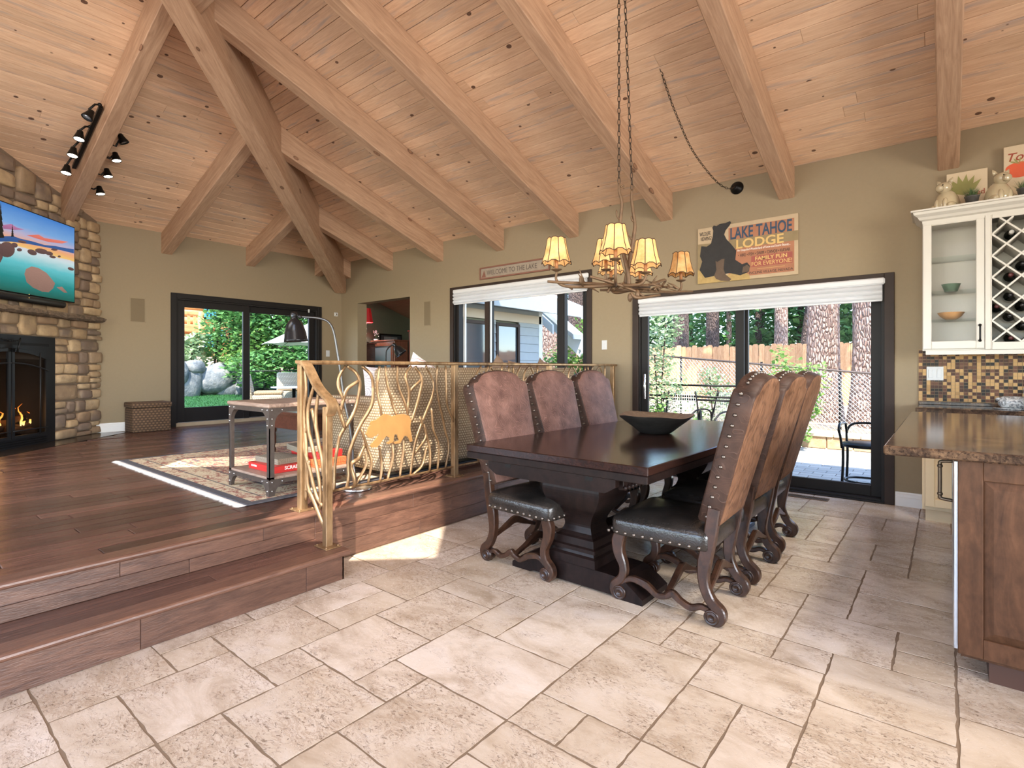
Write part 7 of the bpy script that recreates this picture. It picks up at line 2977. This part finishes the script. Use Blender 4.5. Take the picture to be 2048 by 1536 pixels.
shrub('tall pale green shrub by the left stile of the big sliding door', 1318, 800, 8.3, [(0, 0, .35, .4, .4, .4), (.1, 0, .95, .36, .36, .4), (-.12, .1, 1.5, .36, .36, .4), (.12, 0, 2.0, .3, .3, .35)], 1500, .085, M_leaf3, ZG, 1)
shrub('rounded light green bush in front of the chain-link fence', 1425, 830, 9.9, [(0, 0, .35, .5, .4, .35), (.1, 0, .7, .4, .35, .3), (-.05, 0, .95, .22, .22, .2)], 900, .07, M_leaf3, .15, 2)
shrub('tall fresh green sapling behind the backs of the dining chairs', 1578, 830, 9.3, [(-.25, 0, .9, .3, .25, .3), (0, 0, 1.2, .3, .3, .3), (.3, 0, 1.15, .28, .28, .25), (.2, 0, .75, .25, .25, .3), (.15, 0, .35, .2, .2, .3), (.35, 0, .75, .15, .15, .3), (-.1, 0, 1.5, .15, .15, .15)], 900, .08, M_leaf, ZG + .0, 3)
shrub('low green plants under the metal rail left outside the sliding door', 1315, 845, 7.9, [(0, 0, .35, .45, .35, .35), (.35, 0, .3, .35, .3, .3)], 700, .07, M_leaf, ZG, 4)
shrub('bright green bush outside the right pane of the window', 1140, 720, 10.6, [(0, 0, .7, .9, .8, .8), (.3, 0, 1.5, .8, .7, .6), (.9, 0, 1.2, .7, .6, .7), (-.6, .3, 1.1, .5, .5, .6), (.7, .2, 2.1, .6, .6, .5)], 3200, .12, M_leaf, .0, 5)
trunk('pine trunk behind the house wing seen through the window', 1097, 12.5, 40, M_bark, group='pines beyond the window')
trunk('broad dark pine trunk in the top corner of the window', 1152, 19.0, 36, M_barkd, group='pines beyond the window')
# metal rail and patio furniture
pr_ = thing('patio_rail', 'black metal hand rail with two bars outside the sliding door', 'railing', (-3.2, 8.4, ZG))
a, b = ony(1262, 768, 8.4), ony(1470, 768, 8.4)
q_ = Vector(pr_.location)
for z in (a.z, ony(1300, 790, 8.4).z, ony(1300, 796, 8.4).z):
    MB().tube([Vector((a.x, 8.4, z)) - q_, Vector((b.x + .25, 8.4, z)) - q_], .016, 8).build('bar', M_black, pr_)
for x in (a.x, b.x + .25):
    MB().bbox((x - .02 - q_.x, -.02, 0), (x + .02 - q_.x, .02, a.z - ZG + .02), .003).build('post', M_black, pr_)

M_patiom = flat('patio_mesh', s2l(196, 194, 190), .5, .3, var=.1)


def patio_chair(label, px, y, rz):
    p = ony(px, 830, y)
    t = thing('patio_chair', label, 'chair', (p.x, y, ZG), rz, 'mesh chairs on the patio')
    for s in (-1, 1):
        MB().tube(bez([(s * .26, -.24, 0), (s * .26, -.25, .4), (s * .26, -.1, .62), (s * .26, .18, .62), (s * .26, .22, .4), (s * .26, .26, 0)], 5), .014, 7).build('side_frame', M_black, t)
        MB().tube(bez([(s * .24, .18, .42), (s * .23, .26, .7), (s * .2, .31, .92)], 5), .013, 7).build('back_post', M_black, t)
    mb = MB()
    for k in range(13): mb.tube([(-.24 + .04 * k, -.23, .42), (-.24 + .04 * k, .2, .42)], .004, 4)
    for k in range(11): mb.tube([(-.25, -.23 + .043 * k, .423), (.25, -.23 + .043 * k, .423)], .004, 4)
    stuff(mb.build('seat_mesh', M_patiom, t))
    mb = MB()
    for k in range(13): mb.tube([(-.22 + .0366 * k, .2, .45), (-.2 + .0333 * k, .31, .91)], .004, 4)
    for k in range(11): mb.tube([(-.23, .2 + .011 * k, .45 + .046 * k), (.23, .2 + .011 * k, .45 + .046 * k)], .004, 4)
    stuff(mb.build('back_mesh', M_patiom, t))


patio_chair('mesh patio chair nearest the left stile of the sliding door', 1365, 8.0, .4)
patio_chair('mesh patio chair with a black frame just left of the nearest dining chair', 1425, 8.2, -.5)

bs_ = ony(1727, 960, 6.95)
st = thing('bar_stool', 'black metal swivel chair on the pavers by the sliding door', 'chair', (bs_.x + .02, 6.95, ZG))
for s in (-1, 1):
    for q in (-1, 1):
        MB().tube(bez([(s * .2, q * .18, 0), (s * .19, q * .17, .25), (s * .19, q * .17, .44)], 4), .014, 7).build('leg', M_black, st)
    MB().tube(bez([(s * .2, -.18, .42), (s * .21, -.20, .54), (s * .22, -.24, .62), (s * .22, -.18, .68), (s * .22, .0, .67), (s * .21, .16, .66), (s * .2, .2, .55)], 6), .013, 7).build('arm', M_black, st)
mb = MB()
mb.tube([(.2 * math.cos(2 * PI * k / 20), .19 * math.sin(2 * PI * k / 20), .06) for k in range(21)], .012, 6)
mb.build('foot_ring', M_black, st)
MB().lathe([(.001, .43), (.22, .43), (.235, .45), (.22, .47), (.001, .475)], 20, closed=True).build('seat', M_black, st)
mb = MB()
mb.tube(bez([(-.2, .2, .45), (-.2, .23, .58), (-.12, .25, .66), (.12, .25, .66), (.2, .23, .58), (.2, .2, .45)], 6), .013, 7)
mb.build('back_frame', M_black, st)

# ---------------- wing of the house with windows, seen through the window over the sofa
M_siding = flat('grey_siding', s2l(150, 158, 160), .7, var=.06, scale=8)
M_fascia = flat('pale_fascia', s2l(206, 214, 218), .6, var=.05)
M_soff = flat('soffit', s2l(150, 140, 124), .8, var=.1)
wing = thing('house_wing', 'grey sided house wing with dark windows outside the window', 'building', (-6.35, 7.4, ZG))
wo = Vector(wing.location)
XW = -6.36
wh = lambda mb, name, mat, parent=None: ku(mb, name, mat, parent or wing, False, wo)
wins = [(6.45, 7.25, 1.05, 2.06), (7.32, 8.0, 1.05, 2.06)]
z = ZG
while z < 2.38:
    zz = min(z + .16, 2.38)
    mb = MB()
    y = YR + .21
    for (a, b, c, d) in wins:
        if c < zz - .02 and d > z + .02:
            mb.box((XW, y, z), (XW + .03, a, zz - .004)); y = b
    mb.box((XW, y, z), (XW + .03, YD + .1, zz - .004))
    mb.v = [(p[0] + (.012 if p[2] < (z + zz) / 2 and p[0] > XW + .01 else 0), p[1], p[2]) for p in mb.v]
    wh(mb, 'siding_board', M_siding)
    z += .16
wh(MB().bbox((XW, YD + .02, ZG), (XW + .05, YD + .14, 2.38), .004), 'corner_board', M_fascia)
wh(MB().bbox((XW, YR + .21, 2.10), (XW + .05, YD + .1, 2.26), .004), 'frieze_board', flat('frieze_tan', s2l(182, 172, 156), .7))
for (a, b, c, d) in wins:
    mb = MB()
    w = .06
    mb.bbox((XW, a, c), (XW + .06, a + w, d), .004).bbox((XW, b - w, c), (XW + .06, b, d), .004).bbox((XW, a + w, c), (XW + .06, b - w, c + w), .004).bbox((XW, a + w, d - w), (XW + .06, b - w, d), .004)
    f_ = wh(mb, 'window', M_frameb)
    wh(MB().box((XW + .02, a + w, c + w), (XW + .025, b - w, d - w)), 'pane', flat('wing_glass', s2l(60, 68, 72), .05, 0, spec=1.0) if 'wing_glass' not in MATS else MATS['wing_glass'], f_)
# roof of the wing: slopes down towards +x
rfz = lambda x: 2.30 + (-5.75 - x) * .42
mb = MB()
prr = [(-5.75, rfz(-5.75)), (-9.5, rfz(-9.5)), (-9.5, rfz(-9.5) + .16), (-5.75, rfz(-5.75) + .16)]
mb.prism(prr, YR + .25, 9.25, MXZ)
wh(mb, 'roof', M_soff)
for y0 in (9.25,):
    mb = MB().prism([(-5.70, rfz(-5.70) - .06), (-9.5, rfz(-9.5) - .06), (-9.5, rfz(-9.5) + .2), (-5.70, rfz(-5.70) + .2)], y0, y0 + .04, MXZ)
    wh(mb, 'rake_board', M_fascia)
wh(MB().bbox((-5.75, YR + .25, rfz(-5.75) - .05), (-5.71, 9.29, rfz(-5.75) + .19), .004), 'eave_fascia', M_siding)
# second, farther roof edge
far = thing('far_roof', 'pale grey roof edges of another gable beyond the house wing', 'building', (-4.6, 10.2, ZG))
fo2 = Vector(far.location)
a, b = ony(1072, 590, 10.0), ony(1163, 668, 10.0)
mb = MB().prism([(a.x, a.z), (b.x, b.z), (b.x, b.z - .42), (b.x - .05, b.z - .5), (a.x, a.z - .42)], 10.0, 10.06, MXZ)
ku(mb, 'fascia', M_fascia, far, True, fo2)
a2_, b2_ = ony(1045, 590, 9.7), ony(1110, 650, 9.7)
mb = MB().prism([(a2_.x, a2_.z), (b2_.x, b2_.z), (b2_.x, b2_.z - .2), (a2_.x, a2_.z - .2)], 9.6, 9.66, MXZ)
ku(mb, 'rake_board', M_fascia, far, True, fo2)
mb = MB().prism([(a.x, a.z - .02), (b.x, b.z - .02), (b.x, b.z - .12), (a.x, a.z - .12)], 9.66, 10.0, MXZ)
ku(mb, 'soffit', M_siding, far, True, fo2)
ku(MB().box((-5.9, 9.7, ZG), (-5.2, 9.8, 2.2)), 'wall', M_siding, far, False, fo2)

# ---------------- garden left of the house
M_lawn = NT('lawn')
_lv = M_lawn.coord()
_ln = M_lawn.noise(_lv, 3, 4, .6)
M_lawn.P(Base_Color=M_lawn.ramp(M_lawn.noise(_lv, 60, 3, .7), [(.3, s2l(14, 58, 22)), (.7, s2l(42, 104, 40))]), Roughness=.9)
M_lawn.bump(M_lawn.noise(_lv, 120, 2), .6, .02)
lz_ = lambda x, y: .22 + max(0, (-9.6 - x)) / 7 * .28
lw_ = MB().grid(lambda u, v: (-9.25 - 8.0 * u, -2 + 15 * v, lz_(-9.25 - 8.0 * u, 0)), 12, 12)
lwo = struct(lw_.build('ground_lawn', M_lawn.mat, fix=False), 'green lawn outside the small sliding door')
gb = MB()
rgl = random.Random(55)
V, F = [], []
for k in range(26000):
    x = -9.4 - 7.4 * rgl.random(); y = 2.6 + 6.5 * rgl.random()
    z = lz_(x, y)
    h_ = rgl.uniform(.025, .06); a = rgl.uniform(0, 6.28)
    i = len(V)
    V += [(x - .006 * math.cos(a), y - .006 * math.sin(a), z), (x + .006 * math.cos(a), y + .006 * math.sin(a), z), (x + rgl.uniform(-.03, .03), y + rgl.uniform(-.03, .03), z + h_)]
    F.append((i, i + 1, i + 2))
stuff(link('grass_blades', leafmesh('grass_blades', V, F, M_lawn.mat), lwo))
patio2 = struct(MB().box((-13.6, 5.6, .0), (-9.25, 12, .30)).build('ground_terrace', flat('terrace_stone', s2l(176, 168, 156), .9, var=.15, scale=10)), 'pale terrace under the wicker chairs')
bank = MB().grid(lambda u, v: (-16.4 - 10 * u, -4 + 18 * v, .5 + 1.2 * min(1, u * 3) + .15 * math.sin(v * 20 + u * 9)), 14, 20)
struct(bank.build('ground_bank', M_soil), 'bank of soil above the boulders')
M_rock = NT('granite_boulder')
_rv = M_rock.shift(M_rock.coord())
M_rock.P(Base_Color=M_rock.ramp(M_rock.noise(_rv, 3.5, 6, .7), [(.3, s2l(70, 78, 82)), (.5, s2l(112, 116, 116)), (.72, s2l(156, 152, 144))]), Roughness=.9)
M_rock.bump(M_rock.noise(_rv, 6, 6, .65), .7, .06)
rgb = random.Random(40)
BL = [(372, 765, 62, 84, 'tall boulder at the frame edge of the sliding door'), (428, 760, 66, 56, 'broad grey boulder in the middle of the garden wall'), (388, 735, 44, 30, 'small boulder on top of the garden wall'), (440, 738, 48, 26, 'flat boulder under the garden shrubs'), (468, 752, 40, 52, 'upright mossy boulder beside the broad one'), (455, 780, 44, 34, 'low front boulder at the lawn edge'), (480, 783, 34, 40, 'boulder next to the middle frame of the sliding door'), (400, 778, 36, 22, 'small pale stone at the foot of the wall'), (474, 732, 30, 24, 'little boulder high up near the middle frame'), (352, 745, 50, 60, 'boulder half hidden by the frame'), (500, 760, 60, 50, 'boulder behind the wicker chairs'), (545, 765, 60, 50, 'shaded boulder behind the wicker table')]
for (px, py, w, h_, lab) in BL:
    p = onx(px, py, -15.9 + rgb.uniform(-.2, .2))
    d = (p - Vector((0, 0, CAMZ))).dot(_v)
    rx, rz_ = w * d / FPX / 2, h_ * d / FPX / 2
    mb = MB()
    ph = [rgb.uniform(0, 6) for _ in range(6)]
    mb.grid(lambda u, v: (lambda a, b, k: (rx * .75 * math.cos(a) * math.sin(b) * k, rx * 1.05 * math.sin(a) * math.sin(b) * k, -rz_ * math.cos(b) * k))(2 * PI * u, PI * v, 1 + .12 * math.sin(3 * u * 6.28 + ph[0]) * math.sin(PI * v) + .10 * math.sin(2 * u * 6.28 + 5 * v + ph[1]) * math.sin(PI * v) + .06 * math.sin(7 * v + ph[2]) * math.sin(PI * v)), 18, 11, True)
    o = mb.build('boulder', M_rock.mat, None, tuple(p))
    tag(o, lab, 'boulder', 'boulders of the garden wall')
SHL = [(372, 690, 700, 'bright small shrub at the left edge of the garden view', [(0, 0, -.25, .4, .5, .4), (0, .2, .1, .3, .35, .25)], 700, M_leaf3, -16.6),
       (425, 690, 700, 'tall shrub in front of the log house', [(0, .1, -.2, .6, .6, .5), (0, .35, .5, .45, .5, .5), (.1, .2, 1.0, .35, .4, .35)], 700, M_leaf2, -16.9),
       (465, 670, 700, 'dense shrub beside the middle frame of the garden door', [(0, 0, 0, .9, 1.0, .9), (0, .3, 1.0, .9, .9, .7), (0, -.2, 1.7, .6, .7, .5)], 2600, M_leaf2, -16.5),
       (530, 670, 700, 'big green bush behind the floor lamp', [(0, 0, 0, 1, 1.1, 1.0), (0, .5, 1.1, 1, 1, .8), (0, -.5, .9, .8, .9, .9)], 3200, M_leaf2, -15.9),
       (590, 680, 700, 'green bush behind the white umbrella', [(0, 0, 0, 1, 1.1, 1.0), (0, .5, 1.0, 1, 1, .8), (0, -.6, .6, .8, .9, .8)], 2800, M_leaf2, -15.5),
       (560, 740, 760, 'low shrubs behind the wicker chairs', [(0, 0, 0, .8, 1.6, .6), (0, .9, .3, .7, .9, .5)], 2000, M_leaf2, -14.9),
       (500, 720, 720, 'shrub behind the middle frame of the garden door', [(0, 0, 0, .7, .8, .7), (0, .2, .7, .6, .7, .5)], 1600, M_leaf, -15.8)]
for k, (px, py, _, lab, bl_, n, mt, xx) in enumerate(SHL):
    p = onx(px, py, xx)
    t = thing('garden_shrub', lab, 'shrub', (xx, p.y, .5), 0, 'garden shrubs')
    rg = random.Random(500 + k)
    dz = p.z - .5
    mb = MB()
    for b in bl_: mb.tube(bez([(rg.uniform(-.1, .1), rg.uniform(-.1, .1), 0), (b[0] * .4, b[1] * .4, (b[2] + dz) * .5), (b[0], b[1], b[2] + dz)], 4), .03, 5)
    mb.build('stem', M_barkd, t)
    V, F = leaves(n, [(b[0], b[1], b[2] + dz, b[3], b[4], b[5]) for b in bl_], .15, rg, .1)
    stuff(link('foliage', leafmesh('foliage', V, F, mt), t))
trp = onx(570, 640, -19)
for k, (px, w, lab) in enumerate(((572, 30, 'dark pine trunk above the floor lamp outside the garden door'), (520, 20, 'slim pine trunk right of the middle frame of the garden door'))):
    p = onx(px, 640, -19.0)
    t = thing('pine_tree', lab, 'tree', (p.x, p.y, 1.2), 0, 'pines beyond the garden door')
    mb = MB().tube([(0, 0, 0), (0, .1, 5), (.1, 0, 10)], [w * 19 / FPX * .6, w * 19 / FPX * .5, w * 19 / FPX * .3], 12)
    mb.build('trunk', M_barkd, t)
    rg = random.Random(k)
    V, F = leaves(900, [(0, 0, 6, 1.6, 1.6, .8), (0, 0, 7.5, 1.3, 1.3, .8), (0, 0, 9, .9, .9, .8)], .4, rg)
    stuff(link('crown', leafmesh('crown', V, F, M_needle), t))
sp3 = []
for k, px in enumerate((300, 345, 395, 450, 505, 555, 600, 650)):
    p = onx(px, 650, -25 - (k % 3))
    sp3.append((p.x, p.y, 9 + k % 3, 2.4))
treeline('forest_foliage', 'tall green forest far behind the garden shrubs', sp3, 2200, 700, M_needle)

# log house in the garden
LX = -21.5
M_logw = wood('log_orange', s2l(176, 112, 62), s2l(224, 164, 104), .7, grain=(6, 1.5, 6), var=.12)
lh = thing('log_house', 'orange log house with balcony and blue window frames', 'building', (LX, onx(420, 700, LX).y, .5))
lo2 = Vector(lh.location)
lb = lambda mb, name, mat, parent=None: ku(mb, name, mat, parent or lh, False, lo2)
y0, y1 = onx(300, 700, LX).y, onx(500, 700, LX).y
for k in range(19):
    z = .9 + k * .26
    lb(MB().tube([(LX, y0, z), (LX, y1, z)], .14, 8), 'log', M_logw)
M_teal = flat('teal_frame', s2l(62, 138, 148), .5, var=.1)
for (px, py, w, h_) in ((418, 626, 16, 22), (437, 629, 16, 22), (418, 682, 18, 24), (440, 672, 18, 22)):
    p = onx(px, py, LX + .16)
    d = 21.5
    ww, hh = w * .022 * .9, h_ * .021
    mb = MB()
    for bx in (((LX + .12, p.y - ww / 2, p.z - hh / 2), (LX + .2, p.y - ww / 2 + .06, p.z + hh / 2)), ((LX + .12, p.y + ww / 2 - .06, p.z - hh / 2), (LX + .2, p.y + ww / 2, p.z + hh / 2)), ((LX + .12, p.y - ww / 2, p.z + hh / 2 - .06), (LX + .2, p.y + ww / 2, p.z + hh / 2)), ((LX + .12, p.y - ww / 2, p.z - hh / 2), (LX + .2, p.y + ww / 2, p.z - hh / 2 + .06)), ((LX + .12, p.y - .025, p.z - hh / 2), (LX + .19, p.y + .025, p.z + hh / 2)), ((LX + .12, p.y - ww / 2, p.z - .025), (LX + .19, p.y + ww / 2, p.z + .025))): mb.box(*bx)
    f_ = lb(mb, 'window', M_teal)
    lb(MB().box((LX + .13, p.y - ww / 2 + .05, p.z - hh / 2 + .05), (LX + .15, p.y + ww / 2 - .05, p.z + hh / 2 - .05)), 'pane', M_wingg if False else MATS['wing_glass'], f_)
# balcony
pa, pb = onx(350, 655, LX + 1.2), onx(402, 655, LX + 1.2)
lb(MB().box((LX, pa.y - .5, pa.z - .12), (LX + 1.3, pb.y, pa.z + .1)), 'balcony_floor', M_logw)
zt_ = onx(380, 629, LX + 1.2).z
lb(MB().box((LX + 1.2, pa.y - .5, zt_), (LX + 1.3, pb.y, zt_ + .1)), 'balcony_rail', M_logw)
yy = pa.y - .4
while yy < pb.y:
    lb(MB().box((LX + 1.22, yy, pa.z), (LX + 1.27, yy + .09, zt_)), 'baluster', M_logw)
    yy += .19
for yq in (pa.y - .45, pb.y - .05): lb(MB().tube([(LX + 1.25, yq, .6), (LX + 1.25, yq, zt_ + .1)], .09, 8), 'porch_post', M_logw)

# umbrella, wicker chairs and table on the terrace
um = onx(632, 690, -12.2)
ub = thing('patio_umbrella', 'white patio umbrella behind the floor lamp', 'umbrella', (-12.2, um.y, .30))
hu = um.z - .30
nseg = 8
mb = MB()
vs = [(0, 0, hu + .62)]
for k in range(nseg):
    a = 2 * PI * k / nseg + .2
    vs.append((1.25 * math.cos(a), 1.25 * math.sin(a), hu))
    a2 = a + PI / nseg
    vs.append((1.25 * math.cos(PI / nseg) * .985 * math.cos(a2), 1.25 * math.cos(PI / nseg) * .985 * math.sin(a2), hu + .03))
mb.add(vs, [(0, 1 + k, 1 + (k + 1) % (2 * nseg)) for k in range(2 * nseg)])
mb.build('canopy', flat('umbrella_canvas', s2l(236, 236, 234), .8), ub)
MB().tube([(0, 0, 0), (0, 0, hu + .6)], .022, 8).build('pole', M_chrome, ub)
for k in range(nseg):
    a = 2 * PI * k / nseg + .2
    MB().tube([(0, 0, hu + .58), (1.22 * math.cos(a), 1.22 * math.sin(a), hu - .01)], .008, 5).build('rib', M_chrome, ub)
MB().lathe([(.001, 0), (.25, 0), (.25, .05), (.05, .09), (.001, .09)], 20, closed=True).build('base', M_black, ub)
M_wickp = mat_weave('pale_wicker', s2l(128, 116, 96), s2l(206, 196, 176), 26, 30)


def wicker_chair(label, px, py, x, rz):
    p = onx(px, py, x)
    t = thing('wicker_chair', label, 'chair', (x, p.y, .30), rz, 'pale wicker chairs on the terrace')
    softbox((-.3, -.3, .0), (.3, .3, .38), .04, 3).build('base', M_wickp, t)
    mb = softbox((-.34, -.32, .2), (-.22, .32, .82), .05, 3)
    mb.v = [(p_[0] - (p_[2] - .2) * .2, p_[1], p_[2]) for p_ in mb.v]
    mb.build('backrest', M_wickp, t)
    softbox((-.24, -.28, .38), (.3, .28, .46), .035, 3).build('seat_cushion', M_weave, t)


wicker_chair('pale wicker chair seen from the side on the terrace', 535, 790, -10.9, math.radians(60))
wicker_chair('pale wicker chair behind the terrace table', 580, 780, -12.6, math.radians(-30))
p = onx(588, 773, -11.8)
wt = thing('terrace_table', 'grey terrace table between the wicker chairs', 'table', (-11.8, p.y, .30))
MB().lathe([(.001, p.z - .33), (.5, p.z - .33), (.5, p.z - .30), (.001, p.z - .30)], 24).build('tabletop', flat('slate_top', s2l(150, 156, 166), .4), wt)
MB().lathe([(.2, 0), (.2, .03), (.04, .06), (.04, p.z - .33)], 14).build('pedestal', M_black, wt)
tr2 = thing('terrace_rail', 'thin dark rail crossing the garden view behind the wicker chairs', 'railing', (-13.5, onx(560, 742, -13.5).y, .30))
p = onx(560, 742, -13.5)
MB().tube([(0, -.75, p.z - .3), (0, 2.4, p.z - .3)], .014, 6).build('bar', M_black, tr2)
for q in (.9, 2.4): MB().tube([(0, q, 0), (0, q, p.z - .28)], .018, 6).build('post', M_black, tr2)
